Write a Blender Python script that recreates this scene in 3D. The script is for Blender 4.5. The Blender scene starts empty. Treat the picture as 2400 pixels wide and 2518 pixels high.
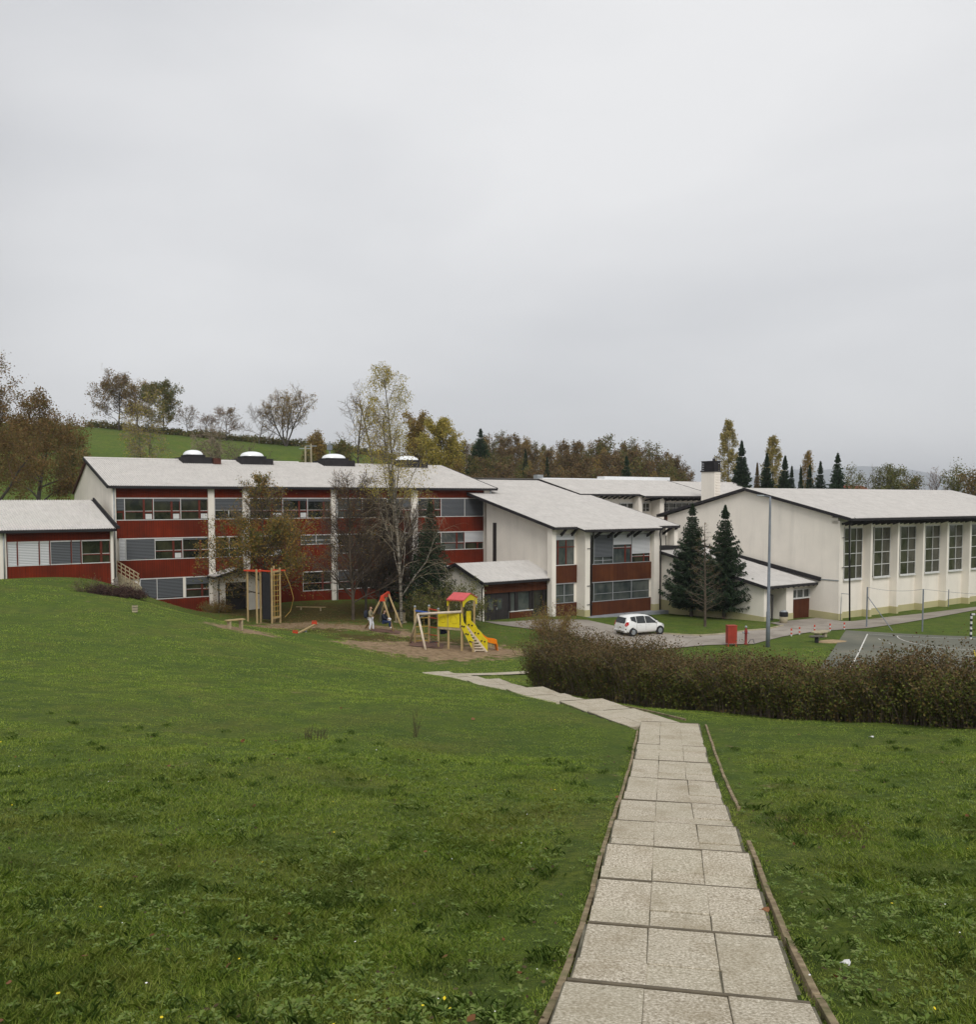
import bpy, math, random
import numpy as np
from mathutils import Vector, Matrix

# ------------------------------------------------------------------ camera, world, sun
SC = bpy.context.scene
COL = SC.collection
R = math.radians
CZ = 10.6                      # eye height above the school yard
PITCH = R(3.2); FOC = 2300.0; PX0 = 1200.0; PY0 = 1356.0
cam_d = bpy.data.cameras.new('camera'); cam = bpy.data.objects.new('camera', cam_d); COL.objects.link(cam)
cam.location = (0, 0, CZ); cam.rotation_euler = (R(90) - PITCH, 0, 0)
cam_d.sensor_fit = 'HORIZONTAL'; cam_d.sensor_width = 36.0; cam_d.lens = FOC / 2400 * 36
cam_d.shift_y = (PY0 - 1259) / 2400
cam_d.clip_start = 0.1; cam_d.clip_end = 20000
SC.camera = cam
SC.view_settings.view_transform = 'Standard'; SC.view_settings.look = 'None'
SC.view_settings.exposure = 0.41; SC.view_settings.gamma = 1.0

SUN_EL, SUN_AZ = R(45), R(174)          # azimuth clockwise from +Y: behind the camera, to the right
wd = bpy.data.worlds.new('World'); SC.world = wd; wd.use_nodes = True
nt = wd.node_tree; nt.nodes.clear()
def wn(t, **k):
    n = nt.nodes.new(t)
    for a, b in k.items(): setattr(n, a, b)
    return n
w_out = wn('ShaderNodeOutputWorld'); w_bg = wn('ShaderNodeBackground'); w_bg.inputs[1].default_value = 0.1
w_sky = wn('ShaderNodeTexSky', sky_type='NISHITA'); w_sky.sun_disc = False
w_sky.sun_elevation = SUN_EL; w_sky.sun_rotation = SUN_AZ
w_tc = wn('ShaderNodeTexCoord'); w_map = wn('ShaderNodeMapping'); w_map.inputs['Scale'].default_value = (1.0, 1.0, 2.6)
w_map.inputs['Location'].default_value = (3.1, 0.4, 0.3)
w_n = wn('ShaderNodeTexNoise'); w_n.inputs['Scale'].default_value = 1.7; w_n.inputs['Detail'].default_value = 5; w_n.inputs['Roughness'].default_value = 0.45
w_n.inputs['Distortion'].default_value = 0.25
w_r = wn('ShaderNodeValToRGB')
w_r.color_ramp.elements[0].position = 0.32; w_r.color_ramp.elements[0].color = (5.2, 5.25, 5.4, 1)
w_r.color_ramp.elements[1].position = 0.66; w_r.color_ramp.elements[1].color = (6.6, 6.6, 6.65, 1)
w_sep = wn('ShaderNodeSeparateXYZ'); w_mr = wn('ShaderNodeMapRange')
w_mr.inputs['From Min'].default_value = -0.02; w_mr.inputs['From Max'].default_value = 0.42
w_mr.inputs['To Min'].default_value = 0.97; w_mr.inputs['To Max'].default_value = 1.02
w_mul = wn('ShaderNodeVectorMath', operation='SCALE')
w_mix = wn('ShaderNodeMix', data_type='RGBA'); w_mix.inputs['Factor'].default_value = 0.96
L = nt.links.new
L(w_tc.outputs['Generated'], w_map.inputs[0]); L(w_map.outputs[0], w_n.inputs['Vector']); L(w_n.outputs[0], w_r.inputs[0])
L(w_tc.outputs['Generated'], w_sep.inputs[0]); L(w_sep.outputs[2], w_mr.inputs[0])
w_mx = wn('ShaderNodeMapRange'); w_mx.interpolation_type = 'SMOOTHSTEP'; w_mx.inputs['From Min'].default_value = -0.56; w_mx.inputs['From Max'].default_value = -0.36; w_mx.inputs['To Min'].default_value = 0.80; w_mm = wn('ShaderNodeMath', operation='MULTIPLY')
L(w_sep.outputs[0], w_mx.inputs[0]); L(w_mx.outputs[0], w_mm.inputs[0]); L(w_mr.outputs[0], w_mm.inputs[1])
L(w_r.outputs[0], w_mul.inputs[0]); L(w_mm.outputs[0], w_mul.inputs['Scale'])
L(w_sky.outputs[0], w_mix.inputs['A']); L(w_mul.outputs[0], w_mix.inputs['B'])
L(w_mix.outputs['Result'], w_bg.inputs[0]); L(w_bg.outputs[0], w_out.inputs[0])

sd = bpy.data.lights.new('sun', 'SUN'); sd.energy = 1.4; sd.angle = R(26); sd.color = (1.0, 0.97, 0.92)
so = bpy.data.objects.new('sun', sd); COL.objects.link(so)
_d = Vector((math.sin(SUN_AZ) * math.cos(SUN_EL), math.cos(SUN_AZ) * math.cos(SUN_EL), math.sin(SUN_EL)))
so.rotation_euler = _d.to_track_quat('Z', 'Y').to_euler(); so.location = (0, -20, 60)

# ------------------------------------------------------------------ places: photograph pixel + depth -> point of the site
FW = np.array([0, math.cos(PITCH), -math.sin(PITCH)]); UP = np.array([0, math.sin(PITCH), math.cos(PITCH)]); RT = np.array([1.0, 0, 0])
C0 = np.array([0, 0, CZ])
def ray(px, py): return RT * ((px - PX0) / FOC) + UP * (-(py - PY0) / FOC) + FW
def at(px, py, t): return C0 + ray(px, py) * t

# ------------------------------------------------------------------ materials
def srgb(r, g, b, k=1.0):
    f = lambda c: (c / 255 / 12.92) if c / 255 <= 0.04045 else ((c / 255 + 0.055) / 1.055) ** 2.4
    return (f(r) * k, f(g) * k, f(b) * k, 1)
class MT:
    def __init__(s, name, rough=0.8, spec=0.3, metal=0.0):
        s.m = bpy.data.materials.new(name); s.m.use_nodes = True; s.t = s.m.node_tree
        s.b = s.t.nodes['Principled BSDF']
        s.b.inputs['Roughness'].default_value = rough; s.b.inputs['Specular IOR Level'].default_value = spec
        s.b.inputs['Metallic'].default_value = metal
    def n(s, typ, **k):
        x = s.t.nodes.new(typ)
        for a, b in k.items():
            if hasattr(x, a): setattr(x, a, b)
            else: x.inputs[a].default_value = b
        return x
    def l(s, a, b): s.t.links.new(a, b)
    def coord(s, kind='Object'): return s.n('ShaderNodeTexCoord').outputs[kind]
    def noise(s, scale, detail=4, vec=None, rough=0.55, dist=0.0, mp=None):
        x = s.n('ShaderNodeTexNoise'); x.inputs['Scale'].default_value = scale; x.inputs['Detail'].default_value = detail
        x.inputs['Roughness'].default_value = rough; x.inputs['Distortion'].default_value = dist
        v = vec if vec is not None else s.coord()
        if mp:
            q = s.n('ShaderNodeMapping'); q.inputs['Scale'].default_value = mp; s.l(v, q.inputs[0]); v = q.outputs[0]
        s.l(v, x.inputs['Vector']); return x.outputs[0]
    def ramp(s, fac, stops):
        x = s.n('ShaderNodeValToRGB'); e = x.color_ramp.elements
        while len(e) < len(stops): e.new(0.5)
        for q, (p, c) in zip(e, stops): q.position = p; q.color = c if len(c) == 4 else (*c, 1)
        s.l(fac, x.inputs[0]); return x.outputs[0]
    def mix(s, fac, a, b, blend='MIX'):
        x = s.n('ShaderNodeMix', data_type='RGBA', blend_type=blend)
        for v, i in ((fac, 'Factor'), (a, 'A'), (b, 'B')):
            if isinstance(v, (int, float)): x.inputs[i].default_value = v
            elif isinstance(v, tuple): x.inputs[i].default_value = v if len(v) == 4 else (*v, 1)
            else: s.l(v, x.inputs[i])
        return x.outputs['Result']
    def math(s, op, a, b=0.0):
        x = s.n('ShaderNodeMath', operation=op)
        for i, v in enumerate((a, b)):
            if isinstance(v, (int, float)): x.inputs[i].default_value = v
            else: s.l(v, x.inputs[i])
        return x.outputs[0]
    def col(s, c):
        if isinstance(c, tuple): s.b.inputs['Base Color'].default_value = c if len(c) == 4 else (*c, 1)
        else: s.l(c, s.b.inputs['Base Color'])
        return s
    def bump(s, h, st=0.3, dist=0.02):
        x = s.n('ShaderNodeBump'); x.inputs['Strength'].default_value = st; x.inputs['Distance'].default_value = dist
        s.l(h, x.inputs['Height']); s.l(x.outputs[0], s.b.inputs['Normal']); return s
def grey(v): return (v, v, v, 1)
def m_var(name, c, var=0.18, scale=3.0, rough=0.8, spec=0.3, metal=0.0, bump=0.0, mp=None, detail=5):
    """one paint or stuff with uneven weathering"""
    m = MT(name, rough, spec, metal); nz = m.noise(scale, detail, mp=mp)
    lo = tuple(x * (1 - var) for x in c[:3]) + (1,); hi = tuple(min(1, x * (1 + var)) for x in c[:3]) + (1,)
    m.col(m.ramp(nz, [(0.3, lo), (0.7, hi)]))
    if bump: m.bump(m.noise(scale * 6, 3), bump, 0.01)
    return m.m

def m_plaster(name, c):
    m = MT(name, 0.9, 0.15); a = m.noise(0.35, 6, rough=0.6); st = m.noise(1.1, 4, mp=(1, 1, 0.12))
    k = m.ramp(a, [(0.3, tuple(x * 0.88 for x in c[:3]) + (1,)), (0.7, c)])
    k = m.mix(m.ramp(st, [(0.5, grey(0)), (0.78, grey(0.55))]), k, tuple(x * 0.72 for x in c[:3]) + (1,))
    m.col(k).bump(m.noise(25, 3), 0.15, 0.01); return m.m
def m_boards(name, c, dark):
    m = MT(name, 0.85, 0.08); uv = m.coord('UV')
    br = m.n('ShaderNodeTexBrick'); m.l(uv, br.inputs['Vector']); br.offset = 0.0
    br.inputs['Scale'].default_value = 1; br.inputs['Brick Width'].default_value = 0.19; br.inputs['Row Height'].default_value = 40
    br.inputs['Mortar Size'].default_value = 0.012; br.inputs['Bias'].default_value = 0.0
    br.inputs['Color1'].default_value = tuple(x * 0.86 for x in c[:3]) + (1,); br.inputs['Color2'].default_value = tuple(x * 1.12 for x in c[:3]) + (1,)
    br.inputs['Mortar'].default_value = dark
    st = m.noise(1.0, 6, vec=uv, mp=(6, 0.6, 1)); st2 = m.noise(0.4, 5, vec=uv)
    k = m.mix(m.ramp(st, [(0.4, grey(0)), (0.75, grey(0.55))]), br.outputs[0], tuple(x * 1.35 for x in c[:3]) + (1,))
    k = m.mix(m.ramp(st2, [(0.4, grey(0.55)), (0.65, grey(0))]), k, dark)
    m.col(k).bump(br.outputs['Fac'], -0.4, 0.01); return m.m
def m_roof(name, c):
    m = MT(name, 0.85, 0.2); uv = m.coord('UV')
    a = m.noise(0.6, 6, vec=uv, rough=0.65); b = m.noise(5, 5, vec=uv, mp=(1, 0.25, 1)); w = m.noise(30, 3, vec=uv)
    k = m.ramp(a, [(0.3, tuple(x * 0.86 for x in c[:3]) + (1,)), (0.7, c)])
    k = m.mix(m.ramp(b, [(0.45, grey(0)), (0.75, grey(0.5))]), k, tuple(x * 0.6 for x in c[:3]) + (1,))
    k = m.mix(m.ramp(w, [(0.6, grey(0)), (0.85, grey(0.5))]), k, tuple(x * 0.5 for x in c[:3]) + (1,))
    m.col(k); return m.m
def m_glass(name, c1, c2, rough=0.06):
    m = MT(name, rough, 0.6); uv = m.coord('UV')
    a = m.noise(0.9, 3, vec=uv, mp=(1, 0.7, 1))
    m.col(m.ramp(a, [(0.35, c1), (0.65, c2)])); return m.m
def m_blind(name, c, d):
    m = MT(name, 0.6, 0.3); uv = m.coord('UV')
    w = m.n('ShaderNodeTexWave', bands_direction='Y'); w.inputs['Scale'].default_value = 2.6; m.l(uv, w.inputs['Vector'])
    m.col(m.ramp(w.outputs[1], [(0.15, d), (0.5, c)])); m.bump(w.outputs[1], 0.5, 0.02); return m.m

M = {}
M['cream'] = m_plaster('cream_plaster', srgb(241, 234, 223))
M['plinth'] = m_plaster('plinth_plaster', srgb(190, 182, 140))
M['red'] = m_boards('red_stained_boards', (0.178, 0.023, 0.008, 1), (0.060, 0.016, 0.009, 1))
M['brown'] = m_boards('brown_stained_boards', (0.108, 0.037, 0.015, 1), (0.05, 0.016, 0.011, 1))
M['roof'] = m_roof('fibre_cement', srgb(204, 200, 195))
M['edge'] = m_var('dark_fascia', (0.022, 0.020, 0.022, 1), 0.3, 2)
M['rededge'] = m_var('red_brown_fascia', (0.07, 0.022, 0.014, 1), 0.3, 2)
M['glass'] = m_glass('window_glass', (0.006, 0.009, 0.008, 1), (0.045, 0.045, 0.026, 1))
M['glass2'] = m_glass('grey_window_glass', (0.035, 0.045, 0.045, 1), (0.10, 0.11, 0.10, 1), 0.12)
M['white'] = m_var('white_trim', srgb(205, 205, 203), 0.1, 4)
M['greyfr'] = m_var('grey_frame', srgb(150, 152, 155), 0.1, 4, rough=0.4)
M['redfr'] = m_var('red_window_wood', (0.12, 0.022, 0.013, 1), 0.25, 5)
M['blindw'] = m_blind('white_blind', srgb(215, 216, 218), srgb(150, 152, 155))
M['blindg'] = m_blind('grey_blind', srgb(100, 103, 107), srgb(48, 51, 55))
M['dome'] = m_var('acrylic_dome', srgb(238, 240, 242), 0.05, 2, rough=0.25, spec=0.5)
M['pipe'] = m_var('dark_pipe', (0.03, 0.028, 0.03, 1), 0.2, 3, rough=0.5)
M['zinc'] = m_var('zinc', srgb(150, 155, 158), 0.2, 3, rough=0.45, metal=0.3)
M['galv'] = m_var('galvanised_steel', srgb(118, 124, 132), 0.15, 3, rough=0.5)
M['conc'] = m_var('concrete', srgb(165, 155, 130), 0.25, 2, bump=0.3)
M['wood'] = m_var('pale_timber', srgb(164, 142, 102), 0.2, 6, mp=(1, 1, 0.3))
M['wood2'] = m_var('weathered_timber', srgb(165, 150, 122), 0.25, 6)
M['wood3'] = m_var('silver_timber', srgb(205, 190, 170), 0.15, 6)
M['yellow'] = m_var('yellow_panel', srgb(214, 196, 36), 0.08, 3, rough=0.45)
M['yedge'] = m_var('dark_yellow_relief', srgb(176, 150, 24), 0.08, 3)
M['orange'] = m_var('orange_plastic', srgb(232, 132, 22), 0.08, 3, rough=0.35)
M['pink'] = m_var('faded_red_roof_panel', srgb(198, 84, 84), 0.1, 3, rough=0.5)
M['redp'] = m_var('red_metal', srgb(196, 66, 40), 0.1, 3, rough=0.5)
M['blue'] = m_var('blue_beam_paint', srgb(66, 92, 160), 0.1, 3)
M['rope'] = m_var('rope', srgb(170, 140, 70), 0.2, 8)
M['black'] = m_var('black_rubber', (0.018, 0.018, 0.02, 1), 0.2, 4)
M['mat'] = m_var('rubber_mat', srgb(104, 78, 66), 0.15, 3)
M['doord'] = m_var('dark_door', (0.028, 0.024, 0.024, 1), 0.2, 3, rough=0.5)
M['asph'] = m_var('asphalt_drive', srgb(150, 142, 132), 0.22, 0.5, bump=0.3, detail=8)
M['court'] = None
M['whitep'] = m_var('road_paint', srgb(205, 203, 196), 0.2, 3)
M['yelp'] = m_var('yellow_line_paint', srgb(190, 170, 60), 0.15, 3)

# ------------------------------------------------------------------ mesh building
class Fr:
    """local frame of a building: s along its front, n out of its front, z up"""
    def __init__(s, x, y, yaw):
        s.o = np.array([x, y, 0.0]); s.u = np.array([math.sin(R(yaw)), math.cos(R(yaw)), 0]); s.nn = np.array([s.u[1], -s.u[0], 0])
    def P(s, a, n, z): return s.o + s.u * a + s.nn * n + np.array([0, 0, z])
    def S(s, px, n=0.0):
        r = ray(px, 1228); r = r[:2]; o = (s.o + s.nn * n)[:2]; u = s.u[:2]
        A = np.array([[r[0], -u[0]], [r[1], -u[1]]]); k = np.linalg.solve(A, o); return k[1]
    def Z(s, px, py, n=0.0):
        a = s.S(px, n); p = s.P(a, n, 0); r = ray(px, py); k = p[1] / r[1]; return CZ + r[2] * k
    def loc(s, V):
        d = V - s.o; return np.stack([d @ s.u, d @ s.nn, V[:, 2]], 1)
W = Fr(0, 0, 90)
W.nn = np.array([0, 1.0, 0]); W.u = np.array([1.0, 0, 0])
ORG = {}
class MB:
    def __init__(s): s.v = []; s.f = []; s.m = []; s.k = 0
    def add(s, V, F, mi=0):
        s.v.append(np.asarray(V, float).reshape(-1, 3)); b = s.k; s.k += len(s.v[-1])
        s.f += [tuple(i + b for i in q) for q in F]; s.m += [mi] * len(F); return s
    def box(s, F, s0, s1, n0, n1, z0, z1, mi=0):
        if s0 > s1: s0, s1 = s1, s0
        if n0 > n1: n0, n1 = n1, n0
        V = [F.P(a, n, z) for z in (z0, z1) for (a, n) in ((s0, n0), (s1, n0), (s1, n1), (s0, n1))]
        fl = F is W
        Q = [(0, 1, 2, 3), (7, 6, 5, 4), (0, 4, 5, 1), (1, 5, 6, 2), (2, 6, 7, 3), (3, 7, 4, 0)]
        if fl: Q = [q[::-1] for q in Q]
        return s.add(V, Q, mi)
    def bar(s, a, b, w, h=None, mi=0, up=(0, 0, 1)):
        h = h or w; a = np.array(a, float); b = np.array(b, float); d = b - a; d /= np.linalg.norm(d) + 1e-9
        up = np.array(up, float)
        if abs(d @ up) > 0.95: up = np.array([1.0, 0, 0])
        x = np.cross(d, up); x /= np.linalg.norm(x); y = np.cross(x, d); x *= w / 2; y *= h / 2
        V = [p + q for p in (a, b) for q in (-x - y, x - y, x + y, -x + y)]
        return s.add(V, [(0, 1, 2, 3), (7, 6, 5, 4), (0, 4, 5, 1), (1, 5, 6, 2), (2, 6, 7, 3), (3, 7, 4, 0)], mi)
    def tube(s, pts, rad, k=6, mi=0, cap=True):
        P = np.asarray(pts, float); n = len(P); rad = np.broadcast_to(np.asarray(rad, float), (n,))
        T = np.gradient(P, axis=0); T /= np.linalg.norm(T, axis=1)[:, None] + 1e-9
        ref = np.array([0.31, 0.22, 0.92]); 
        if abs(T[0] @ ref) > 0.93: ref = np.array([0.9, 0.3, 0.1])
        X = np.cross(T, ref); X /= np.linalg.norm(X, axis=1)[:, None] + 1e-9; Y = np.cross(T, X)
        a = np.arange(k) * 2 * math.pi / k
        V = P[:, None] + rad[:, None, None] * (X[:, None] * np.cos(a)[None, :, None] + Y[:, None] * np.sin(a)[None, :, None])
        F = [(i * k + j, i * k + (j + 1) % k, (i + 1) * k + (j + 1) % k, (i + 1) * k + j) for i in range(n - 1) for j in range(k)]
        if cap: F += [tuple(range(k))[::-1], tuple((n - 1) * k + j for j in range(k))]
        return s.add(V.reshape(-1, 3), F, mi)
    def prism(s, poly, d, mi=0):
        """closed polygon (list of points) pushed along vector d"""
        P = np.asarray(poly, float); n = len(P); V = np.vstack([P, P + np.asarray(d, float)])
        F = [tuple(range(n))[::-1], tuple(range(n, 2 * n))] + [(i, (i + 1) % n, n + (i + 1) % n, n + i) for i in range(n)]
        return s.add(V, F, mi)
    def lathe(s, c, prof, k=16, mi=0):
        c = np.asarray(c, float); V = []
        for r, z in prof:
            for j in range(k): V.append(c + np.array([r * math.cos(2 * math.pi * j / k), r * math.sin(2 * math.pi * j / k), z]))
        F = [(i * k + j, i * k + (j + 1) % k, (i + 1) * k + (j + 1) % k, (i + 1) * k + j) for i in range(len(prof) - 1) for j in range(k)]
        F += [tuple(range(k))[::-1], tuple((len(prof) - 1) * k + j for j in range(k))]
        return s.add(V, F, mi)
    def build(s, name, mats, parent=None, F=None, smooth=False, bevel=0.0):
        V = np.vstack(s.v) if s.v else np.zeros((0, 3))
        o = ORG.get(parent.name, np.zeros(3)) if parent is not None else np.zeros(3)
        me = bpy.data.meshes.new(name)
        me.from_pydata((V - o).tolist(), [], s.f)
        if not isinstance(mats, (list, tuple)): mats = [mats]
        for m in mats: me.materials.append(m)
        if len(mats) > 1: me.polygons.foreach_set('material_index', np.array(s.m, np.int32))
        if F is not None:
            uvl = me.uv_layers.new(name='UVMap'); Lc = F.loc(V)
            nl = len(me.loops); li = np.zeros(nl, np.int32); me.loops.foreach_get('vertex_index', li)
            pi = np.zeros(len(me.polygons), np.int32); me.polygons.foreach_get('loop_total', pi)
            nr = np.zeros(len(me.polygons) * 3); me.polygons.foreach_get('normal', nr); nr = nr.reshape(-1, 3)
            un = np.abs(nr @ F.u); nn = np.abs(nr @ F.nn); zz = np.abs(nr[:, 2])
            mode = np.where(zz > 0.6, 2, np.where(un > nn, 1, 0)); md = np.repeat(mode, pi); q = Lc[li]
            uv = np.stack([np.where(md == 1, q[:, 1] + 0.37, q[:, 0]), np.where(md == 2, q[:, 1] * 1.03, q[:, 2])], 1)
            uvl.data.foreach_set('uv', uv.ravel())
        if smooth: me.polygons.foreach_set('use_smooth', np.ones(len(me.polygons), bool))
        ob = bpy.data.objects.new(name, me); COL.objects.link(ob)
        if parent is not None: ob.parent = parent; ORG[ob.name] = o
        if bevel:
            b = ob.modifiers.new('bevel', 'BEVEL'); b.width = bevel; b.segments = 2; b.limit_method = 'ANGLE'
        return ob
def tag(o, label=None, cat=None, group=None, kind=None):
    if label: o['label'] = label
    if cat: o['category'] = cat
    if group: o['group'] = group
    if kind: o['kind'] = kind
    return o
def thing(name, label, cat, loc, group=None):
    o = bpy.data.objects.new(name, None); COL.objects.link(o); o.location = tuple(loc); o.empty_display_size = 0.3
    ORG[o.name] = np.array(loc, float); return tag(o, label, cat, group)
def copy_thing(root, loc, rz=0.0, sc=1.0, label=None, group=None):
    r = root.copy(); COL.objects.link(r); r.location = tuple(loc); r.rotation_euler = (0, 0, rz); r.scale = (sc if not isinstance(sc, tuple) else sc) if isinstance(sc, tuple) else (sc, sc, sc)
    if label: r['label'] = label
    if group: r['group'] = group
    for ch in list(root.children):
        c = ch.copy(); COL.objects.link(c); c.parent = r
        for g in list(ch.children):
            d = g.copy(); COL.objects.link(d); d.parent = c
    return r
def one(mb, name, mats, label, cat, loc, F=None, **k):
    """a thing that is one mesh, its origin at loc"""
    class _P: pass
    V = np.vstack(mb.v) - np.array(loc); mb.v = [V]
    F2 = None
    if F is not None: F2 = Fr(0, 0, 0); F2.o = F.o - np.array([loc[0], loc[1], 0]); F2.u = F.u; F2.nn = F.nn
    o = mb.build(name, mats, F=F2, **{a: b for a, b in k.items() if a in ('smooth', 'bevel')}); o.location = tuple(loc)
    return tag(o, label, cat, k.get('group'))
# ------------------------------------------------------------------ terrain
CP = [  # photograph column, row, depth -> a point of the ground
 (1690,2518,5.4),(1666,2101,10.0),(1655,1893,18.0),(1648,1790,24.1),
 (1434,1729,30),(1291,1697,36),(1189,1675,42),(1090,1658,50),
 (0,2518,5.3),(0,2200,8.6),(0,1850,16.8),(0,1650,31),(0,1500,51),(0,1424,69),(-400,1600,33),(-300,1424,66),
 (500,2518,5.35),(500,2200,8.8),(500,1850,17.6),(500,1700,29),(500,1600,43),(500,1541,53),
 (900,2518,5.4),(900,2200,9.0),(900,1850,19),(900,1700,33),(900,1640,45),(900,1606,56),
 (1200,1850,20.5),(1200,2200,9.3),(250,1462,60),(330,1475,60),(230,1425,71),(420,1500,62),
 (560,1531,69),(700,1545,66),(860,1540,68),(700,1484,83),(940,1470,90),(430,1500,79.5),
 (1200,1612,59),(1050,1620,57),(1185,1531,79),(1362,1514,84),(1453,1516,85),(1601,1500,93),
 (1883,1530,80),(2010,1520,84),(2067,1527,82),(2400,1494,92),(1290,1693,40),(1500,1728,35.5),(1700,1748,31.5),
 (1900,1765,27.6),(2150,1785,24.4),(2400,1796,22),(2100,2518,5.4),(2400,2518,5.4),(2400,2200,8.8),(2000,2000,13.2),(2400,2000,13),
 (2400,1850,18.3),(2090,1553,74),(2400,1569,70),(2010,1625,60.5),(1741,1588,67),(1580,1570,71),(1400,1560,72),(1300,1600,64),
 (2400,1640,58),(1700,1640,58),(1500,1640,56)]
pts = [at(*c) for c in CP]
def rel(px, t, z): 
    p = at(px, 1228, t); p[2] = CZ + z; return p
pts += [np.array(q, float) for q in ((0,0,8.95),(-4,0,8.9),(5,0,8.95),(0,-12,9.3),(-40,-10,9.0),(40,-10,9.0),(-14,4,8.3),(12,4,8.4),(60,40,3.0),(60,20,5.5))]
for px, t, z in ((150,100,-2.0),(-200,110,-1.5),(150,150,6.4),(-200,160,8.0),(150,200,15.6),(-300,210,18),(400,160,5.5),(400,205,14.3),(600,160,3.5),(600,200,12.2),
                 (800,155,0.5),(800,195,10.2),(950,190,7.5),(1120,185,2.5),(1400,185,-1.0),(1700,190,-5),(500,105,-6.5),(900,115,-8),(1300,125,-9.5),(1700,130,-10),
                 (2000,150,-10),(2400,140,-10),(2700,120,-10.4),(2000,220,-9.5),(2400,250,-9.5),(1500,300,-6),(1000,300,-2),(500,300,4),(100,300,9),(-400,300,12),
                 (-800,120,0),(-900,60,-4),(2800,60,-9.6),(3400,110,-10.4)):
    pts.append(rel(px, t, z))
pts = np.array(pts)
def _phi(r2): return 0.5 * r2 * np.log(r2 + 1e-6)
_S = 30.0
_n = len(pts); _xy = pts[:, :2] / _S
_K = _phi(((_xy[:, None] - _xy[None]) ** 2).sum(-1)) + np.eye(_n) * 0.0006
_A = np.zeros((_n + 3, _n + 3)); _A[:_n, :_n] = _K; _A[:_n, _n] = 1; _A[:_n, _n + 1:] = _xy; _A[_n:, :_n] = _A[:_n, _n:].T
_w = np.linalg.solve(_A, np.concatenate([pts[:, 2], np.zeros(3)]))
def HT(x, y):
    x = np.asarray(x, float); y = np.asarray(y, float); sh = x.shape; q = np.stack([x.ravel(), y.ravel()], 1) / _S
    out = np.empty(len(q))
    for i in range(0, len(q), 20000):
        b = q[i:i + 20000]; out[i:i + 20000] = _phi(((b[:, None] - _xy[None]) ** 2).sum(-1)) @ _w[:_n] + _w[_n] + b @ _w[_n + 1:]
    return out.reshape(sh)
def h1(x, y): return float(HT(np.array([x]), np.array([y]))[0])
def ground(px, py, t0=4.0, t1=200.0):
    """where the line of sight first meets the ground"""
    r = ray(px, py); t = np.concatenate([np.arange(t0, 40, 0.2), np.arange(40, t1, 0.4)]); P = C0 + r * t[:, None]; g = HT(P[:, 0], P[:, 1])
    i = np.argmax(P[:, 2] <= g)
    if P[i, 2] > g[i]: i = len(t) - 1
    p = P[i].copy(); p[2] = g[i]; return p
def gz(p): return np.array([p[0], p[1], h1(p[0], p[1])])

# the stepped path: centre line
PA = [(0.0, -1.0), tuple(at(1690,2518,5.4)[:2]), tuple(at(1655,1893,18.0)[:2]), tuple(at(1648,1782,24.6)[:2])]
PB = [tuple(at(1640,1784,24.3)[:2]), tuple(at(1075,1656,50.5)[:2])]
a0 = np.array(PA[1]); a1 = np.array(PA[3]); da = (a1 - a0) / np.linalg.norm(a1 - a0); a0 = a0 - da * 6.5
b0 = np.array(PB[0]); b1 = np.array(PB[1]); db = (b1 - b0) / np.linalg.norm(b1 - b0)
LA = np.linalg.norm(a1 - a0); LB = np.linalg.norm(b1 - b0)
def seg_d(x, y, o, d, Ln):
    s = (x - o[0]) * d[0] + (y - o[1]) * d[1]; l = (x - o[0]) * d[1] - (y - o[1]) * d[0]
    e = np.maximum(np.maximum(-s, s - Ln), 0); return np.hypot(l, e), s, l
HW = 0.76
def path_d(x, y):
    return np.minimum(seg_d(x, y, a0, da, LA)[0], seg_d(x, y, b0, db, LB)[0])
# cross path toward the hedge end
c0 = np.array(at(1100,1656,50.0)[:2]); c1 = np.array(at(1300,1645,52.6)[:2]); dc = (c1 - c0) / np.linalg.norm(c1 - c0); LC = np.linalg.norm(c1 - c0)

def poly_px(L_, z=None):
    out = []
    for px, py in L_:
        p = ground(px, py); out.append((p[0], p[1]))
    return out
def inside(x, y, poly):
    x = np.asarray(x); y = np.asarray(y); r = np.zeros(x.shape, bool); n = len(poly)
    for i in range(n):
        x1, y1 = poly[i]; x2, y2 = poly[(i + 1) % n]
        c = ((y1 > y) != (y2 > y)) & (x < (x2 - x1) * (y - y1) / (y2 - y1 + 1e-12) + x1); r ^= c
    return r
def ell(px, py, rx, ry):
    p = ground(px, py); return (p[0], p[1], rx, ry)
SOIL = [ell(635,1541,3.3,3.2), ell(745,1537,3.4,2.6), ell(870,1541,4.4,2.4), ell(1085,1601,4.5,4.0), ell(1200,1600,2.6,3.4), ell(930,1590,2.8,2.0), ell(1000,1560,1.5,1.3), ell(600,1550,2.2,1.5)]
LIT = [ell(860,1506,8,7), ell(640,1506,5,5), ell(740,1520,5,4), ell(520,1505,3,3), ell(2000,2030,0.7,1.2), ell(1690,1500,3,2), ell(930,1575,4,2.5), ell(1100,1590,6.5,6), ell(700,1545,6,4)]
def blob(x, y, L_):
    m = np.zeros(np.shape(x))
    for cx, cy, rx, ry in L_:
        d = np.sqrt(((x - cx) / rx) ** 2 + ((y - cy) / ry) ** 2); m = np.maximum(m, np.clip(1.5 - d, 0, 1))
    return m
def axis(*segs):
    out = []
    for a, b, st in segs: out.append(np.arange(a, b, st))
    return np.concatenate(out + [[segs[-1][1]]])
gx = axis((-420,-120,12),(-120,-60,3),(-60,-42,1.2),(-42,-3,0.6),(-3,9,0.2),(9,50,0.6),(50,80,1.5),(80,160,5),(160,520,12))
gy = axis((-60,-6,3),(-6,27,0.22),(27,54,0.4),(54,100,0.6),(100,140,2),(140,420,5))
GX, GY = np.meshgrid(gx, gy); GZ = HT(GX, GY)
rs = np.random.RandomState(5)
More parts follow.
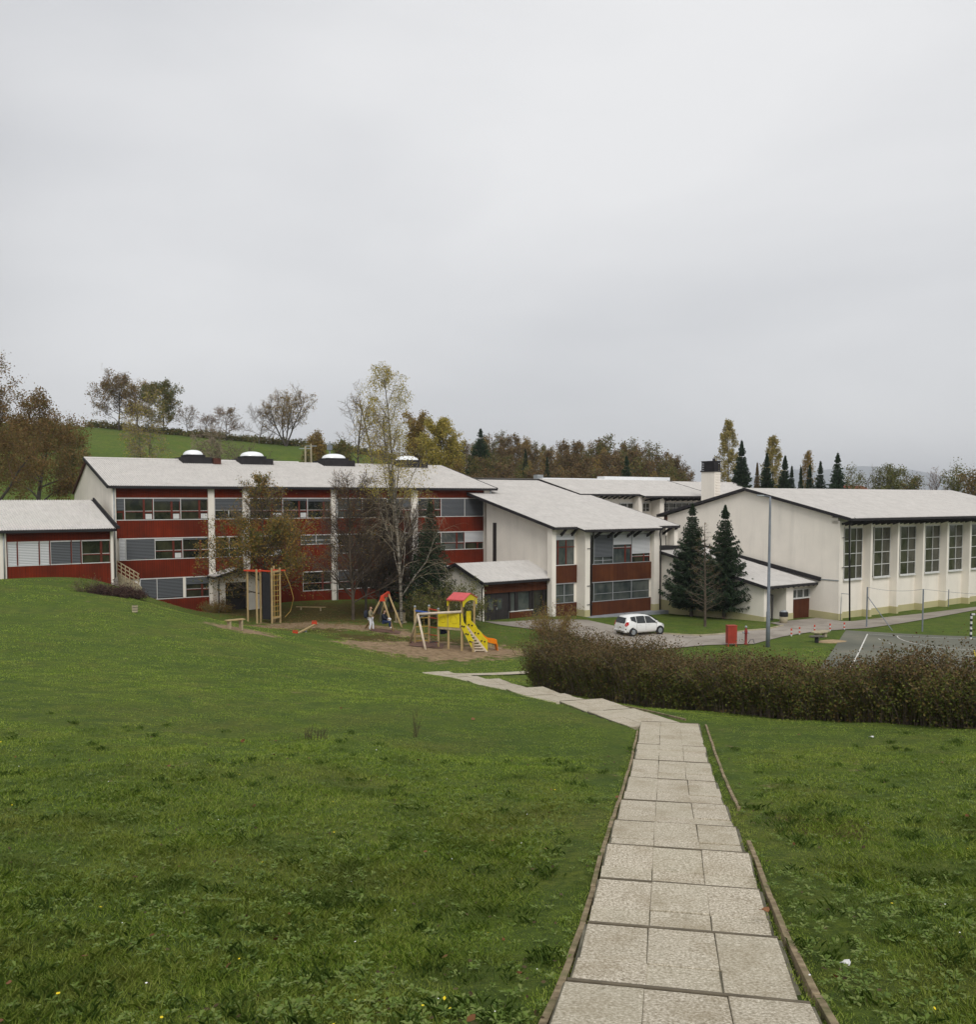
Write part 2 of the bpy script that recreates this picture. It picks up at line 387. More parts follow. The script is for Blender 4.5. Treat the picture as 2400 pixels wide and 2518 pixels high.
# small unevenness of the turf
def wob(x, y): return 0.05 * np.sin(x * 0.9 + np.sin(y * 0.7)) * np.sin(y * 0.8 + 1.3) + 0.02 * np.sin(x * 2.7 + y) * np.sin(y * 2.3 - x)
pd_ = path_d(GX, GY)
GZ = GZ + wob(GX, GY) * np.clip((pd_ - 0.9) / 1.5, 0, 1) * np.clip((60 - GY) / 20, 0, 1)
GZ = GZ - 0.30 * (pd_ < HW - 0.12) - 0.05 * ((pd_ >= HW - 0.12) & (pd_ < HW + 0.13)) 
far = np.clip((GY - 330) / 80, 0, 1); GZ = GZ * (1 - far) + (CZ - 9.8) * far
ny, nx = GX.shape
me = bpy.data.meshes.new('ground')
me.vertices.add(nx * ny); me.vertices.foreach_set('co', np.stack([GX, GY, GZ], -1).ravel())
ii = (np.arange(ny - 1)[:, None] * nx + np.arange(nx - 1)[None]).ravel()
Fq = np.stack([ii, ii + 1, ii + nx + 1, ii + nx], 1)
me.loops.add(Fq.size); me.polygons.add(len(Fq)); me.loops.foreach_set('vertex_index', Fq.ravel().astype(np.int32))
me.polygons.foreach_set('loop_start', (np.arange(len(Fq)) * 4).astype(np.int32)); me.polygons.foreach_set('use_smooth', np.ones(len(Fq), bool))
me.update()
for nm, arr in (('soil', blob(GX, GY, SOIL)), ('litter', blob(GX, GY, LIT))):
    a = me.attributes.new(nm, 'FLOAT', 'POINT'); a.data.foreach_set('value', arr.ravel().astype(np.float32))
m = MT('turf', 0.95, 0.1)
co = m.coord()
n1 = m.noise(0.12, 5, vec=co); n2 = m.noise(1.3, 6, vec=co, rough=0.7); n3 = m.noise(9, 6, vec=co, rough=0.8)
g = m.ramp(n1, [(0.35, (0.102, 0.142, 0.021, 1)), (0.52, (0.138, 0.190, 0.025, 1)), (0.68, (0.158, 0.182, 0.034, 1))])
g = m.mix(m.ramp(n2, [(0.38, grey(0.85)), (0.62, grey(0))]), g, (0.066, 0.108, 0.024, 1))
g = m.mix(m.ramp(m.noise(0.35, 6, vec=co, rough=.7), [(0.5, grey(0)), (0.72, grey(0.6))]), g, (0.175, 0.165, 0.045, 1))
g = m.mix(m.ramp(n3, [(0.40, grey(0.8)), (0.58, grey(0))]), g, (0.050, 0.080, 0.016, 1))
at1 = m.n('ShaderNodeAttribute', attribute_name='soil'); at2 = m.n('ShaderNodeAttribute', attribute_name='litter')
rag = m.noise(1.1, 7, vec=co, rough=0.75)
sf = m.math('ADD', at1.outputs['Fac'], m.math('MULTIPLY', m.math('SUBTRACT', rag, 0.5), 3.4))
sf = m.ramp(sf, [(0.42, grey(0)), (0.75, grey(1))])
lf = m.math('ADD', at2.outputs['Fac'], m.math('MULTIPLY', m.math('SUBTRACT', n2, 0.5), 2.6))
lf = m.ramp(lf, [(0.45, grey(0)), (0.95, grey(0.8))])
soilc = m.ramp(m.noise(3, 6, vec=co), [(0.3, srgb(122, 102, 80)), (0.7, srgb(160, 138, 110))])
g = m.mix(lf, g, m.ramp(n3, [(0.4, srgb(52, 40, 24)), (0.6, srgb(98, 76, 46))]))
g = m.mix(sf, g, soilc)
m.col(g).bump(m.noise(16, 6, vec=co, rough=.8), 0.9, 0.06)
me.materials.append(m.m)
go = bpy.data.objects.new('ground', me); COL.objects.link(go); tag(go, kind='structure')
M['turf'] = m.m
# far land out to the horizon
mb = MB(); 
mb.add([(-9000, 415, CZ - 9.9), (9000, 415, CZ - 9.9), (12000, 12000, CZ - 9.9), (-12000, 12000, CZ - 9.9)], [(0, 1, 2, 3)])
mb.add([(-9000, -400, CZ - 10.5), (-415, -400, CZ - 10.5), (-415, 415, CZ - 9.9), (-9000, 415, CZ - 9.9)], [(0, 1, 2, 3)])
mb.add([(515, -400, CZ - 10.5), (9000, -400, CZ - 10.5), (9000, 415, CZ - 9.9), (515, 415, CZ - 9.9)], [(0, 1, 2, 3)])
tag(mb.build('far_land', m_var('far_fields', (0.06, 0.085, 0.03, 1), 0.3, 0.01)), kind='structure')
# the mountain on the right
prof = [(1500,1222),(1650,1204),(1750,1190),(1850,1172),(1900,1158),(1950,1154),(2000,1158),(2060,1152),(2120,1146),(2180,1149),(2240,1155),(2290,1166),(2340,1180),(2400,1190),(2520,1203),(2700,1216)]
T = 8800; V = []; F_ = []
for i, (px, py) in enumerate(prof):
    top = at(px, py, T); 
    for k, (dz, dy) in enumerate(((0, -3200), (0.35, -2000), (0.75, -900), (1, 0), (0.6, 1300), (0, 2600))):
        V.append((top[0] * (1 + dy / T * 0.6), top[1] + dy, -1 + (top[2] + 1) * dz + (rs.rand() - .5) * 34 * (0 < dz < 1)))
for i in range(len(prof) - 1):
    for k in range(5): a = i * 6 + k; F_.append((a, a + 1, a + 7, a + 6))
F_ = [q[::-1] for q in F_]
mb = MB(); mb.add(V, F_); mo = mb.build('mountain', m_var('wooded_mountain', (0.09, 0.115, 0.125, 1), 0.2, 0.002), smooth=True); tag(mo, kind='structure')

# ---------------- draped sheets (drive, court, paths)
import bmesh
def sheet(name, poly, mat, lift=0.03, edge=0.9, flat=None):
    bm = bmesh.new(); vs = [bm.verts.new((x, y, 0)) for x, y in poly]; bm.faces.new(vs)
    bmesh.ops.triangulate(bm, faces=bm.faces[:])
    for _ in range(9):
        e = [q for q in bm.edges if q.calc_length() > edge]
        if not e: break
        bmesh.ops.subdivide_edges(bm, edges=e, cuts=1, use_grid_fill=False)
        bmesh.ops.triangulate(bm, faces=[f for f in bm.faces if len(f.verts) > 3])
    co_ = np.array([v.co[:] for v in bm.verts]); z = HT(co_[:, 0], co_[:, 1]) + lift
    for v, q in zip(bm.verts, z): v.co.z = q
    bmesh.ops.recalc_face_normals(bm, faces=bm.faces[:])
    m_ = bpy.data.meshes.new(name); bm.to_mesh(m_); bm.free(); m_.materials.append(mat)
    if len(m_.polygons) and m_.polygons[0].normal.z < 0: m_.flip_normals()
    o = bpy.data.objects.new(name, m_); COL.objects.link(o); return tag(o, kind='structure')
drive = [(1190,1530),(1250,1531),(1330,1525),(1392,1524),(1444,1526),(1514,1541),(1560,1556),(1635,1561),(1722,1565),(1784,1561),(1842,1553),(1890,1549),(1925,1541),
 (1893,1533),(1950,1527),(2010,1521),(2070,1529),(2095,1529),(2180,1519),(2271,1509),(2400,1494),(2520,1482),
 (2520,1487),(2400,1501),(2277,1524),(2126,1547),(2082,1549),(1986,1558),(1926,1567),(1885,1577),(1854,1586),(1741,1589),(1600,1600),(1480,1590),(1420,1570),(1380,1556),(1295,1547),(1230,1538)]
dpoly = poly_px(drive)
m = MT('drive_asphalt', 0.9, 0.2)
c_ = m.ramp(m.noise(0.25, 7), [(0.3, srgb(132, 124, 114)), (0.7, srgb(166, 158, 147))])
c_ = m.mix(m.ramp(m.noise(0.7, 6, rough=0.7), [(0.52, grey(0)), (0.72, grey(0.6))]), c_, srgb(92, 84, 74)); c_ = m.mix(m.ramp(m.noise(20, 4), [(0.5, grey(0)), (0.8, grey(0.4))]), c_, srgb(110, 104, 96))
m.col(c_).bump(m.noise(40, 3), 0.3, 0.01)
sheet('drive', dpoly, m.m, 0.05)
# kerb along the grass island
mb = MB(); kp = [ground(*q) for q in ((1560,1556),(1600,1560),(1635,1561),(1680,1564),(1722,1565),(1760,1563),(1784,1561),(1842,1553),(1890,1549),(1925,1541))]
for a, b in zip(kp[:-1], kp[1:]): mb.bar(a + (0, 0, .02), b + (0, 0, .02), 0.14, 0.22)
tag(mb.build('kerb', M['conc']), kind='structure')
# ball court
oc = np.array(ground(2090,1553)[:2]); CTA = -np.array([0.43, 0.903]); CTB = np.array([0.903, -0.43])
m = MT('court_asphalt', 0.75, 0.3)
c_ = m.ramp(m.noise(0.2, 7), [(0.3, srgb(86, 88, 78)), (0.7, srgb(112, 112, 98))])
c_ = m.mix(m.ramp(m.noise(0.45, 6, rough=0.7), [(0.55, grey(0)), (0.8, grey(0.6))]), c_, srgb(138, 124, 112)); m.col(c_).bump(m.noise(40, 3), 0.3, 0.01)
def cpt(a, b): return tuple(oc + CTA * a + CTB * b)
sheet('ball_court', [cpt(0, -0.3), cpt(0, 42), cpt(24, 42), cpt(24, -0.3)], m.m, 0.05)
def line(P_, w, name, mat, lift=0.06):
    mbl = MB()
    for (a, b) in zip(P_[:-1], P_[1:]):
        a = np.array(a); b = np.array(b); d = (b - a); Ln = np.linalg.norm(d); d = d / Ln; nn = np.array([-d[1], d[0]]) * w / 2
        k = max(1, int(Ln / 0.8))
        for i in range(k):
            q0 = a + d * Ln * i / k; q1 = a + d * Ln * (i + 1) / k
            V = [(*(q0 - nn), 0), (*(q1 - nn), 0), (*(q1 + nn), 0), (*(q0 + nn), 0)]
            V = [(x, y, h1(x, y) + lift) for x, y, _ in V]; mbl.add(V, [(0, 1, 2, 3)])
    return tag(mbl.build(name, mat), kind='structure')
q = lambda px, py: tuple(ground(px, py)[:2])
line([cpt(1.6, 1.4), cpt(23, 1.4)], 0.09, 'court_side_line', M['whitep'], 0.065)
line([cpt(1.6, 1.49), cpt(1.6, 41)], 0.08, 'court_goal_line', M['whitep'], 0.065)
gc = 11.0
arc = [cpt(1.6 + 6 * math.sin(t) , gc + (1.5 if math.cos(t) > 0 else -1.5) + 6.0 * math.cos(t)) for t in np.linspace(math.pi - 0.02, 0.02, 24)]
line(arc, 0.08, 'court_area_line', M['whitep'], 0.066)
for i in range(12):
    t = math.pi * (0.08 + 0.84 * i / 11); line([cpt(1.6 + 9 * math.sin(t), gc + 9 * math.cos(t)), cpt(1.6 + 9 * math.sin(t - 0.07), gc + 9 * math.cos(t - 0.07))], 0.08, 'court_dashed_line', M['whitep'], 0.067)
line([cpt(7.5, 8.5), cpt(14, 8.5)], 0.08, 'court_yellow_line', M['yelp'], 0.068); line([cpt(7.5, 12.6), cpt(14, 12.6)], 0.08, 'court_yellow_line', M['yelp'], 0.068)
line([cpt(10, 10.6), cpt(20, 10.6)], 0.08, 'court_lane_line', M['whitep'], 0.069)
sheet('court_patch', [cpt(3.2, 10.4), cpt(3.2, 11.6), cpt(4.6, 11.6), cpt(4.6, 10.4)], m_var('dark_patch', srgb(62, 52, 50), 0.1, 2), 0.056)

# ---------------- the stepped slab path
m = MT('exposed_aggregate', 0.9, 0.2); co = m.coord(); vo = m.n('ShaderNodeTexVoronoi'); vo.inputs['Scale'].default_value = 80; m.l(co, vo.inputs['Vector'])
isl = m.n('ShaderNodeNewGeometry').outputs['Random Per Island']
c_ = m.ramp(m.noise(48, 3, vec=co), [(0.3, srgb(126, 116, 98)), (0.47, srgb(188, 178, 158)), (0.68, srgb(240, 231, 213))])
c_ = m.mix(0.4, c_, m.mix(0.6, vo.outputs['Color'], srgb(176, 160, 136)), 'MULTIPLY') if False else c_
pk = m.mix(m.ramp(vo.outputs['Distance'], [(0.25, grey(0)), (0.6, grey(0.45))]), c_, srgb(134, 124, 108))
c2 = m.mix(m.ramp(isl, [(0.0, grey(0.0)), (1.0, grey(0.30))]), pk, srgb(172, 166, 144))
c2 = m.mix(m.ramp(m.noise(1.6, 6, vec=co, rough=0.65), [(0.48, grey(0)), (0.72, grey(0.55))]), c2, srgb(138, 124, 98))
c2 = m.mix(m.ramp(m.noise(5, 5, vec=co), [(0.6, grey(0)), (0.8, grey(0.35))]), c2, srgb(96, 92, 66))
m.col(c2).bump(vo.outputs['Distance'], 0.5, 0.006); M['slab'] = m.m
mk = MT('mossy_timber_edging', 0.9, 0.2); co = mk.coord()
k1 = mk.ramp(mk.noise(9, 5, vec=co), [(0.3, srgb(108, 94, 72)), (0.7, srgb(160, 144, 116))])
k1 = mk.mix(mk.ramp(mk.noise(2.5, 5, vec=co), [(0.5, grey(0)), (0.7, grey(0.8))]), k1, srgb(84, 92, 48)); mk.col(k1).bump(mk.noise(20, 4, vec=co), 0.5, 0.02); M['edging'] = mk.m
M['joint'] = m_var('mossy_joint', (0.12, 0.11, 0.075, 1), 0.5, 4)
M['step_shade'] = m_var('step_shadow_brown', srgb(98, 90, 75), 0.25, 5)  # shadow along the step edges, put into the strip's colour
def slab_path(o, d, Ln, noses, side, name, rng, jog=0.0, rows_=2):
    mb = MB(); jb = MB(); rb = MB(); nv = np.array([d[1], -d[0]])
    G = lambda s: h1(*(o + d * s))
    lev = []
    for i in range(len(noses) - 1):
        s0, s1 = noses[i], noses[i + 1]; off = jog * (1 if i % 2 else -1)
        zt0 = G(s0) + 0.02 + (-0.07 if i else 0); zt1 = G(s1) + 0.085          # each landing falls less than the hillside, then steps down
        rows = rows_ if s1 - s0 < 2.2 else rows_ + 2; cw = 2 * HW / 3; gap = 0.003
        for r_ in range(rows):
            for c in range(3):
                sh = rng.uniform(-0.01, 0.01); ra = s0 + (0.08 if (r_ == 0 and i) else 0) + (s1 - s0) * r_ / rows + gap / 2 + rng.uniform(0, .004); rb_ = s0 + (s1 - s0) * (r_ + 1) / rows - gap / 2
                la = -HW + cw * c + gap / 2 + off; lb = la + cw - gap
                if c == 0: la += rng.uniform(0, .03)
                if c == 2: lb -= rng.uniform(0, .05)
                dz = rng.uniform(-0.008, 0.008); V = []
                for zz in (-0.09, 0):
                    for (ss, ll) in ((ra, la), (rb_, la + sh), (rb_, lb + sh), (ra, lb)):
                        p = o + d * ss + nv * ll; f = (ss - s0) / (s1 - s0); V.append((p[0], p[1], zt0 + (zt1 - zt0) * f + zz + dz + rng.uniform(-.003, .003)))
                mb.add(V, [(3, 2, 1, 0), (4, 5, 6, 7), (0, 1, 5, 4), (1, 2, 6, 5), (2, 3, 7, 6), (3, 0, 4, 7)])
        V = []
        for zz in (-0.3, -0.015):
            for (ss, ll) in ((s0 + .075, -HW + off), (s1, -HW + off), (s1, HW + off), (s0 + .075, HW + off)):
                p = o + d * ss + nv * ll; f = (ss - s0) / (s1 - s0); V.append((p[0], p[1], zt0 + (zt1 - zt0) * f + zz))
        jb.add(V, [(3, 2, 1, 0), (4, 5, 6, 7), (0, 1, 5, 4), (1, 2, 6, 5), (2, 3, 7, 6), (3, 0, 4, 7)])
        # nosing strip at the lower end, coloured dark to draw the step's shadow line
        pa = o + d * (s1 + 0.030) - nv * (HW - 0.02 - off); pb = o + d * (s1 + 0.030) + nv * (HW - 0.02 + off)
        rb.bar((*pa, zt1 - 0.062 + rng.uniform(-.004, .004)), (*pb, zt1 - 0.062 + rng.uniform(-.004, .004)), 0.030, 0.12)
        lev.append((s0, s1, zt0, zt1))
    tag(mb.build(name, M['slab'], bevel=0.006), kind='structure'); tag(jb.build('path_bedding', M['joint']), kind='structure'); tag(rb.build('step_shadow_line', M['step_shade'], bevel=0.006), kind='structure')
    return lev
rng = random.Random(3)
def s_on(o, d, px, py):
    p = ground(px, py); return float((p[0] - o[0]) * d[0] + (p[1] - o[1]) * d[1])
nosA = [0.0, 1.6, 3.2, 4.8] + [s_on(a0, da, 1665, y) for y in (2475,2320,2195,2107,2042,1990,1931,1884,1842)]
nosA = sorted(nosA); nosA = [nosA[0]] + [b for a, b in zip(nosA[:-1], nosA[1:]) if b - a > 0.5] + [LA]
slab_path(a0, da, LA, nosA, 1, 'slab_path', rng)
nb = 9; nosB = [0.35 + (LB - 0.35) * i / nb for i in range(nb + 1)]
slab_path(b0, db, LB, nosB, 1, 'slab_path', rng, jog=0.12)
sheet('cross_path', [tuple(c0 - dc * .3 + np.array([-dc[1], dc[0]]) * .5), tuple(c1 + np.array([-dc[1], dc[0]]) * .5), tuple(c1 - np.array([-dc[1], dc[0]]) * .5), tuple(c0 - dc * .3 - np.array([-dc[1], dc[0]]) * .5)][::-1], M['slab'], 0.05)
# timber edging both sides, in short uneven lengths
def edging(o, d, s0, s1, lat, rng, step=1.15, hgt=0.10):
    mb = MB(); nv = np.array([d[1], -d[0]]); s = s0
    while s < s1 - 0.2:
        e = min(s + step * rng.uniform(.8, 1.2), s1); j0 = rng.uniform(-.008, .008); j1 = rng.uniform(-.008, .008)
        pa = o + d * s + nv * (lat + j0); pb = o + d * (e - 0.015) + nv * (lat + j1)
        za = h1(*pa) + rng.uniform(-.01, .01); zb = h1(*pb) + rng.uniform(-.01, .01)
        mb.bar((*pa, za + hgt - .2), (*pb, zb + hgt - .2), 0.05, 0.38); s = e
    return tag(mb.build('path_edging', M['edging'], bevel=0.004), kind='structure')
edging(a0, da, 0, LA - 1.2, -HW - 0.055, rng, hgt=.03); edging(a0, da, 0, s_on(a0, da, 1840, 2070), HW + 0.06, rng, hgt=.035); edging(a0, da, s_on(a0, da, 1800, 1990), LA + 0.3, HW + 0.17, rng, hgt=.03)
edging(b0, db, 0.8, LB * .8, -(-HW) + 0.30, rng, 2.4, 0.05) if False else None
edging(b0, db, 1.2, LB * .75, HW + 0.42, rng, 2.4, 0.06)
# low block in the grass near the left building
p = ground(332,1506); mb = MB(); F = Fr(p[0], p[1], 80)
for i in range(3): mb.box(F, -.15, .15, -.1, .1, p[2] + .02 + i * .14, p[2] + .12 + i * .14, 0)
mb.box(F, -.12, .12, -.07, .07, p[2] - .05, p[2] + .4, 1)
one(mb, 'vent_pipe', [M['conc'], M['doord']], 'small louvred concrete vent standing alone in the lawn', 'vent', p)
# ------------------------------------------------------------------ buildings
def frame_at(px, t, yaw):
    p = at(px, 1228, t); return Fr(p[0], p[1], yaw)
def corr_roof(F, s0, s1, n0, z0, n1, z1, parent, name='roof', mat=None, fascia='edge', period=0.18, amp=0.034, sides=(1, 1), course=1.25, th=0.03):
    """corrugated sheets from the eave (n0, z0) up to the ridge (n1, z1)"""
    ns = int(abs(s1 - s0) / period * 6); S_ = np.linspace(s0, s1, ns + 1); Ln = math.hypot(n1 - n0, z1 - z0); nr = max(1, int(Ln / course))
    wv = amp * np.sin(S_ / period * 2 * math.pi); V = []; Fc = []; k = 0; mb = MB()
    for r_ in range(nr):
        for f, dz in ((r_ / nr, 0.014 if r_ else 0.014), ((r_ + 1) / nr, 0.0)):
            n = n0 + (n1 - n0) * f; z = z0 + (z1 - z0) * f + dz
            V.append(F.o + S_[:, None] * F.u + n * F.nn + np.stack([0 * S_, 0 * S_, z + wv + th], 1))
    V = np.vstack(V); m_ = ns + 1
    rows = 2 * nr
    for r_ in range(rows - 1): Fc += [(r_ * m_ + i, r_ * m_ + i + 1, (r_ + 1) * m_ + i + 1, (r_ + 1) * m_ + i) for i in range(ns)]
    if (n1 < n0) != (s1 < s0): pass
    mb.add(V, Fc, 0); rf = mb.build(name, mat or M['roof'], parent, F)
    # under-board
    mb = MB(); a = (n0, z0 - 0.03); b = (n1, z1 - 0.03)
    mb.prism([F.P(s0, a[0] - (0.03 if n0 > n1 else -.03), a[1] - .09), F.P(s0, b[0], b[1] - .09), F.P(s0, b[0], b[1]), F.P(s0, a[0] - (0.03 if n0 > n1 else -.03), a[1])], F.u * (s1 - s0))
    o = mb.build('roof_deck', M[fascia], rf)
    mb = MB()
    for s, on in ((s0 - 0.05, sides[0]), (s1 + 0.05, sides[1])):
        if on: mb.bar(F.P(s, n0, z0 - 0.06), F.P(s, n1, z1 - 0.06), 0.10, 0.26)
    mb.bar(F.P(s0 + .01, n0 + (.02 if n0 > n1 else -.02), z0 - .09), F.P(s1 - .01, n0 + (.02 if n0 > n1 else -.02), z0 - .09), 0.06, 0.20)
    mb.build('fascia', M[fascia], rf)
    return rf
def ridge_cap(F, s0, s1, n, z, rf):
    mb = MB(); mb.prism([F.P(s0, n - .22, z - .03), F.P(s0, n, z + .10), F.P(s0, n + .22, z - .03), F.P(s0, n, z + .02)], F.u * (s1 - s0)); return mb.build('ridge_cap', M['roof'], rf, F)
def gable_wall(F, s0, s1, prof, mat, parent, name='wall', plinth=None):
    """solid block whose cross-section (n, z) is pushed along the front"""
    mb = MB(); mb.prism([F.P(s0, n, z) for n, z in prof], F.u * (s1 - s0)); return mb.build(name, mat, parent, F)
def pipe(F, pts, parent, r=0.055, mat='pipe', name='downpipe'):
    mb = MB(); mb.tube([F.P(*p) for p in pts], r, 8); return mb.build(name, M[mat], parent, smooth=True)
def window(F, parent, s0, s1, z0, z1, n, style='wn', blind=0.0, bmat='blindg', gl='glass', trim='white', tr=0.38, box=0, post_l=True):
    """one window: outer trim with pane, wooden bars and blind as its parts"""
    mb = MB(); t = 0.05
    mb.box(F, s0, s1, n - .02, n + .05, z0 - .02, z0 + .04); mb.box(F, s0, s1, n - .03, n + .03, z1 - .09, z1)
    if post_l: mb.box(F, s0, s0 + t, n - .03, n + .035, z0 + .04, z1 - .09)
    w = mb.build('window', M[trim], parent, F)
    mb = MB(); mb.box(F, s0 + .01, s1 - .01, n - .11, n - .09, z0, z1); mb.build('pane', M[gl], w, F)
    if style:
        mb = MB(); zt = z0 + (z1 - z0) * tr
        if style == 'wn':
            sm = s0 + (s1 - s0) * 0.68
            mb.box(F, sm - .08, sm + .08, n - .09, n - .035, z0 + .04, z1 - .09); mb.box(F, s1 - .07, s1, n - .09, n - .036, z0 + .04, z1 - .09)
            mb.box(F, s0 + t, sm - .08, n - .088, n - .04, zt - .05, zt + .03); mb.box(F, sm + .08, s1 - .07, n - .088, n - .04, zt - .10, zt + .02)
        elif style == 'n':
            mb.box(F, s1 - .12, s1, n - .09, n - .036, z0 + .04, z1 - .09); mb.box(F, s0 + t, s1 - .12, n - .088, n - .04, zt - .08, zt + .03)
        elif style == 'two':
            sm = (s0 + s1) / 2; mb.box(F, sm - .03, sm + .03, n - .09, n - .035, z0 + .04, z1 - .09); mb.box(F, s0 + t, sm - .03, n - .088, n - .04, zt - .03, zt + .02); mb.box(F, sm + .03, s1, n - .088, n - .04, zt - .03, zt + .02)
        elif style == 't': mb.box(F, s0 + t, s1, n - .088, n - .04, zt - .02, zt + .02)
        elif style == 'bars':
            for f in (.17, .58): sm = s0 + (s1 - s0) * f; mb.box(F, sm - .06, sm + .06, n - .09, n - .035, z0 + .04, z1 - .09)
            mb.box(F, s0 + t, s1, n - .088, n - .04, zt - .05, zt + .03)
        mb.build('mullion', M['redfr'] if style in ('wn', 'n', 'bars') else M[trim], w, F)
        if style in ('wn',):
            mb = MB(); mb.box(F, s0 + t, sm - .08, n - .085, n - .033, zt + .03, zt + .055); mb.box(F, sm + .08, s1 - .07, n - .085, n - .033, zt + .02, zt + .06)
            mb.build('sash_rail', M['white'], w, F)
            if box: 
                mb = MB(); mb.box(F, sm + .12, s1 - .10, n - .088, n - .02, z0 + .08, z0 + (z1 - z0) * .27); mb.build('vent_panel', M['white'], w, F)
    if blind > 0:
        mb = MB(); mb.box(F, s0 + t + .01, s1 - .02, n - .032, n - .008, z1 - .09 - (z1 - z0 - .13) * blind, z1 - .09); mb.build('blind', M[bmat], w, F)
    return w
def band(F, s0, s1, z0, z1, n, parent, mat='red', name='panel'):
    mb = MB(); mb.box(F, s0, s1, n - .12, n + .03, z0, z1); return mb.build(name, M[mat], parent, F)
def pillar(F, s0, s1, n0, n1, z0, z1, parent, mat='cream', name='pillar'):
    mb = MB(); mb.box(F, s0, s1, n0, n1, z0, z1); return mb.build(name, M[mat], parent, F)

# ---- the long three-storey block
FM = frame_at(287, 76, 58)
z_e, w2t, w2b, w1t, w1b, w0t, w0b, z_b = [CZ + q for q in (1.15, .12, -1.72, -3.2, -5.0, -6.55, -8.33, -9.35)]
sE = FM.S(1205); dR = 11.0; dB = 19.5; zR = CZ + 3.72; zBk = CZ + .75
main = thing('school_block', 'long three-storey block with red timber bands, dark windows and four roof domes', 'building', FM.P(0, 0, z_b))
sL = FM.S(275)
gable_wall(FM, sL, sE, [(-.16, z_b - 2.5), (-.16, z_e - .08), (-dR, zR - .12), (-dB, zBk - .12), (-dB, z_b - 2.5)], M['cream'], main)
rf = corr_roof(FM, sL - .35, sE + .5, .55, z_e - .10, -dR, zR, main)
ridge_cap(FM, sL - .35, FM.S(735, -dR), -dR, zR + .02, rf); ridge_cap(FM, FM.S(735, -dR) + .1, sE + .5, -dR, zR - .10, rf)
corr_roof(FM, sL - .08, sE + .5, -dB - .2, zBk - .10, -dR, zR, main, fascia='rededge')
# corner and dividing pillars
for a, b in ((275, 285), (512, 527), (597, 613), (815, 829), (1012, 1027), (1191, 1205)):
    pillar(FM, FM.S(a, .2), FM.S(b, .2), -.15, .2, z_b - 2.4, z_e - .05, main)
bays = [(285, 512), (527, 597), (613, 815), (829, 1012), (1027, 1191)]
for bi, (a, b) in enumerate(bays):
    a, b = FM.S(a, .1), FM.S(b, .1)
    band(FM, a, b, w2t, z_e - .06, 0, main); band(FM, a, b, w1t, w2b - .02, 0, main); band(FM, a, b, w0t, w1b - .02, 0, main); band(FM, a, b, z_b - 1.5, w0b - .02, 0, main)
def strip(pxs, zb, zt, specs, gl='glass', F=FM, n=0.0):
    for (a, b), sp in zip(zip(pxs[:-1], pxs[1:]), specs):
        if sp is None: continue
        window(F, main, F.S(a), F.S(b), zb, zt, n, **dict(dict(gl=gl), **sp))
W_ = dict(style='wn'); N_ = dict(style='n'); T_ = dict(style='two', tr=.42)
strip([285, 305, 376, 443, 512], w2b, w2t, [dict(style='n', blind=.55, bmat='blindg', post_l=False), dict(W_, box=1), dict(W_, blind=.12, box=1), dict(W_, box=1, blind=.06)])
strip([290, 306, 378, 446, 512], w1b, w1t, [dict(style='', blind=1, bmat='blindw'), dict(W_, blind=.97, bmat='blindg'), dict(W_, blind=.1, bmat='blindw', box=1), dict(W_, blind=.08)])
strip([340, 381, 448], w0b, w0t, [dict(W_, blind=.96, bmat='blindg'), dict(W_, blind=.96, bmat='blindg')]); strip([452, 513], w0b, w0t, [dict(W_, blind=.35, bmat='blindg')])
pillar(FM, FM.S(446), FM.S(452), -.1, .05, w0b, w0t, main, name='window_post')
strip([527, 597], w2b, w2t, [dict(T_, blind=.55, bmat='blindg')]); strip([527, 597], w1b, w1t, [T_])
strip([613, 694, 755, 815], w2b, w2t, [dict(W_, box=1), dict(W_, box=1, blind=.1), dict(W_, blind=.15)]); strip([613, 694], w1b, w1t, [dict(W_, box=1, gl='glass')]); band(FM, FM.S(694), FM.S(738), w1b - .02, w1t, 0, main)
strip([738, 815], w1b + .9, w1t, [dict(T_, gl='glass2')]); band(FM, FM.S(738), FM.S(815), w1b - .02, w1b + .88, 0, main)
band(FM, FM.S(628), FM.S(742), w0b - .02, w0t, 0, main); strip([742, 815], w0b, w0t, [dict(W_, gl='glass')])
strip([829, 890, 951, 1012], w2b, w2t, [dict(W_, gl='glass2'), W_, dict(W_, blind=.5)]); strip([829, 890, 951, 1012], w1b, w1t, [W_, W_, W_]); strip([829, 890, 951, 1012], w0b, w0t, [dict(W_, blind=.5), W_, W_])
strip([1027, 1084, 1142, 1190], w2b, w2t, [W_, dict(W_, blind=.97, bmat='blindg'), dict(W_, blind=.97, bmat='blindg')])
strip([1027, 1084, 1142, 1190], w1b, w1t, [W_, dict(W_, gl='glass2'), dict(W_, blind=.6, bmat='blindw')]); strip([1027, 1084, 1142, 1190], w0b, w0t, [W_, W_, W_])
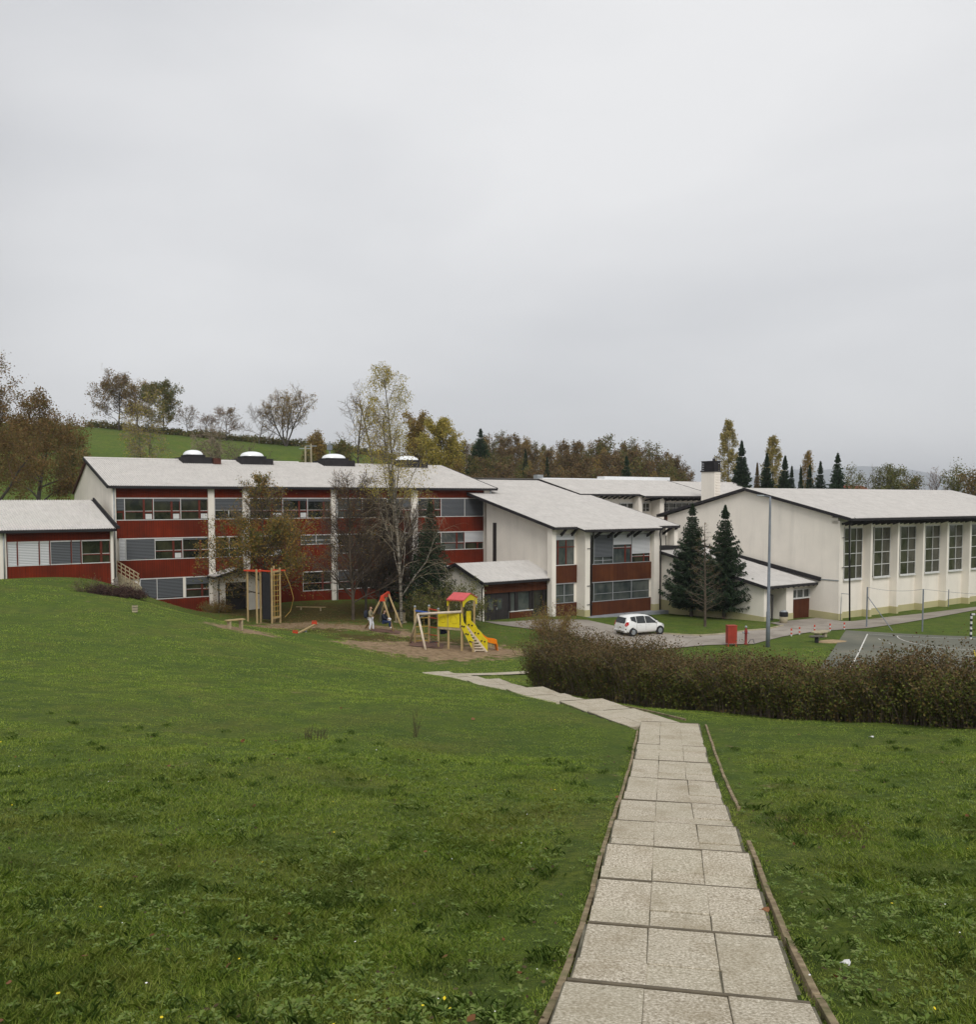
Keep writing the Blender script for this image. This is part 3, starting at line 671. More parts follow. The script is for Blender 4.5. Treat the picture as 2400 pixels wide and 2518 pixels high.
# skylights along the ridge
for i, (a, b, red) in enumerate(((448, 520, 1), (590, 669, 0), (794, 869, 0), (977, 1047, 0))):
    a, b = FM.S(a, -dR + 1.2), FM.S(b, -dR + 1.2); c = (a + b) / 2; mb = MB()
    mb.prism([FM.P(a, -dR + 1.7, zR - .45), FM.P(a, -dR + 1.7, zR + .25), FM.P(a, -dR - 1.5, zR + .25), FM.P(a, -dR - 1.5, zR - .45)], FM.u * (b - a)); mb.box(FM, a + .5, b - .55, -dR - 1.0, -dR + 1.3, zR + .25, zR + .50)
    sk = mb.build('skylight', M['edge'], main)
    mb = MB(); hw = (b - a) / 2 - .5; P_ = []
    for j in range(7):
        f = j / 6; rr = math.cos(f * math.pi / 2 * .93); zz = zR + .5 + .48 * math.sin(f * math.pi / 2)
        P_.append([FM.P(c - .03 + hw * rr * math.copysign(abs(math.cos(t)) ** .8, math.cos(t)), -dR + .15 + 1.1 * rr * math.copysign(abs(math.sin(t)) ** .8, math.sin(t)), zz) for t in np.linspace(0, 2 * math.pi, 25)[:-1]])
    V = np.vstack(P_); mb.add(V, [(i_ * 24 + j, i_ * 24 + (j + 1) % 24, (i_ + 1) * 24 + (j + 1) % 24, (i_ + 1) * 24 + j) for i_ in range(6) for j in range(24)] + [tuple(range(144, 168))])
    mb.build('dome', M['dome'], sk, smooth=True)
    if red: mb = MB(); mb.box(FM, b + .05, b + .75, -dR + .9, -dR + 2.0, zR - .4, zR + .18); mb.build('roof_hatch', M['rededge'], main)
pipe(FM, [(FM.S(280, .3), .3, z_e - .1), (FM.S(280, .3), .3, z_b + 3)], main, .05, 'zinc')
pipe(FM, [(FM.S(827, .3), .3, z_e - .1), (FM.S(827, .3), .3, z_b)], main, .05, 'zinc')
pipe(FM, [(FM.S(1204, .3), .45, z_e - .15), (FM.S(1204, .3), .45, CZ - .2)], main, .06, 'zinc')

# ---- low wing at far left
FA = frame_at(272, 73.5, 52); main_ = main
za_e, za_wt, za_wb, za_b = [CZ + q for q in (-2.2, -3.16, -4.97, -6.05)]
sA0 = FA.S(-330); wing = thing('school_wing', 'low single-storey wing with red boards and white blinds at the left edge', 'building', FA.P(-8, 0, za_b)); main = wing
gable_wall(FA, sA0, -.15, [(-.16, za_b - 3), (-.16, za_e - .12), (-5.9, CZ - .22), (-12, za_e - .12), (-12, za_b - 3)], M['cream'], wing)
corr_roof(FA, sA0, .15, .6, za_e - .12, -5.9, CZ - .10, wing); corr_roof(FA, sA0, .15, -12.5, za_e - .12, -5.9, CZ - .10, wing)
mb = MB(); mb.bar(FA.P(.3, .7, za_e + .0), FA.P(.3, -5.9, CZ + .0), .12, .26); mb.box(FA, .15, .45, .3, .75, za_e - .12, za_e + .12); mb.build('parapet', M['edge'], wing)
for a, b in ((-60, 12), (270, 276)): pillar(FA, FA.S(a, .2) if a > 0 else FA.S(-30, .2), FA.S(b, .2), -.15, .2, za_b - 1, za_e - .1, wing)
a, b = FA.S(12, .1), FA.S(270, .1)
band(FA, a, b, za_wt, za_e - .1, 0, wing); band(FA, a, b, za_b - 1, za_wb - .02, 0, wing)
for a, b, k in ((14, 38, dict(style='', blind=1, bmat='blindw')), (40, 92, dict(style='', blind=1, bmat='blindw')), (94, 118, dict(style='', blind=1, bmat='blindw')), (120, 171, dict(style='', blind=1, bmat='blindg')), (172, 195, dict(style='', blind=1, bmat='blindg')), (197, 269, dict(style='wn'))):
    window(FA, wing, FA.S(a), FA.S(b), za_wb, za_wt, 0, **k)
for x in (13, 39, 93, 119, 172, 196): pillar(FA, FA.S(x) - .04, FA.S(x) + .04, -.05, .045, za_wb, za_wt, wing, 'redfr', 'window_post')
pipe(FA, [(FA.S(6, .3), .3, za_e - .1), (FA.S(6, .3), .3, za_b)], wing, .05, 'zinc')
# far left continuation: bands and windows beyond the frame
a, b = FA.S(-320, .1), FA.S(-30, .1); band(FA, a, b, za_wt, za_e - .1, 0, wing); band(FA, a, b, za_b - 1, za_wb - .02, 0, wing)
for i in range(5): window(FA, wing, a + (b - a) * i / 5, a + (b - a) * (i + 1) / 5 - .05, za_wb, za_wt, 0, style='wn')

# ---- retaining wall with railing between wing and block
p0 = FM.P(FM.S(286, 1.0), 1.0, 0); p1 = FM.P(FM.S(337, 3.2), 3.2, 0)
d = (p1 - p0); Lr = np.linalg.norm(d); FR = Fr(p0[0], p0[1], math.degrees(math.atan2(d[0], d[1])))
zt0, zt1 = FR.Z(286, 1412), CZ - 6.98
rw = thing('retaining_wall', 'grey concrete retaining wall with pale metal railing beside the red block', 'wall', FR.P(0, 0, zt1 - 1))
mb = MB(); mb.prism([FR.P(0, 0, z_b - 1), FR.P(Lr, 0, z_b - 1), FR.P(Lr, 0, zt1), FR.P(0, 0, zt0)], -FR.nn * .3)
mb.build('wall', M['conc'], rw, FR)
mb = MB()
for k in range(4): mb.bar(FR.P(0, .02, zt0 + .15 + k * .3), FR.P(Lr + .1, .02, zt1 + .15 + k * .3), .05, .07)
for k in range(6): f = k / 5; z = zt0 + (zt1 - zt0) * f; mb.bar(FR.P(Lr * f, .06, z - .2), FR.P(Lr * f, .06, z + 1.1), .06)
mb.build('railing', M['wood2'], rw)

# ---- little white entrance porch
FP = frame_at(532, 78.5, 58); zg = CZ - 9.1
sp0, sp1 = 0, FP.S(640); spm = FP.S(583); spd0, spd1 = FP.S(551), FP.S(588)
ze = FP.Z(530, 1415); zr = FP.Z(583, 1399); zr = max(zr, ze + .5)
porch = thing('entrance_porch', 'small white gabled entrance porch with dark doorway in front of the red block', 'building', FP.P(2, 0, zg))
mb = MB(); zd = FP.Z(570, 1432)
mb.prism([FP.P(sp0, 0, zg - 1), FP.P(spd0, 0, zg - 1), FP.P(spd0, 0, zd), FP.P(spd1 + .7, 0, zd), FP.P(spd1 + .7, 0, zg - 1), FP.P(sp1, 0, zg - 1), FP.P(sp1, 0, ze - .1), FP.P(spm, 0, zr - .1), FP.P(sp0, 0, ze - .1)], -FP.nn * .3)
mb.box(FP, sp0, sp0 + .25, -3.3, -.3, zg - 1, ze - .12); mb.box(FP, sp1 - .25, sp1, -3.3, -.3, zg - 1, ze - .12)
mb.build('wall', M['cream'], porch, FP)
mb = MB(); mb.box(FP, spd0 - .1, spd1 + .8, -1.4, -1.2, zg - .5, zd + .3); dd = mb.build('door', M['doord'], porch)
mb = MB(); mb.box(FP, spd0 + .2, spd0 + .9, -1.2, -1.17, zg + .5, zd - .3); mb.box(FP, spd0 + 1.05, spd0 + 1.6, -1.2, -1.17, zg + .5, zd - .3); mb.build('door_pane', M['glass'], dd, FP)
mb = MB()
for s_, z_ in ((sp0 - .35, ze - .12), (sp1 + .35, ze - .12)): mb.prism([FP.P(s_, .5, z_), FP.P(spm, .5, zr), FP.P(spm, .5, zr + .07), FP.P(s_, .5, z_ + .07)], -FP.nn * 3.9)
mb.build('roof', M['roof'], porch, FP)
mb = MB()
for s_, z_ in ((sp0 - .35, ze - .12), (sp1 + .35, ze - .12)): mb.bar(FP.P(s_, .55, z_ - .06), FP.P(spm, .55, zr - .05), .08, .22); 
mb.bar(FP.P(sp0 - .38, .5, ze - .2), FP.P(sp0 - .38, -3.2, ze - .2), .08, .16); mb.build('fascia', M['edge'], porch)
mb = MB(); c = FP.P(spm + .15, .03, ze - .05); mb.tube([c, c + FP.nn * .1], .17, 16, 0); mb.tube([c + FP.nn * .1, c + FP.nn * .13], .11, 16, 1); mb.build('round_lamp', [M['edge'], M['white']], porch)
pipe(FP, [(.05, .3, ze - .2), (.05, .1, ze - .6), (.05, .07, zg)], porch, .05)

# ---- cream two-storey block with piers
FC = frame_at(1368, 83.5, 55)
ce, ct, cs, cb1, cl, cbase = [CZ + q for q in (-2.42, -3.2, -5.93, -7.55, -9.35, -10.75)]
cb = thing('cream_block', 'cream two-storey block with wide pale roof, tall piers and dark rafter ends', 'building', FC.P(7, 0, cbase))
sa, sb_, s_p1a, s_p1b, s_bb, s_p2a, s_p2b, s_cc, s_e = FC.S(1368, .35), FC.S(1418), FC.S(1440, 1.26), FC.S(1452, 1.26), FC.S(1601, .9), FC.S(1610, 1.3), FC.S(1623, 1.3), FC.S(1649), FC.S(1659, .9)
rK = 19.9; zK = CZ + 2.2; sl = (zK - (ce + .1)) / rK
rz = lambda n: ce + .1 - sl * n          # roof height for an outward offset n
bk = FC.P(0, -10.8, 0)
mb = MB()
mb.prism([FC.P(0.02, 0, cbase - 1), FC.P(0.02, 0, rz(0) - .2), FC.P(0.02, -10.9, rz(-10.9) - .2), FC.P(0.02, -10.9, cbase - 1)], FC.u * (s_e - .25))
w = mb.build('wall', M['cream'], cb, FC)
mb = MB(); mb.box(FC, s_e - 4, s_e - .3, -rK - 6, -10.9, cbase - 1, rz(-10.9) - .25); mb.box(FC, 3, s_e - 4, -rK - 6, -10.9, cbase - 1, rz(-10.9) - .25); mb.build('rear_wall', M['cream'], cb, FC)
pillar(FC, FC.S(1358, .35), sa, -.3, .35, cbase - 1, rz(.3) - .15, cb)
pillar(FC, s_p1a, s_p1b, 0, 1.26, cbase - 1, rz(1.2) - .12, cb); pillar(FC, s_p2a, s_p2b, 0, 1.3, cbase - 1, rz(1.3) - .12, cb); pillar(FC, FC.S(1659, .9), FC.S(1668, .9), 0, .9, cbase + 3.0, rz(.9) - .12, cb)
mb = MB(); mb.box(FC, s_p1b, s_p2a, 0, .78, cbase - 1, rz(.9) - .2); mb.build('bay_wall', M['cream'], cb, FC)
for (a, b, n) in ((s_p1a - .02, s_p1b + .02, 1.28), (s_p2a - .02, s_p2b + .02, 1.32)): pillar(FC, a, b, .1, n, cbase - .9, cbase + .75, cb, 'plinth', 'plinth')
# roof in steps, sharing one slope
corr_roof(FC, FC.S(1362, .6) - .15, s_p1a - .6, .85, rz(.85), -rK, zK, cb, sides=(1, 0))
corr_roof(FC, s_p1a - .6, FC.S(1630, 1.9), 1.9, rz(1.9), -rK, zK, cb, sides=(0, 0))
corr_roof(FC, FC.S(1630, 1.9), FC.S(1672, 1.2), 1.2, rz(1.2), -rK, zK, cb, sides=(0, 1))
mb = MB()
for pxs_, n0, n1 in (((1379, 1405), 0, .8), ((1461, 1494, 1510, 1542, 1558, 1590), .78, 1.85), ((1631, 1645), 0, 1.15)):
    for px in pxs_: s_ = FC.S(px, n0); mb.bar(FC.P(s_, n0 - .05, rz(n1) - .82), FC.P(s_, n1, rz(n1) - .16), .15, .20)
mb.build('rafter', M['edge'], cb)
band(FC, sa, s_p1a, cb1, cs - .02, .1, cb, 'brown'); band(FC, sa, s_p1a, cbase - 1, cl - .02, .1, cb, 'brown')
window(FC, cb, sa + .05, s_p1a - .25, cs, ct, .1, style='bars', blind=.14, bmat='blindw', tr=.6, gl='glass2'); window(FC, cb, sa + .05, s_p1a - .25, cl, cb1, .1, style='two', gl='glass2', trim='greyfr')
band(FC, s_p1b, s_p2a, cb1, cs - .02, .9, cb, 'brown'); band(FC, s_p1b, s_p2a, cbase - 1, cl - .02, .9, cb, 'brown')
xs = [1453, 1461, 1508, 1554, 1600]
for i in range(4):
    a, b = FC.S(xs[i], .9), FC.S(xs[i + 1], .9)
    window(FC, cb, a, b, cs, ct, .9, **[dict(style='', gl='glass'), dict(style='two', blind=.78, bmat='blindg', tr=.12, gl='glass2'), dict(style='wn', blind=.36, bmat='blindw', gl='glass2', tr=.52), dict(style='wn', blind=.7, bmat='blindw', tr=.2)][i], trim='greyfr')
    window(FC, cb, a, b, cl, cb1, .9, **[dict(style='', gl='glass'), dict(style='t', gl='glass2'), dict(style='t', gl='glass2'), dict(style='t', gl='glass2')][i], trim='greyfr')
mb = MB(); mb.box(FC, s_p1b, s_p2a, .8, .97, ct, ct + .14); mb.build('lintel_rail', M['white'], cb)
window(FC, cb, FC.S(1624), FC.S(1641), CZ - 4.85, CZ - 3.5, .08, style='', trim='cream')
mb = MB(); mb.box(FC, s_p2b - .6, s_e + .7, 0, 1.0, FC.Z(1640, 1345, .9) - .2, FC.Z(1640, 1345, .9) + .12); mb.build('flashing', M['edge'], cb)
mb = MB(); n_ = -9.7; mb.prism([FC.P(0.0, -9.2, CZ - 7), FC.P(0.0, -9.75, CZ - 7), FC.P(0, -9.75, CZ - 2.3), FC.P(0, -9.2, CZ - 2.3)], -FC.u * .04); mb.build('slot_window', M['doord'], cb)
for s_, n_, jog in ((s_p1b + .35, 1.05, 1.9), (FC.S(1627, 1.5), 1.45, 1.9)):
    pipe(FC, [(s_ - .5, jog, rz(1.9) - .1), (s_ - .3, jog - .3, rz(1.9) - .5), (s_, n_, rz(1.9) - 1.2), (s_, n_, cbase + .2)], cb, .07)
mb = MB()
for z_ in (FC.Z(1445, 1349, 1.3), FC.Z(1445, 1441, 1.3), FC.Z(1445, 1487, 1.3)): mb.bar(FC.P(s_p1b - .35, 1.3, z_), FC.P(s_p1b + .35, 1.3, z_), .05)
mb.build('pipe_bracket', M['pipe'], cb)
mb = MB(); mb.box(FC, s_p1b - .5, s_p2b + .5, .8, 2.1, cbase - .4, cbase + .14); tag(mb.build('paved_strip', m_var('grey_paving', srgb(140, 143, 148), .15, 2)), kind='structure')

# ---- far upper roof with clerestory facade, and the chimney
FH = frame_at(1765, 112, 55); zH = CZ + .32; rH = 8.3; zHr = CZ + 2.3; slh = (zHr - zH) / rH
hz = lambda n: zH - slh * n
up = thing('upper_block', 'distant cream upper storey behind the roofs with clerestory windows and rafter ends', 'building', FH.P(-15, 0, CZ - 5))
sH0 = FH.S(1440); 
corr_roof(FH, FH.S(1588), 0, 0, zH, -rH, zHr, up, sides=(0, 1)); corr_roof(FH, sH0, FH.S(1588), -.9, hz(-.9), -rH, zHr, up, sides=(0, 0))
nW = -1.9
mb = MB(); mb.box(FH, sH0, -.3, -rH, nW - .13, CZ - 11, hz(nW) - .25); mb.build('wall', M['cream'], up, FH)
for a, b in ((1571, 1580), (1617, 1627)): pillar(FH, FH.S(a, -1.0), FH.S(b, -1.0), nW - .2, -1.0 if a < 1600 else -.6, CZ - 11, hz(-1) - .15, up)
wt_, wb_ = FH.Z(1640, 1236, nW), FH.Z(1640, 1257, nW)
for a, b in ((1525, 1562), (1580, 1598), (1629, 1662), (1662, 1694), (1694, 1730)): window(FH, up, FH.S(a, nW), FH.S(b, nW), wb_, wt_, nW, style='two', gl='glass')
band(FH, FH.S(1627, nW), FH.S(1740, nW), wb_ - 1.6, wb_ - .03, nW, up, 'brown')
mb = MB()
for px in np.arange(1480, 1755, 13): s_ = FH.S(px, -1.2); nE = -.1 if px > 1590 else -1.0; mb.bar(FH.P(s_, nW, hz(nE) - .5), FH.P(s_, nE, hz(nE) - .2), .10, .16)
mb.build('rafter', M['edge'], up); pipe(FH, [(FH.S(1637, -1.6), -1.6, zH - .2), (FH.S(1637, -1.6), -1.6, CZ - 4)], up)
# back slopes behind both ridges, with the raised strips
corr_roof(FH, FH.S(1080, -rH), 0, -rH - 14, CZ - 1.2, -rH, zHr - .02, up, name='rear_roof')
mb = MB(); mb.box(FH, FH.S(1330, -9), FH.S(1500, -9), -rH - 1.6, -rH - .4, zHr - .3, FH.Z(1400, 1176, -9)); mb.box(FH, FH.S(1480, -11), FH.S(1640, -11), -rH - 3.6, -rH - 2.2, zHr - 1.5, FH.Z(1560, 1173, -11)); mb.build('roof_upstand', M['dome'], up, FH)
mb = MB(); s_ = FH.S(1318, -9); mb.prism([FH.P(s_, -rH - .5, zHr), FH.P(s_, -rH - .5, zHr + .5), FH.P(s_, -rH - 1.2, zHr + .5), FH.P(s_, -rH - 1.2, zHr)], FH.u * .9); mb.build('roof_hatch', M['zinc'], up)
# roof between, behind the chimney
FG = frame_at(1900, 136, 55); hall = thing('rear_hall', 'low pale hall roof between the white chimney and the gym gable', 'building', FG.P(-10, 0, CZ - 5))
zg1 = FG.Z(1760, 1186, -6); gable_wall(FG, FG.S(1600), 0, [(1, CZ - 11), (1, CZ - 1.1), (-6, zg1 - .15), (-14, CZ - 1), (-14, CZ - 11)], M['cream'], hall)
corr_roof(FG, FG.S(1600), .4, 1.6, CZ - .85, -6, zg1, hall); corr_roof(FG, FG.S(1600), .4, -14.5, CZ - .85, -6, zg1, hall)
FX = frame_at(1757, 106, 55); ch = thing('chimney', 'square white rendered chimney with black slatted cap above the roofs', 'chimney', FX.P(-1, 0, CZ - 1))
zc1, zc2 = FX.Z(1757, 1160), FX.Z(1757, 1133); wC = 2.0; wR = FX.S(1771)
mb = MB(); mb.box(FX, 0, wR, -wC, 0, CZ - 4, zc1)
for k in range(9): mb.box(FX, .12, wR - .08, 0.01, .10, CZ + .3 + k * .32, CZ + .42 + k * .32)
mb.build('shaft', M['cream'], ch, FX)
mb = MB(); mb.box(FX, -.1, wR + .1, -wC - .1, .1, zc1, zc1 + .14)
for k in range(4): mb.box(FX, .02, wR - .02, -wC + .02, -.02, zc1 + .2 + k * .26, zc1 + .38 + k * .26)
mb.box(FX, -.04, wR + .04, -wC - .04, .04, zc2 - .08, zc2)
for s_ in (.05, wR - .05):
    for n_ in (-wC + .05, -.05): mb.bar(FX.P(s_, n_, zc1), FX.P(s_, n_, zc2 - .05), .1)
mb.box(FX, .15, wR - .15, -wC + .2, -.2, zc1 + .1, zc2 - .1); mb.tube([FX.P(.5, -.6, zc2), FX.P(.5, -.6, zc2 + .28)], .16, 10); mb.tube([FX.P(.5, -.2, zc2), FX.P(.5, -.15, zc2 + .6), FX.P(.65, .0, zc2 + .75), FX.P(.8, .1, zc2 + .4)], .02, 5)
mb.build('cap', M['edge'], ch)

# ---- brown entrance pavilion
FD = frame_at(1185, 79.2, 53); de = CZ - 6.95; db_ = CZ - 10.5; drn, drz = -3.6, CZ - 5.68
sD = FD.S(1380); pav = thing('entrance_pavilion', 'low pavilion with dark double doors, brown boards and pale corrugated roof', 'building', FD.P(4, 0, db_))
s1r = FD.S(1362)
gable_wall(FD, 0.02, sD - .1, [(-.35, db_ - 1), (-.35, de - .1), (drn, drz - .15), (drn * 2 - 1, de - .3), (drn * 2 - 1, db_ - 1)], M['cream'], pav)
corr_roof(FD, -.25, sD, .55, de - .12, drn, drz, pav); corr_roof(FD, -.25, sD, 2 * drn - 1.4, de - .35, drn, drz, pav)
pillar(FD, 0, .16, -.35, .1, db_ - 1, de - .1, pav); pillar(FD, FD.S(1367, .1), FD.S(1380, .1), -.35, .1, db_ - 1, de - .15, pav)
zt = FD.Z(1240, 1457); band(FD, .17, s1r, zt, de - .12, -.05, pav, 'brown')
sdo = FD.S(1254); mb = MB(); mb.box(FD, .2, sdo, -.34, -.18, db_ - .5, zt); do = mb.build('door', M['doord'], pav)
mb = MB(); sm = (sdo + .2) / 2
mb.box(FD, sm - .02, sm + .02, -.18, -.165, db_ - .5, zt); mb.box(FD, .2, sdo, -.18, -.16, zt - .1, zt); mb.box(FD, .2, .28, -.18, -.16, db_ - .5, zt - .1); mb.box(FD, sdo - .08, sdo, -.18, -.16, db_ - .5, zt - .1); mb.build('door_frame', M['edge'], do)
mb = MB(); mb.box(FD, sm - .75, sm - .3, -.178, -.16, db_ + 1.0, db_ + 1.9); mb.box(FD, sm + .2, sm + .65, -.178, -.16, db_ + 1.0, db_ + 1.9); mb.build('door_pane', M['glass2'], do, FD)
mb = MB(); mb.box(FD, sm + .05, sm + .1, -.17, -.1, db_ + .95, db_ + 1.15); mb.build('handle', M['zinc'], do)
a, b = FD.S(1256), FD.S(1311); zs = FD.Z(1283, 1502)
mb = MB(); mb.box(FD, a, b + .1, -.34, -.05, zs - .03, zs + .03); mb.build('sill', M['white'], pav)
band(FD, a, b, db_ - .5, zs - .04, -.1, pav, 'brown')
for a, b in ((1258, 1271), (1276, 1307), (1315, 1340), (1342, 1361)):
    a_, b_ = FD.S(a), FD.S(b); mb = MB(); z0 = zs + .04 if a < 1310 else zs + .05 - (0 if a < 1310 else .6)
    mb.box(FD, a_ - .08, a_ + .04, -.3, -.12, z0, zt); mb.box(FD, b_ - .04, b_ + .1, -.3, -.12, z0, zt); mb.box(FD, a_ + .04, b_ - .04, -.3, -.14, zt - .1, zt); w = mb.build('window', M['doord'], pav)
    mb = MB(); mb.box(FD, a_, b_, -.3, -.28, z0, zt); mb.build('pane', M['glass2'] if a < 1310 else M['glass'], w, FD)
mb = MB(); mb.box(FD, FD.S(1313), s1r, -.34, -.3, db_ - .5, zt); mb.build('recess_panel', M['doord'], pav)
pipe(FD, [(-.02, .45, de - .25), (-.05, .1, de - .7), (-.05, .12, db_)], pav, .05)
# step-down flashing where its roof meets the cream block
mb = MB(); mb.bar(FD.P(sD + .15, -3.6, drz + .15), FD.P(sD + .15, .6, de - .02), .3, .22); mb.build('roof_flashing', M['edge'], pav)

FG2 = frame_at(2067, 82, 54)
# ---- gym annex
FE = frame_at(1883, 80, 54); ee = CZ - 7.40; eb = CZ - 10.55; rE = 12.6; zE = CZ - 4.85; sle = (zE - ee) / rE
ez = lambda n: ee - sle * n
sE1 = FE.S(2010) + .3
ann = thing('gym_annex', 'low white annex under a pale lean-to roof with brown garage door', 'building', FE.P(4, 0, eb))
s_a, s_b, s_c, s_d, s_f = 0, FE.S(1890), FE.S(1938), FE.S(1955), FE.S(2008)
mb = MB(); mb.prism([FE.P(0, -.9, eb - 1), FE.P(0, -.9, ez(-.9) - .2), FE.P(0, -rE, ez(-rE) - .2), FE.P(0, -rE, eb - 1)], FE.u * s_b)
mb.box(FE, s_b, sE1, -rE + .1, -2.4, eb - 1, ez(-2.4) - .25); mb.box(FE, s_c, sE1, -2.4, -.5, eb - 1, ez(-.5) - .2); mb.build('wall', M['cream'], ann, FE)
pillar(FE, 0, s_b, -.9, 0, eb - 1, ez(0) - .15, ann); pillar(FE, s_c, s_d, -.5, 0, eb - 1, ez(0) - .15, ann)
mb = MB(); mb.prism([FE.P(-.03, -rE - .2, eb - .9), FE.P(-.03, .03, eb - .9), FE.P(-.03, .03, eb + .42), FE.P(-.03, -rE - .2, eb + .95)], FE.u * .04); mb.box(FE, .0, s_b + .02, -.1, .03, eb - .9, eb + .42); mb.box(FE, s_c - .02, s_d + .02, -.45, .03, eb - .9, eb + .5); mb.build('plinth', M['plinth'], ann, FE)
corr_roof(FE, -.35, sE1, .45, ez(.45), -rE, zE, ann, sides=(1, 0))
FGB = Fr(FG2.o[0], FG2.o[1], 54 - 90); mb = MB(); sA_, sB_ = FGB.S(2021, -.12), FGB.S(1722, -.12)
mb.bar(FGB.P(sA_, -.12, FGB.Z(2021, 1424, -.12)), FGB.P(sB_, -.12, FGB.Z(1722, 1341, -.12)), .24, .34); mb.build('roof_flashing', M['edge'], ann)
mb = MB()
for k in range(10): s_ = s_b + (sE1 - s_b) * (k + .5) / 10; mb.bar(FE.P(s_, -.6, ez(-.6) - .25), FE.P(s_, .4, ez(.4) - .2), .1, .16)
mb.build('rafter', M['edge'], ann)
zg0, zg1_, zw1 = FE.Z(1982, 1522, -.35), FE.Z(1982, 1471, -.35), FE.Z(1982, 1449, -.35)
mb = MB(); mb.box(FE, s_d + .03, s_f, -.5, -.38, eb - .5, zg1_); mb.build('garage_door', M['brown'], ann, FE)
mb = MB()
for k in range(4): s_ = s_d + .03 + (s_f - s_d - .3) * k / 3; mb.box(FE, s_, s_ + .1, -.5, -.34, zg1_ + .12, zw1)
mb.box(FE, s_d + .03, s_f, -.5, -.33, zg1_, zg1_ + .12); mb.box(FE, s_d + .03, s_f - .2, -.5, -.34, zw1, zw1 + .06); w = mb.build('window', M['white'], ann); mb = MB(); mb.box(FE, s_d + .03, s_f - .3, -.5, -.46, zg1_ + .12, zw1); mb.build('pane', M['glass2'], w, FE)
mb = MB(); mb.box(FE, s_b + .9, s_b + 1.9, -2.38, -2.3, eb - .3, eb + 2.1); dd = mb.build('door', M['doord'], ann); 
mb = MB(); mb.bar(FE.P(s_b + 1.0, -.2, eb), FE.P(s_b + 1.0, -.2, ez(0) - .9), .12); mb.bar(FE.P(s_b + 1.0, -.2, ez(0) - .95), FE.P(s_b + .1, -.2, ez(0) - .6), .1); mb.build('post', M['pipe'], ann)
mb = MB(); mb.box(FE, s_b + .05, s_c - .02, -1.2, -1.1, zw1 + .3, ez(0) - .3); mb.build('beam', M['cream'], ann)

# ---- gym
ge = CZ - 1.42; gb = CZ - 10.75; gR, gZ = -10.2, CZ + 1.02; gL = 37.8
gs = lambda n: ge + .02 - (gZ - ge) / 10.2 * n
gym = thing('sports_hall', 'tall cream sports hall with buttresses, gridded windows and wide pale gabled roof', 'building', FG2.P(15, 0, gb))
gable_wall(FG2, 0, gL, [(-.78, gb - 1), (-.78, gs(-.78) - .25), (gR, gZ - .18), (2 * gR + .0, gs(0) - .3), (2 * gR, gb - 1)], M['cream'], gym)
pillar(FG2, 0, FG2.S(2077), -.78, 0, gb - 1, gs(0) - .5, gym, name='buttress')
corr_roof(FG2, -.3, gL + .3, 1.25, gs(1.25), gR, gZ, gym); corr_roof(FG2, -.3, gL + .3, 2 * gR - 1.2, gs(1.25), gR, gZ, gym)
wz1, wz0 = CZ - 2.58, CZ - 7.22; s_bt = [FG2.S(x) for x in (2144, 2210, 2273, 2333, 2388)]; stp = (s_bt[-1] - s_bt[0]) / 4
s_bt = [s_bt[0] + stp * i for i in range(9)]
for i, s_ in enumerate(s_bt):
    if s_ + .3 < gL: pillar(FG2, s_, s_ + .3, -.78, 0, gb - 1, gs(0) - .45, gym, name='buttress')
prev = FG2.S(2077)
def gwin(a, b, cols):
    mb = MB(); n = -.66; t = .05
    mb.box(FG2, a, b, n - .05, n + .10, wz0 - .12, wz0)
    for k in range(cols + 1): s_ = a + (b - a - t) * k / cols; mb.box(FG2, s_, s_ + t, n - .05, n, wz0, wz1)
    for k in range(5): z = wz0 + (wz1 - wz0 - .06) * k / 4; mb.box(FG2, a, b, n - .045, n + .004, z, z + .06)
    w = mb.build('window', M['white'], gym); mb = MB(); mb.box(FG2, a, b, n - .12, n - .08, wz0, wz1); mb.build('pane', M['gymglass'], w, FG2)
M['gymglass'] = m_glass('hall_glass', (0.028, 0.030, 0.018, 1), (0.075, 0.072, 0.052, 1), .1)
gwin(FG2.S(2079, -.66), FG2.S(2124, -.66), 3)
wpx = [(2150, 2191), (2217, 2255), (2280, 2315), (2338, 2372)]
dw = [(FG2.S(a, -.66) - s_, FG2.S(b, -.66) - s_) for (a, b), s_ in zip(wpx, s_bt)]; wa = sum(q[0] for q in dw) / 4; wb2 = sum(q[1] for q in dw) / 4
for s_ in s_bt[:-1]:
    if s_ + stp < gL + .5: gwin(s_ + wa, s_ + wb2, 2)
mb = MB(); mb.box(FG2, 0, gL, -.78, -.2, ge - .75, gs(-.2) - .28); mb.build('eave_beam', M['cream'], gym, FG2)
mb = MB()
k = int(gL / .95)
for i in range(k): s_ = .3 + i * .95; mb.bar(FG2.P(s_, -.3, gs(1.15) - .62), FG2.P(s_, 1.15, gs(1.15) - .18), .10, .18)
mb.build('rafter', M['edge'], gym)
mb = MB(); mb.box(FG2, -.03, gL, -.8, -.74, gb - .9, gb + .62); mb.prism([FG2.P(-.04, .03, gb - .9), FG2.P(-.04, -3.4, gb - .9), FG2.P(-.04, -3.4, gb + .78), FG2.P(-.04, .03, gb + .66)], FG2.u * .05); mb.box(FG2, -.03, FG2.S(2077) + .02, -.74, .03, gb - .9, gb + .64)
for s_ in s_bt: 
    if s_ + .3 < gL: mb.box(FG2, s_ - .02, s_ + .32, -.74, .03, gb - .9, gb + .66)
mb.build('plinth', M['plinth'], gym, FG2)
mb = MB(); z = FG2.Z(2040, 1430); mb.bar(FG2.P(-.03, 0, z), FG2.P(-.03, -1.9, z), .05, .09); mb.build('string_course', M['zinc'], gym)
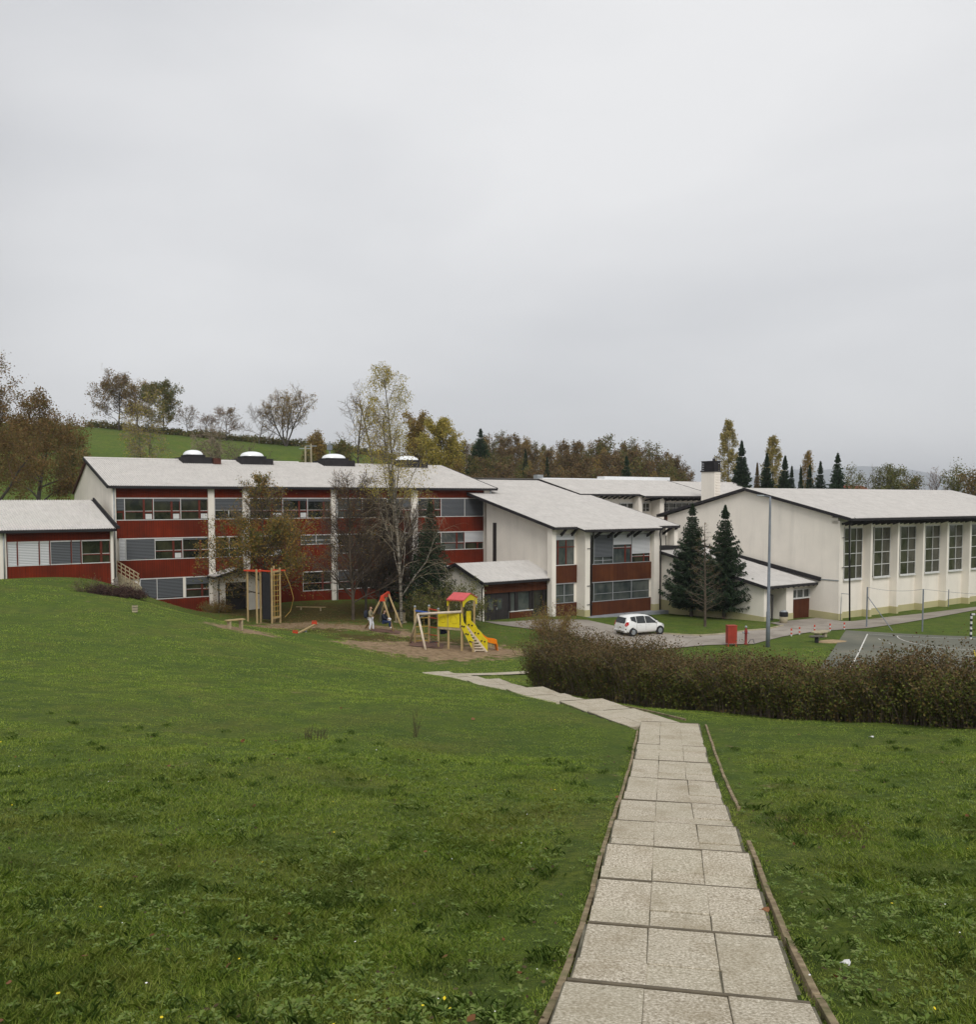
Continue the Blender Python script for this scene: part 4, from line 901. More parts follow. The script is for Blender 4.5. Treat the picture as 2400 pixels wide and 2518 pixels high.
pipe(FG2, [(FG2.S(2096, .9), 1.2, ge - .2), (FG2.S(2096, .9) - .1, .75, ge - .9), (FG2.S(2096, .7), .7, gb - .1)], gym, .075)
pipe(FG2, [(FG2.S(2096, .7), .7, gb + 2.4), (FG2.S(2074, .4), .4, gb + 2.5), (FG2.S(2074, .4), .4, gb + 2.1), (FG2.S(2073, .4), .4, gb)], gym, .03, 'zinc', 'conduit')
mb = MB()
for zz in (wz1 - .8, wz0 + 1.2): mb.bar(FG2.P(FG2.S(2072), .1, zz), FG2.P(FG2.S(2085), .1, zz), .05)
mb.build('pipe_bracket', M['pipe'], gym)
# house far behind on the right
p = at(2128, 1222, 190); FZ = Fr(p[0], p[1], 70); hs = thing('brick_house', 'distant small brick-red house glimpsed among trees beyond the sports hall', 'house', p)
gable_wall(FZ, -3, 2.5, [(0, p[2] - 6), (0, p[2] + .6), (-4, p[2] + 2.2), (-8, p[2] + .6), (-8, p[2] - 6)], m_var('brick_wall', srgb(150, 84, 62), .15, 2), hs)
mb = MB(); mb.prism([FZ.P(-3.4, .5, p[2] + .5), FZ.P(-3.4, -4, p[2] + 2.35), FZ.P(-3.4, -8.5, p[2] + .5), FZ.P(-3.4, -4, p[2] + 2.15)], FZ.u * 6.2); mb.build('roof', m_var('tile_roof', srgb(128, 62, 46), .2, 2), hs)
for s_ in (-1.8, 1.2): mb = MB(); mb.box(FZ, s_ - .5, s_ + .5, .0, .04, p[2] - 1.0, p[2] + .2); mb.build('window', M['glass'], hs, FZ)
# ------------------------------------------------------------------ trees and shrubs
def leafmat(name, cols, rough=0.7, trans=0.25, patch=None):
    m = MT(name, rough, 0.15); isl = m.n('ShaderNodeNewGeometry').outputs['Random Per Island']
    nz = m.noise(0.8, 3); f = m.math('ADD', m.math('MULTIPLY', isl, 0.65), m.math('MULTIPLY', nz, 0.45))
    k = len(cols); c = m.ramp(f, [(0.2 + 0.6 * i / max(1, k - 1), (*q, 1)) for i, q in enumerate(cols)])
    if patch: c = m.mix(m.ramp(m.noise(0.35, 6, rough=.7), [(0.47, grey(0)), (0.70, grey(0.75))]), c, (*patch, 1)); c = m.mix(m.ramp(m.noise(0.9, 5), [(0.36, grey(.6)), (0.5, grey(0))]), c, (.09, .15, .035, 1))
    m.col(c)
    tr = m.n('ShaderNodeBsdfTranslucent'); m.l(c, tr.inputs[0]); mx = m.n('ShaderNodeMixShader'); mx.inputs[0].default_value = trans
    m.l(m.b.outputs[0], mx.inputs[1]); m.l(tr.outputs[0], mx.inputs[2]); m.l(mx.outputs[0], m.t.nodes['Material Output'].inputs[0]); return m.m
BK = dict(
 dark=m_var('dark_bark', (0.075, 0.064, 0.052, 1), .35, 3, bump=.4), brown=m_var('brown_bark', (0.085, 0.066, 0.048, 1), .35, 3, bump=.4),
 grey=m_var('grey_bark', (0.13, 0.115, 0.09, 1), .35, 2, bump=.4), twig=m_var('twigs', (0.15, 0.115, 0.085, 1), .3, 1), darktwig=m_var('dark_twigs', (0.085, 0.064, 0.050, 1), .3, 1), redtwig=m_var('reddish_twigs', (0.17, 0.110, 0.075, 1), .3, 1), palet=m_var('pale_twigs', (0.27, 0.22, 0.15, 1), .3, 1))
mbk = MT('birch_bark', .7, .2); co_b = mbk.coord(); bz = mbk.noise(2.2, 5, mp=(1, 1, 3)); 
mbk.col(mbk.ramp(bz, [(.40, (.05, .042, .035, 1)), (.5, (.17, .15, .12, 1)), (.66, (.29, .265, .225, 1))])); BK['birch'] = mbk.m
LF = dict(
 oak=leafmat('oak_leaves', [(0.096, 0.063, 0.025), (0.184, 0.105, 0.038), (0.245, 0.154, 0.060), (0.140, 0.126, 0.038)]),
 olive=leafmat('olive_leaves', [(0.063, 0.086, 0.025), (0.108, 0.130, 0.036), (0.171, 0.153, 0.050), (0.216, 0.153, 0.054)]),
 yellow=leafmat('yellow_leaves', [(0.187, 0.187, 0.034), (0.340, 0.289, 0.060), (0.493, 0.374, 0.085)]),
 ochre=leafmat('ochre_leaves', [(0.160, 0.104, 0.032), (0.320, 0.200, 0.056), (0.240, 0.192, 0.048)]),
 autumn=leafmat('lime_leaves', [(0.070, 0.093, 0.022), (0.132, 0.139, 0.031), (0.264, 0.163, 0.043), (0.341, 0.209, 0.046)]),
 larch=leafmat('larch_needles', [(0.195, 0.180, 0.053), (0.300, 0.255, 0.083), (0.390, 0.300, 0.112)]),
 pine=leafmat('pine_needles', [(0.021, 0.045, 0.021), (0.036, 0.069, 0.033), (0.057, 0.093, 0.045)]),
 spruce=leafmat('spruce_needles', [(0.014, 0.027, 0.015), (0.024, 0.046, 0.023), (0.043, 0.068, 0.030)], trans=.1),
 brownwood=leafmat('wood_leaves', [(0.110, 0.079, 0.044), (0.176, 0.119, 0.062), (0.220, 0.132, 0.057), (0.132, 0.123, 0.048)]),
 hedge=leafmat('hedge_leaves', [(.036, .050, .013), (.080, .108, .020), (.15, .17, .034), (.12, .115, .030), (.15, .100, .034)], trans=.12),
 hedgetop=leafmat('hedge_tip_leaves', [(.045, .042, .017), (.095, .080, .028), (.13, .075, .036), (.15, .110, .045)], trans=.12),
 purple=leafmat('purple_leaves', [(0.028, 0.020, 0.018), (0.063, 0.036, 0.034), (0.098, 0.056, 0.045)]),
 willow=leafmat('willow_leaves', [(0.074, 0.092, 0.027), (0.135, 0.142, 0.038), (0.176, 0.162, 0.051)]),
 gold=leafmat('gold_leaves', [(0.165, 0.150, 0.042), (0.270, 0.210, 0.054), (0.240, 0.128, 0.045)]))
def unit(v): return v / (np.linalg.norm(v) + 1e-9)
def grow(rg, H, r0, cfg):
    """a branching skeleton: list of (points, radii, level)"""
    out = []; mx = cfg['levels']
    def br(p, d, Ln, r, lv):
        n = 6 if lv == 0 else (4 if lv < mx else 3); pts = [p]; q = p.copy(); dd = d.copy()
        for i in range(n):
            dd = unit(dd + rg.normal(0, cfg['jit'][lv], 3) + np.array([0, 0, cfg['up'][lv]])); q = q + dd * Ln / n; pts.append(q)
        pts = np.array(pts); ra = np.linspace(r, r * cfg.get('taper', .25), n + 1); out.append((pts, ra, lv))
        if lv >= mx: return
        N = cfg['n'][lv]; st = cfg['start'][lv]; ph = rg.rand() * 6.28
        for j in range(N):
            f = st + (1 - st) * (j + rg.rand() * .8) / N; f = min(f, .985); x = f * n; i = min(int(x), n - 1); P_ = pts[i] + (pts[i + 1] - pts[i]) * (x - i); T_ = unit(pts[i + 1] - pts[i])
            ph += 2.4 + rg.normal(0, .35); a = cfg['ang'][lv] * rg.uniform(.75, 1.25); ref = np.array([1, 0, 0.]) if abs(T_[0]) < .9 else np.array([0, 1, 0.])
            X = unit(np.cross(T_, ref)); Y = np.cross(T_, X); nd = T_ * math.cos(a) + (X * math.cos(ph) + Y * math.sin(ph)) * math.sin(a)
            sh = cfg['shape'](f) if lv == 0 else (1.15 - f * .6)
            br(P_, unit(nd), Ln * cfg['len'][lv] * sh * rg.uniform(.75, 1.2), max(r * (1 - f * .7) * cfg['rr'][lv], cfg.get('rmin', .006)), lv + 1)
    nst = cfg.get('stems', 1)
    for k in range(nst):
        d0 = np.array([0, 0, 1.0]) if nst == 1 else unit(np.array([math.cos(6.28 * k / nst + .5) * cfg['fan'], math.sin(6.28 * k / nst + .5) * cfg['fan'], 1.0]))
        br(np.array([rg.normal(0, .05) * (nst > 1), rg.normal(0, .05) * (nst > 1), -.3]), d0, H * (1 if k == 0 else rg.uniform(.75, .97)), r0 / (nst ** .4), 0)
    return out
def leaves(rg, P, N, size, spread, mat=0, droop=0.0, asp=.7):
    """N leaf quads about the points P -> arrays"""
    i = rg.randint(0, len(P), N); c = P[i] + rg.normal(0, spread, (N, 3)); 
    if droop: c[:, 2] -= np.abs(rg.normal(0, droop, N))
    a = rg.normal(0, 1, (N, 3)); a /= np.linalg.norm(a, axis=1)[:, None]; b = rg.normal(0, 1, (N, 3)); b -= (b * a).sum(1)[:, None] * a; b /= np.linalg.norm(b, axis=1)[:, None]
    s = size * rg.uniform(.6, 1.3, (N, 1)); a = a * s; b = b * s * asp
    return np.stack([c - a, c - b * .9, c + a, c + b * .9], 1)
def fast_mesh(name, quads, mats, tubes=None, parent=None, smooth=False):
    """quads: list of (array Nx4x3, material index); tubes: MB"""
    V = []; F4 = []; mi = []; base = 0
    for q, m_ in quads:
        n = len(q)
        if not n: continue
        k_ = q.shape[1]; V.append(q.reshape(-1, 3)); F4.append((np.arange(n * k_).reshape(n, k_) + base)); mi.append((n, m_, k_)); base += n * k_
    tv = []; tf = []
    if tubes is not None and tubes.v: tv = np.vstack(tubes.v); tf = tubes.f; V.append(tv)
    V = np.vstack(V); me = bpy.data.meshes.new(name)
    sizes = [k for n, _, k in mi for _ in range(n)] + [len(f) for f in tf]
    loops = np.concatenate([f.ravel() for f in F4] + [np.array([i + base for f in tf for i in f], int)]).astype(np.int32)
    me.vertices.add(len(V)); me.vertices.foreach_set('co', V.astype(np.float32).ravel()); me.loops.add(len(loops)); me.loops.foreach_set('vertex_index', loops)
    st = np.concatenate([[0], np.cumsum(sizes)[:-1]]).astype(np.int32); me.polygons.add(len(sizes)); me.polygons.foreach_set('loop_start', st)
    idx = np.concatenate([np.full(n, m_) for n, m_, _ in mi] + [np.array(tubes.m if tubes is not None else [], int)]).astype(np.int32)
    for m_ in mats: me.materials.append(m_)
    me.polygons.foreach_set('material_index', idx); me.update(calc_edges=True)
    o = bpy.data.objects.new(name, me); COL.objects.link(o)
    if parent is not None: o.parent = parent
    return o
def tree(name, label, loc, H, r0, cfg, seed, bark, twig, leaf=None, nl=0, ls=.1, lsp=.25, droop=0, group=None, rz=0, lo_leaf=0.0, hi_leaf=0.0, sides=(8, 5, 3, 3), cat='tree', asp=.7):
    rg = np.random.RandomState(seed); sk = grow(rg, H, r0, cfg); root = thing(name, label, cat, loc, group); root.rotation_euler = (0, 0, rz)
    tb = MB(); cb_ = MB(); ends = []
    for pts_, ra, lv in sk:
        if lv <= cfg.get('limb', 1): tb.tube(pts_, ra, sides[lv], 0, cap=False)
        else: cb_.tube(pts_, ra, 3, 0, cap=False)
        if lv >= cfg['levels'] - (1 if cfg['levels'] > 2 else 0): ends.append(pts_[1:])
    E = np.vstack(ends)
    if lo_leaf: E = E[E[:, 2] > H * lo_leaf]
    if hi_leaf: E = E[(E[:, 2] < H * hi_leaf) | (rg.rand(len(E)) < .12)]
    tr_ = tb.build('trunk', BK[bark], smooth=True); tr_.parent = root
    q = [(leaves(rg, E, nl, ls, lsp, droop=droop, asp=asp), 1)] if nl else []
    cr = fast_mesh('crown', q, [BK[twig]] + ([LF[leaf]] if nl else []), cb_, root)
    return root
dome_ = lambda f: .55 + .75 * math.sin(math.pi * min(1, (f * .9 + .08)))
C_round = dict(levels=3, n=[11, 8, 6], start=[.22, .25, .2], ang=[.9, .75, .7], len=[.48, .5, .45], jit=[.06, .12, .18, .2], up=[.03, .07, .05, .0], rr=[.5, .5, .5], shape=dome_, rmin=.009)
C_oak = dict(C_round, n=[13, 9, 7], ang=[1.05, .8, .8], len=[.5, .55, .5], jit=[.1, .2, .25, .3], start=[.16, .25, .15])
C_multi = dict(C_round, stems=4, fan=.22, n=[8, 7, 6], ang=[.6, .6, .6], len=[.33, .5, .5], start=[.25, .2, .2])
C_slim = dict(C_round, n=[18, 6, 4], start=[.15, .2, .2], ang=[.7, .6, .6], len=[.24, .5, .5], shape=lambda f: 1.25 - f * .8)
C_birch = dict(C_round, stems=3, fan=.13, n=[14, 7, 6], start=[.35, .2, .15], ang=[.5, .5, .5], len=[.22, .55, .7], up=[.05, .05, -.22, -.38], jit=[.04, .1, .16, .15], shape=lambda f: 1.3 - f * .75, rmin=.009)
C_larch = dict(levels=2, n=[64, 10], start=[.10, .15], ang=[1.3, .6], len=[.20, .35], jit=[.01, .12, .15], up=[.0, .02, -.06], rr=[.22, .5], shape=lambda f: 1.3 * (1.03 - f) ** .75, rmin=.01, taper=.12, limb=0)
C_dense = dict(C_round, n=[26, 9, 6], start=[.14, .15, .1], ang=[.62, .6, .6], len=[.34, .42, .45], up=[.02, .06, .03, 0], shape=lambda f: 1.2 - f * .75, jit=[.03, .1, .15, .2])
def spruce(name, label, loc, H, rad, seed, leaf='spruce', bark='brown', bare=.1, dens=1.0, group=None, droop=.22, ragged=.25):
    rg = np.random.RandomState(seed); root = thing(name, label, 'tree', loc, group); tb = MB(); tb.tube([(0, 0, -.4), (.02, 0, H * .5), (0, .02, H)], [H * .014 + .03, H * .009, .01], 8, 0, cap=False)
    Q = []; z = H * bare; tw = MB()
    while z < H * .985:
        f = (z - H * bare) / (H * (1 - bare)); L0 = rad * (1 - f) ** 1.08 * (1.0 if f > .12 else .7 + f * 2.5) + .02
        nb_ = int(7 + 4 * (1 - f)); ph = rg.rand() * 6.28
        for k in range(nb_):
            a = ph + 6.283 * k / nb_ + rg.normal(0, .15); Ln = L0 * rg.uniform(1 - ragged, 1 + ragged * .6); n = max(3, int(Ln / .16))
            u = np.linspace(0, 1, n + 1)[1:]; dz = -droop * Ln * np.sin(u * 2.4) + .16 * Ln * u ** 2 + (.7 * Ln * u * (f > .85))
            P_ = np.stack([np.cos(a) * Ln * u, np.sin(a) * Ln * u, z + dz], 1)
            if len(P_) > 1: tw.tube(np.vstack([[[0, 0, z]], P_[[n // 2, n - 1]]]), [.018, .012, .004], 3, 0, cap=False)
            # sprays of needles off each branch
            m_ = int(n * 7 * dens); i = rg.randint(0, n, m_); wd_ = .36 * Ln * (1 - u[i] * .75) + .07; sd_ = rg.uniform(-1, 1, m_); c = P_[i] + np.stack([-np.sin(a) * wd_ * sd_, np.cos(a) * wd_ * sd_, -np.abs(sd_) * .14 * Ln + rg.normal(0, .03, m_)], 1)
            dr = np.stack([np.cos(a + sd_ * .9), np.sin(a + sd_ * .9), rg.uniform(-.75, .05, m_)], 1); dr *= (rg.uniform(.09, .20, m_) * max(1, H / 10) * (1.05 - .85 * f ** 2))[:, None]
            wv = np.cross(dr, rg.normal(0, 1, (m_, 3))); wv /= np.linalg.norm(wv, axis=1)[:, None]; wv *= .036 * max(1, H / 9)
            Q.append(np.stack([c - dr * .5, c + wv, c + dr, c - wv], 1))
        z += max(.13, .34 * (1 - f * .6)) * min(1.25, H / 10)
    o = tb.build('trunk', BK[bark], smooth=True); o.parent = root
    fast_mesh('crown', [(np.vstack(Q), 1)], [BK['twig'], LF[leaf]], tw, root); return root
def bush(name, label, loc, rx, ry, H, seed, leaf, twig, nst=60, nl=6000, ls=.05, lean=.5, cat='shrub', group=None, curve=.4, rz=0):
    rg = np.random.RandomState(seed); root = thing(name, label, cat, loc, group); root.rotation_euler = (0, 0, rz); tw = MB(); E = []
    for k in range(nst):
        a = rg.rand() * 6.28; r = math.sqrt(rg.rand()); b = np.array([math.cos(a) * rx * r * .45, math.sin(a) * ry * r * .45, -.1]); d = unit(np.array([math.cos(a) * rx * r * lean, math.sin(a) * ry * r * lean, 1 + rg.normal(0, .1)])); Ln = H * rg.uniform(.6, 1.05) * (1.0 - .25 * r); q = b.copy(); P_ = [q]
        for i in range(5): d = unit(d + rg.normal(0, .12, 3) + np.array([math.cos(a) * .09 * curve, math.sin(a) * .09 * curve, -.05 * curve * i])); q = q + d * Ln / 5; P_.append(q)
        P_ = np.array(P_); tw.tube(P_, np.linspace(.014, .004, 6), 3, 0, cap=False); E.append(P_[1:])
        for j in range(5):
            i = rg.randint(1, 5); dd = unit(d + rg.normal(0, .5, 3)); e = P_[i] + dd * Ln * rg.uniform(.15, .3); tw.tube([P_[i], (P_[i] + e) / 2 + rg.normal(0, .02, 3), e], [.008, .006, .003], 3, 0, cap=False); E.append(np.array([e, (P_[i] + e) / 2]))
    s_ = tw.build('stem', BK[twig]); s_.parent = root; fast_mesh('foliage', [(leaves(rg, np.vstack(E), nl, ls, .11), 0)], [LF[leaf]], None, root); return root
def base(px, t, up_=0): p = at(px, 1228, t); p[2] = h1(p[0], p[1]) + up_; return p
def hgt(p, py, t): return at(1200, py, t)[2] - p[2]
def ptree(name, label, px, t, top, cfg, seed, bark, twig, **k):
    p = base(px, t); H = hgt(p, top, t); sc = k.pop('hs', .92); return tree(name, label, p, H * sc, k.pop('r0', H * .016), cfg, seed, bark, twig, **k)

# in front of the long block
C_bushy = dict(C_dense, n=[44, 13, 9], len=[.36, .48, .5], rmin=.012)
ptree('lime_tree', 'young broad tree with yellow and green autumn leaves behind the climbing tower', 655, 76, 1150, dict(C_bushy, len=[.40, .46, .5], start=[.15, .15, .1], shape=lambda f: 1.35 * (1.04 - f) ** .8, ang=[1.1, .65, .65], up=[.02, .09, .03, 0]), 11, 'brown', 'twig', leaf='autumn', nl=19000, ls=.075, lsp=.18, lo_leaf=.14, hi_leaf=.68, hs=.97, r0=.13)
ptree('bare_tree', 'dense nearly bare brown tree left of the birch, in front of the red block', 866, 74.5, 1165, dict(C_bushy, start=[.14, .15, .1], len=[.40, .5, .5], ang=[.8, .65, .65]), 12, 'brown', 'darktwig', leaf='oak', nl=5000, ls=.05, lsp=.2, r0=.15)
ptree('bare_tree', 'slimmer dark bare tree just behind and right of the dense brown tree', 898, 78, 1190, dict(C_bushy, len=[.28, .42, .45]), 13, 'dark', 'darktwig', leaf='oak', nl=2500, ls=.05, lsp=.2, r0=.12)
p = base(962, 81); spruce('spruce_tree', 'thin dark spruce rising behind the birch with its tip against the pale roof', p, hgt(p, 1150, 81), 1.9, 14, dens=.9, ragged=.4)
p = base(1058, 77.5); spruce('spruce_tree', 'broad dark spruce right of the birch and behind the olive shrub', p, hgt(p, 1222, 77.5), 2.6, 15, dens=1.1)
ptree('birch_tree', 'tall birch with pale forked stems and hanging yellow twigs before the red block', 986, 73, 905, dict(C_birch, n=[26, 9, 8], stems=1, len=[.30, .5, .7], start=[.12, .2, .15], ang=[.42, .5, .55], shape=lambda f: 1.15 * (1.06 - f) ** .55, rmin=.006), 16, 'birch', 'palet', leaf='yellow', nl=11000, ls=.055, lsp=.12, droop=.25, lo_leaf=.52, r0=.14, hs=.97)
ptree('bare_tree', 'bare tangled dark tree filling the gap between birch and broad spruce', 930, 79, 1230, dict(C_bushy, len=[.5, .42, .45]), 17, 'dark', 'darktwig', r0=.13)
ptree('bare_tree', 'low bare spreading tree right behind the birch trunk', 1010, 80, 1260, dict(C_bushy, len=[.5, .42, .45]), 18, 'dark', 'darktwig', leaf='oak', nl=900, ls=.06, lsp=.2, r0=.13)
p = base(1100, 74.5); bush('shrub', 'large olive-green shrub beside the white end wall of the entrance pavilion', p, 2.9, 2.2, 4.6, 21, 'willow', 'twig', nst=150, nl=13000, ls=.065, lean=.32)
p = base(1050, 75.5); bush('shrub', 'smaller dark green shrub at the foot of the broad spruce', p, 1.9, 1.5, 2.9, 22, 'olive', 'twig', nst=90, nl=7000, ls=.06, lean=.35)
p = base(1362, 69); bush('shrub', 'loose yellowing shrub before the corner of the entrance pavilion', p, 1.5, 1.2, 3.3, 23, 'gold', 'redtwig', nst=90, nl=5000, ls=.05, lean=.42)
p = base(530, 78.2); bush('shrub', 'low yellow-leaved shrub beside the white porch door', p, 1.5, 1.1, 1.5, 24, 'gold', 'twig', nst=70, nl=3800, ls=.05, lean=.7)
p = ground(212, 1457); bush('shrub', 'small sparse yellow-green shrub on the lawn left of the purple bush', p, .9, .8, 1.25, 25, 'willow', 'twig', nst=40, nl=900, ls=.04, lean=.7)
p = ground(270, 1464); bush('shrub', 'dark purple rounded bush at the foot of the retaining wall', p, 2.3, 1.3, 1.25, 26, 'purple', 'redtwig', nst=210, nl=9500, ls=.045, lean=.75, curve=1.0)
p = ground(325, 1470); bush('shrub', 'dark reddish low bush beside the window at the retaining wall end', p, 1.2, .9, 1.0, 27, 'purple', 'redtwig', nst=100, nl=4000, ls=.045, lean=.75, curve=1.0)
# three trees before the sports hall annex
p = ground(1700, 1516); tt = 78.0; spruce('spruce_tree', 'left dark spruce on the grass island, before the cream block', p, hgt(p, 1234, p[1] / .99), 3.0, 31, bare=.13, dens=2.6, ragged=.35)
p = ground(1780, 1522); spruce('spruce_tree', 'right dark spruce on the grass island, before the annex roof', p, hgt(p, 1240, p[1] / .99), 3.0, 32, bare=.14, dens=2.6, ragged=.35)
p = ground(1734, 1541); tree('larch_tree', 'bare slender larch standing between the two dark spruces', p, hgt(p, 1275, p[1] / .99), .12, dict(C_larch, n=[60, 9], len=[.22, .35], start=[.14, .15]), 33, 'brown', 'twig', leaf='ochre', nl=500, ls=.03, lsp=.05)
# far left oaks
ptree('oak_tree', 'great oak with thinning russet crown at the left edge behind the low wing', -40, 86, 868, C_oak, 41, 'dark', 'redtwig', leaf='oak', nl=42000, ls=.085, lsp=.24, r0=.40, lo_leaf=.18, hs=.80)
ptree('oak_tree', 'lower brown leafy oak tucked right of the great oak', 88, 100, 1000, dict(C_oak, start=[.08, .25, .15]), 42, 'dark', 'redtwig', leaf='oak', nl=30000, ls=.10, lsp=.3, r0=.25, hs=.88)
ptree('bushy_tree', 'small olive bushy tree at the hedge end beyond the oaks', 165, 128, 1045, dict(C_dense, start=[.05, .15, .1]), 43, 'dark', 'twig', leaf='olive', nl=7000, ls=.12, lsp=.30)
# the hill-top trees
def hill(label, px, t, top, cfg, seed, bark='dark', twig='twig', name='hill_tree', **k):
    if k.get('nl'): k['nl'] = int(k['nl'] * 1.9)
    k.setdefault('hs', .85)
    return ptree(name, label, px, t, top, dict(cfg, rmin=.028), seed, bark, twig, sides=(6, 4, 3, 3), **k)
hill('broad tree with thin brown leaves, leftmost of the clump on the hill crest', 295, 200, 928, C_oak, 51, leaf='oak', nl=4200, ls=.15, lsp=.30)
hill('brownish tree in the middle of the hill-crest clump behind the pale birch', 340, 205, 938, C_round, 52, leaf='ochre', nl=1500, ls=.14, lsp=.30)
hill('dark olive leafy tree, rightmost of the hill-crest clump', 408, 203, 945, dict(C_round, start=[.1, .2, .2]), 53, leaf='olive', nl=5500, ls=.16, lsp=.30)
hill('pale-stemmed birch on the slope in front of the hill-crest clump', 355, 128, 930, C_birch, 54, 'birch', 'palet', name='birch_tree', leaf='yellow', nl=1700, ls=.09, lsp=.2, droop=.3, r0=.16)
hill('dark bare round tree standing alone right of the clump', 465, 203, 1003, C_round, 55, leaf='oak', nl=300, ls=.12, lsp=.30)
hill('low bare reddish tree between the lone round tree and the birches', 510, 200, 1020, C_oak, 56, twig='redtwig')
hill('bare spreading tree with reddish twigs near the hilltop middle', 560, 198, 998, C_oak, 57, twig='redtwig', leaf='oak', nl=700, ls=.12, lsp=.30)
hill('thin young birch before the bare hilltop trees', 512, 130, 1020, C_birch, 58, 'birch', 'palet', name='birch_tree', r0=.09)
hill('second thin young birch on the slope, right of the first', 540, 132, 1035, C_birch, 59, 'birch', 'palet', name='birch_tree', r0=.09)
hill('small twisted bare tree left of the big round hill tree', 638, 196, 1003, C_oak, 60, 'grey')
hill('big round many-stemmed tree with few leaves on the hill', 705, 196, 945, dict(C_multi, fan=.36, n=[10, 8, 7], len=[.36, .5, .5]), 61, leaf='ochre', nl=2600, ls=.12, lsp=.30, r0=.35)
hill('dark bare crab-like tree low on the slope above the second roof dome', 590, 135, 1092, dict(C_oak, start=[.3, .25, .15]), 62, leaf=None)
hill('russet bush-like tree right of the big round hill tree', 790, 150, 1052, dict(C_dense, start=[.05, .15, .1]), 63, leaf='ochre', nl=5000, ls=.12, lsp=.30)
hill('dull green bushy tree behind the third roof dome', 850, 148, 1072, dict(C_dense, start=[.04, .15, .1]), 64, leaf='olive', nl=5500, ls=.12, lsp=.30)
hill('leafy low tree on the slope left of the third dome', 765, 140, 1100, dict(C_dense, start=[.04, .15, .1]), 65, leaf='olive', nl=3000, ls=.12, lsp=.30)
hill('tall bare grey tree, left of a pair beside the tall birch', 882, 175, 970, C_round, 66, leaf=None)
hill('slender bare pale tree, right of the pair beside the tall birch', 918, 172, 950, C_slim, 67, 'grey', leaf='ochre', nl=500, ls=.13, lsp=.3)
hill('bare brown tree close behind the left side of the tall birch', 955, 165, 985, C_slim, 68, twig='redtwig', leaf='oak', nl=500, ls=.14, lsp=.3)
hill('rusty orange-brown tree behind the tall birch', 1020, 165, 1010, dict(C_dense, start=[.06, .15, .1], len=[.4, .42, .45]), 69, leaf='ochre', nl=6500, ls=.15, lsp=.30)
hill('bright yellow-green full tree right of the tall birch', 1088, 160, 1018, dict(C_dense, start=[.05, .15, .1], len=[.42, .42, .45], shape=lambda f: 1.3 - f * .85), 70, leaf='yellow', nl=12000, ls=.14, lsp=.30)
p = base(1182, 165); spruce('pine_tree', 'rounded dark green pine among bare trees right of the yellow tree', p, hgt(p, 1052, 165), 4.2, 71, leaf='pine', bare=.2, dens=2.2, ragged=.5)
hill('pale bare twiggy tree above the wood right of the green pine', 1232, 178, 1045, C_slim, 72, 'grey')
# the wood: many brown trees, each from a few mother trees
protos = []
for i, (cf, lf, nl_) in enumerate(((C_dense, 'brownwood', 3600), (C_slim, 'brownwood', 1500), (dict(C_dense, start=[.05, .15, .1]), 'brownwood', 4200), (C_dense, 'olive', 2600), (C_slim, 'ochre', 1500))):
    tr_ = tree('woodland_tree', 'x', (0, 0, 0), 12, .2, dict(cf, n=[20, 7, 5] if cf is not C_slim else [18, 6, 5], rmin=.03), 100 + i, 'dark', 'redtwig' if i % 2 else 'twig', leaf=lf, nl=nl_, ls=.15, lsp=.30, sides=(5, 3, 3, 3)); protos.append(tr_)
skyl = [(1120,1080),(1180,1075),(1240,1062),(1280,1068),(1340,1085),(1400,1086),(1450,1080),(1500,1072),(1550,1078),(1600,1090),(1640,1105),(1670,1128),(1700,1150),(1730,1172)]
skf = lambda x: float(np.interp(x, [a for a, b in skyl], [b for a, b in skyl]))
rg = np.random.RandomState(77); used = set(); W1 = ['bare brown', 'dull russet', 'leafless dark', 'olive-tinged', 'ochre-tinged']
for row, (t_, dy, st) in enumerate(((192, 0, 17), (178, 22, 19), (162, 48, 22), (148, 72, 26))):
    px = 1105 + row * 7
    while px < 1725 - row * 12:
        x = px + rg.uniform(-5, 5); t = t_ + rg.uniform(-5, 5); p = base(x, t); H = hgt(p, skf(x) + dy + rg.uniform(-8, 10), t); H *= .84; i = rg.randint(0, 5) if row < 3 else rg.randint(0, 4)
        if H > 3.0:
            lab = 'one of the %s trees packed together in the wood behind the roofs' % W1[i]
            if i not in used: r_ = protos[i]; r_.location = tuple(p); r_.scale = (H / 12 * 1.05,) * 3; r_['label'] = lab; r_['group'] = W1[i] + ' trees of the wood'; used.add(i)
            else: copy_thing(protos[i], p, rg.rand() * 6.28, (H / 12 * rg.uniform(.95, 1.25), H / 12 * rg.uniform(.95, 1.25), H / 12 * 1.05), lab, W1[i] + ' trees of the wood')
        px += st * rg.uniform(.8, 1.2)
p = base(1540, 150); spruce('pine_tree', 'dark green pine standing in the middle of the brown wood', p, hgt(p, 1118, 150), 3.0, 73, leaf='pine', bare=.15, dens=1.8, ragged=.5)
p = base(1292, 152); spruce('spruce_tree', 'dark pointed spruce in the wood above the roof hatch', p, hgt(p, 1102, 152), 1.7, 74, dens=.9)
p = base(1345, 150); spruce('spruce_tree', 'small dark spruce in the wood behind the pale far roof', p, hgt(p, 1120, 150), 1.5, 75, dens=.9)
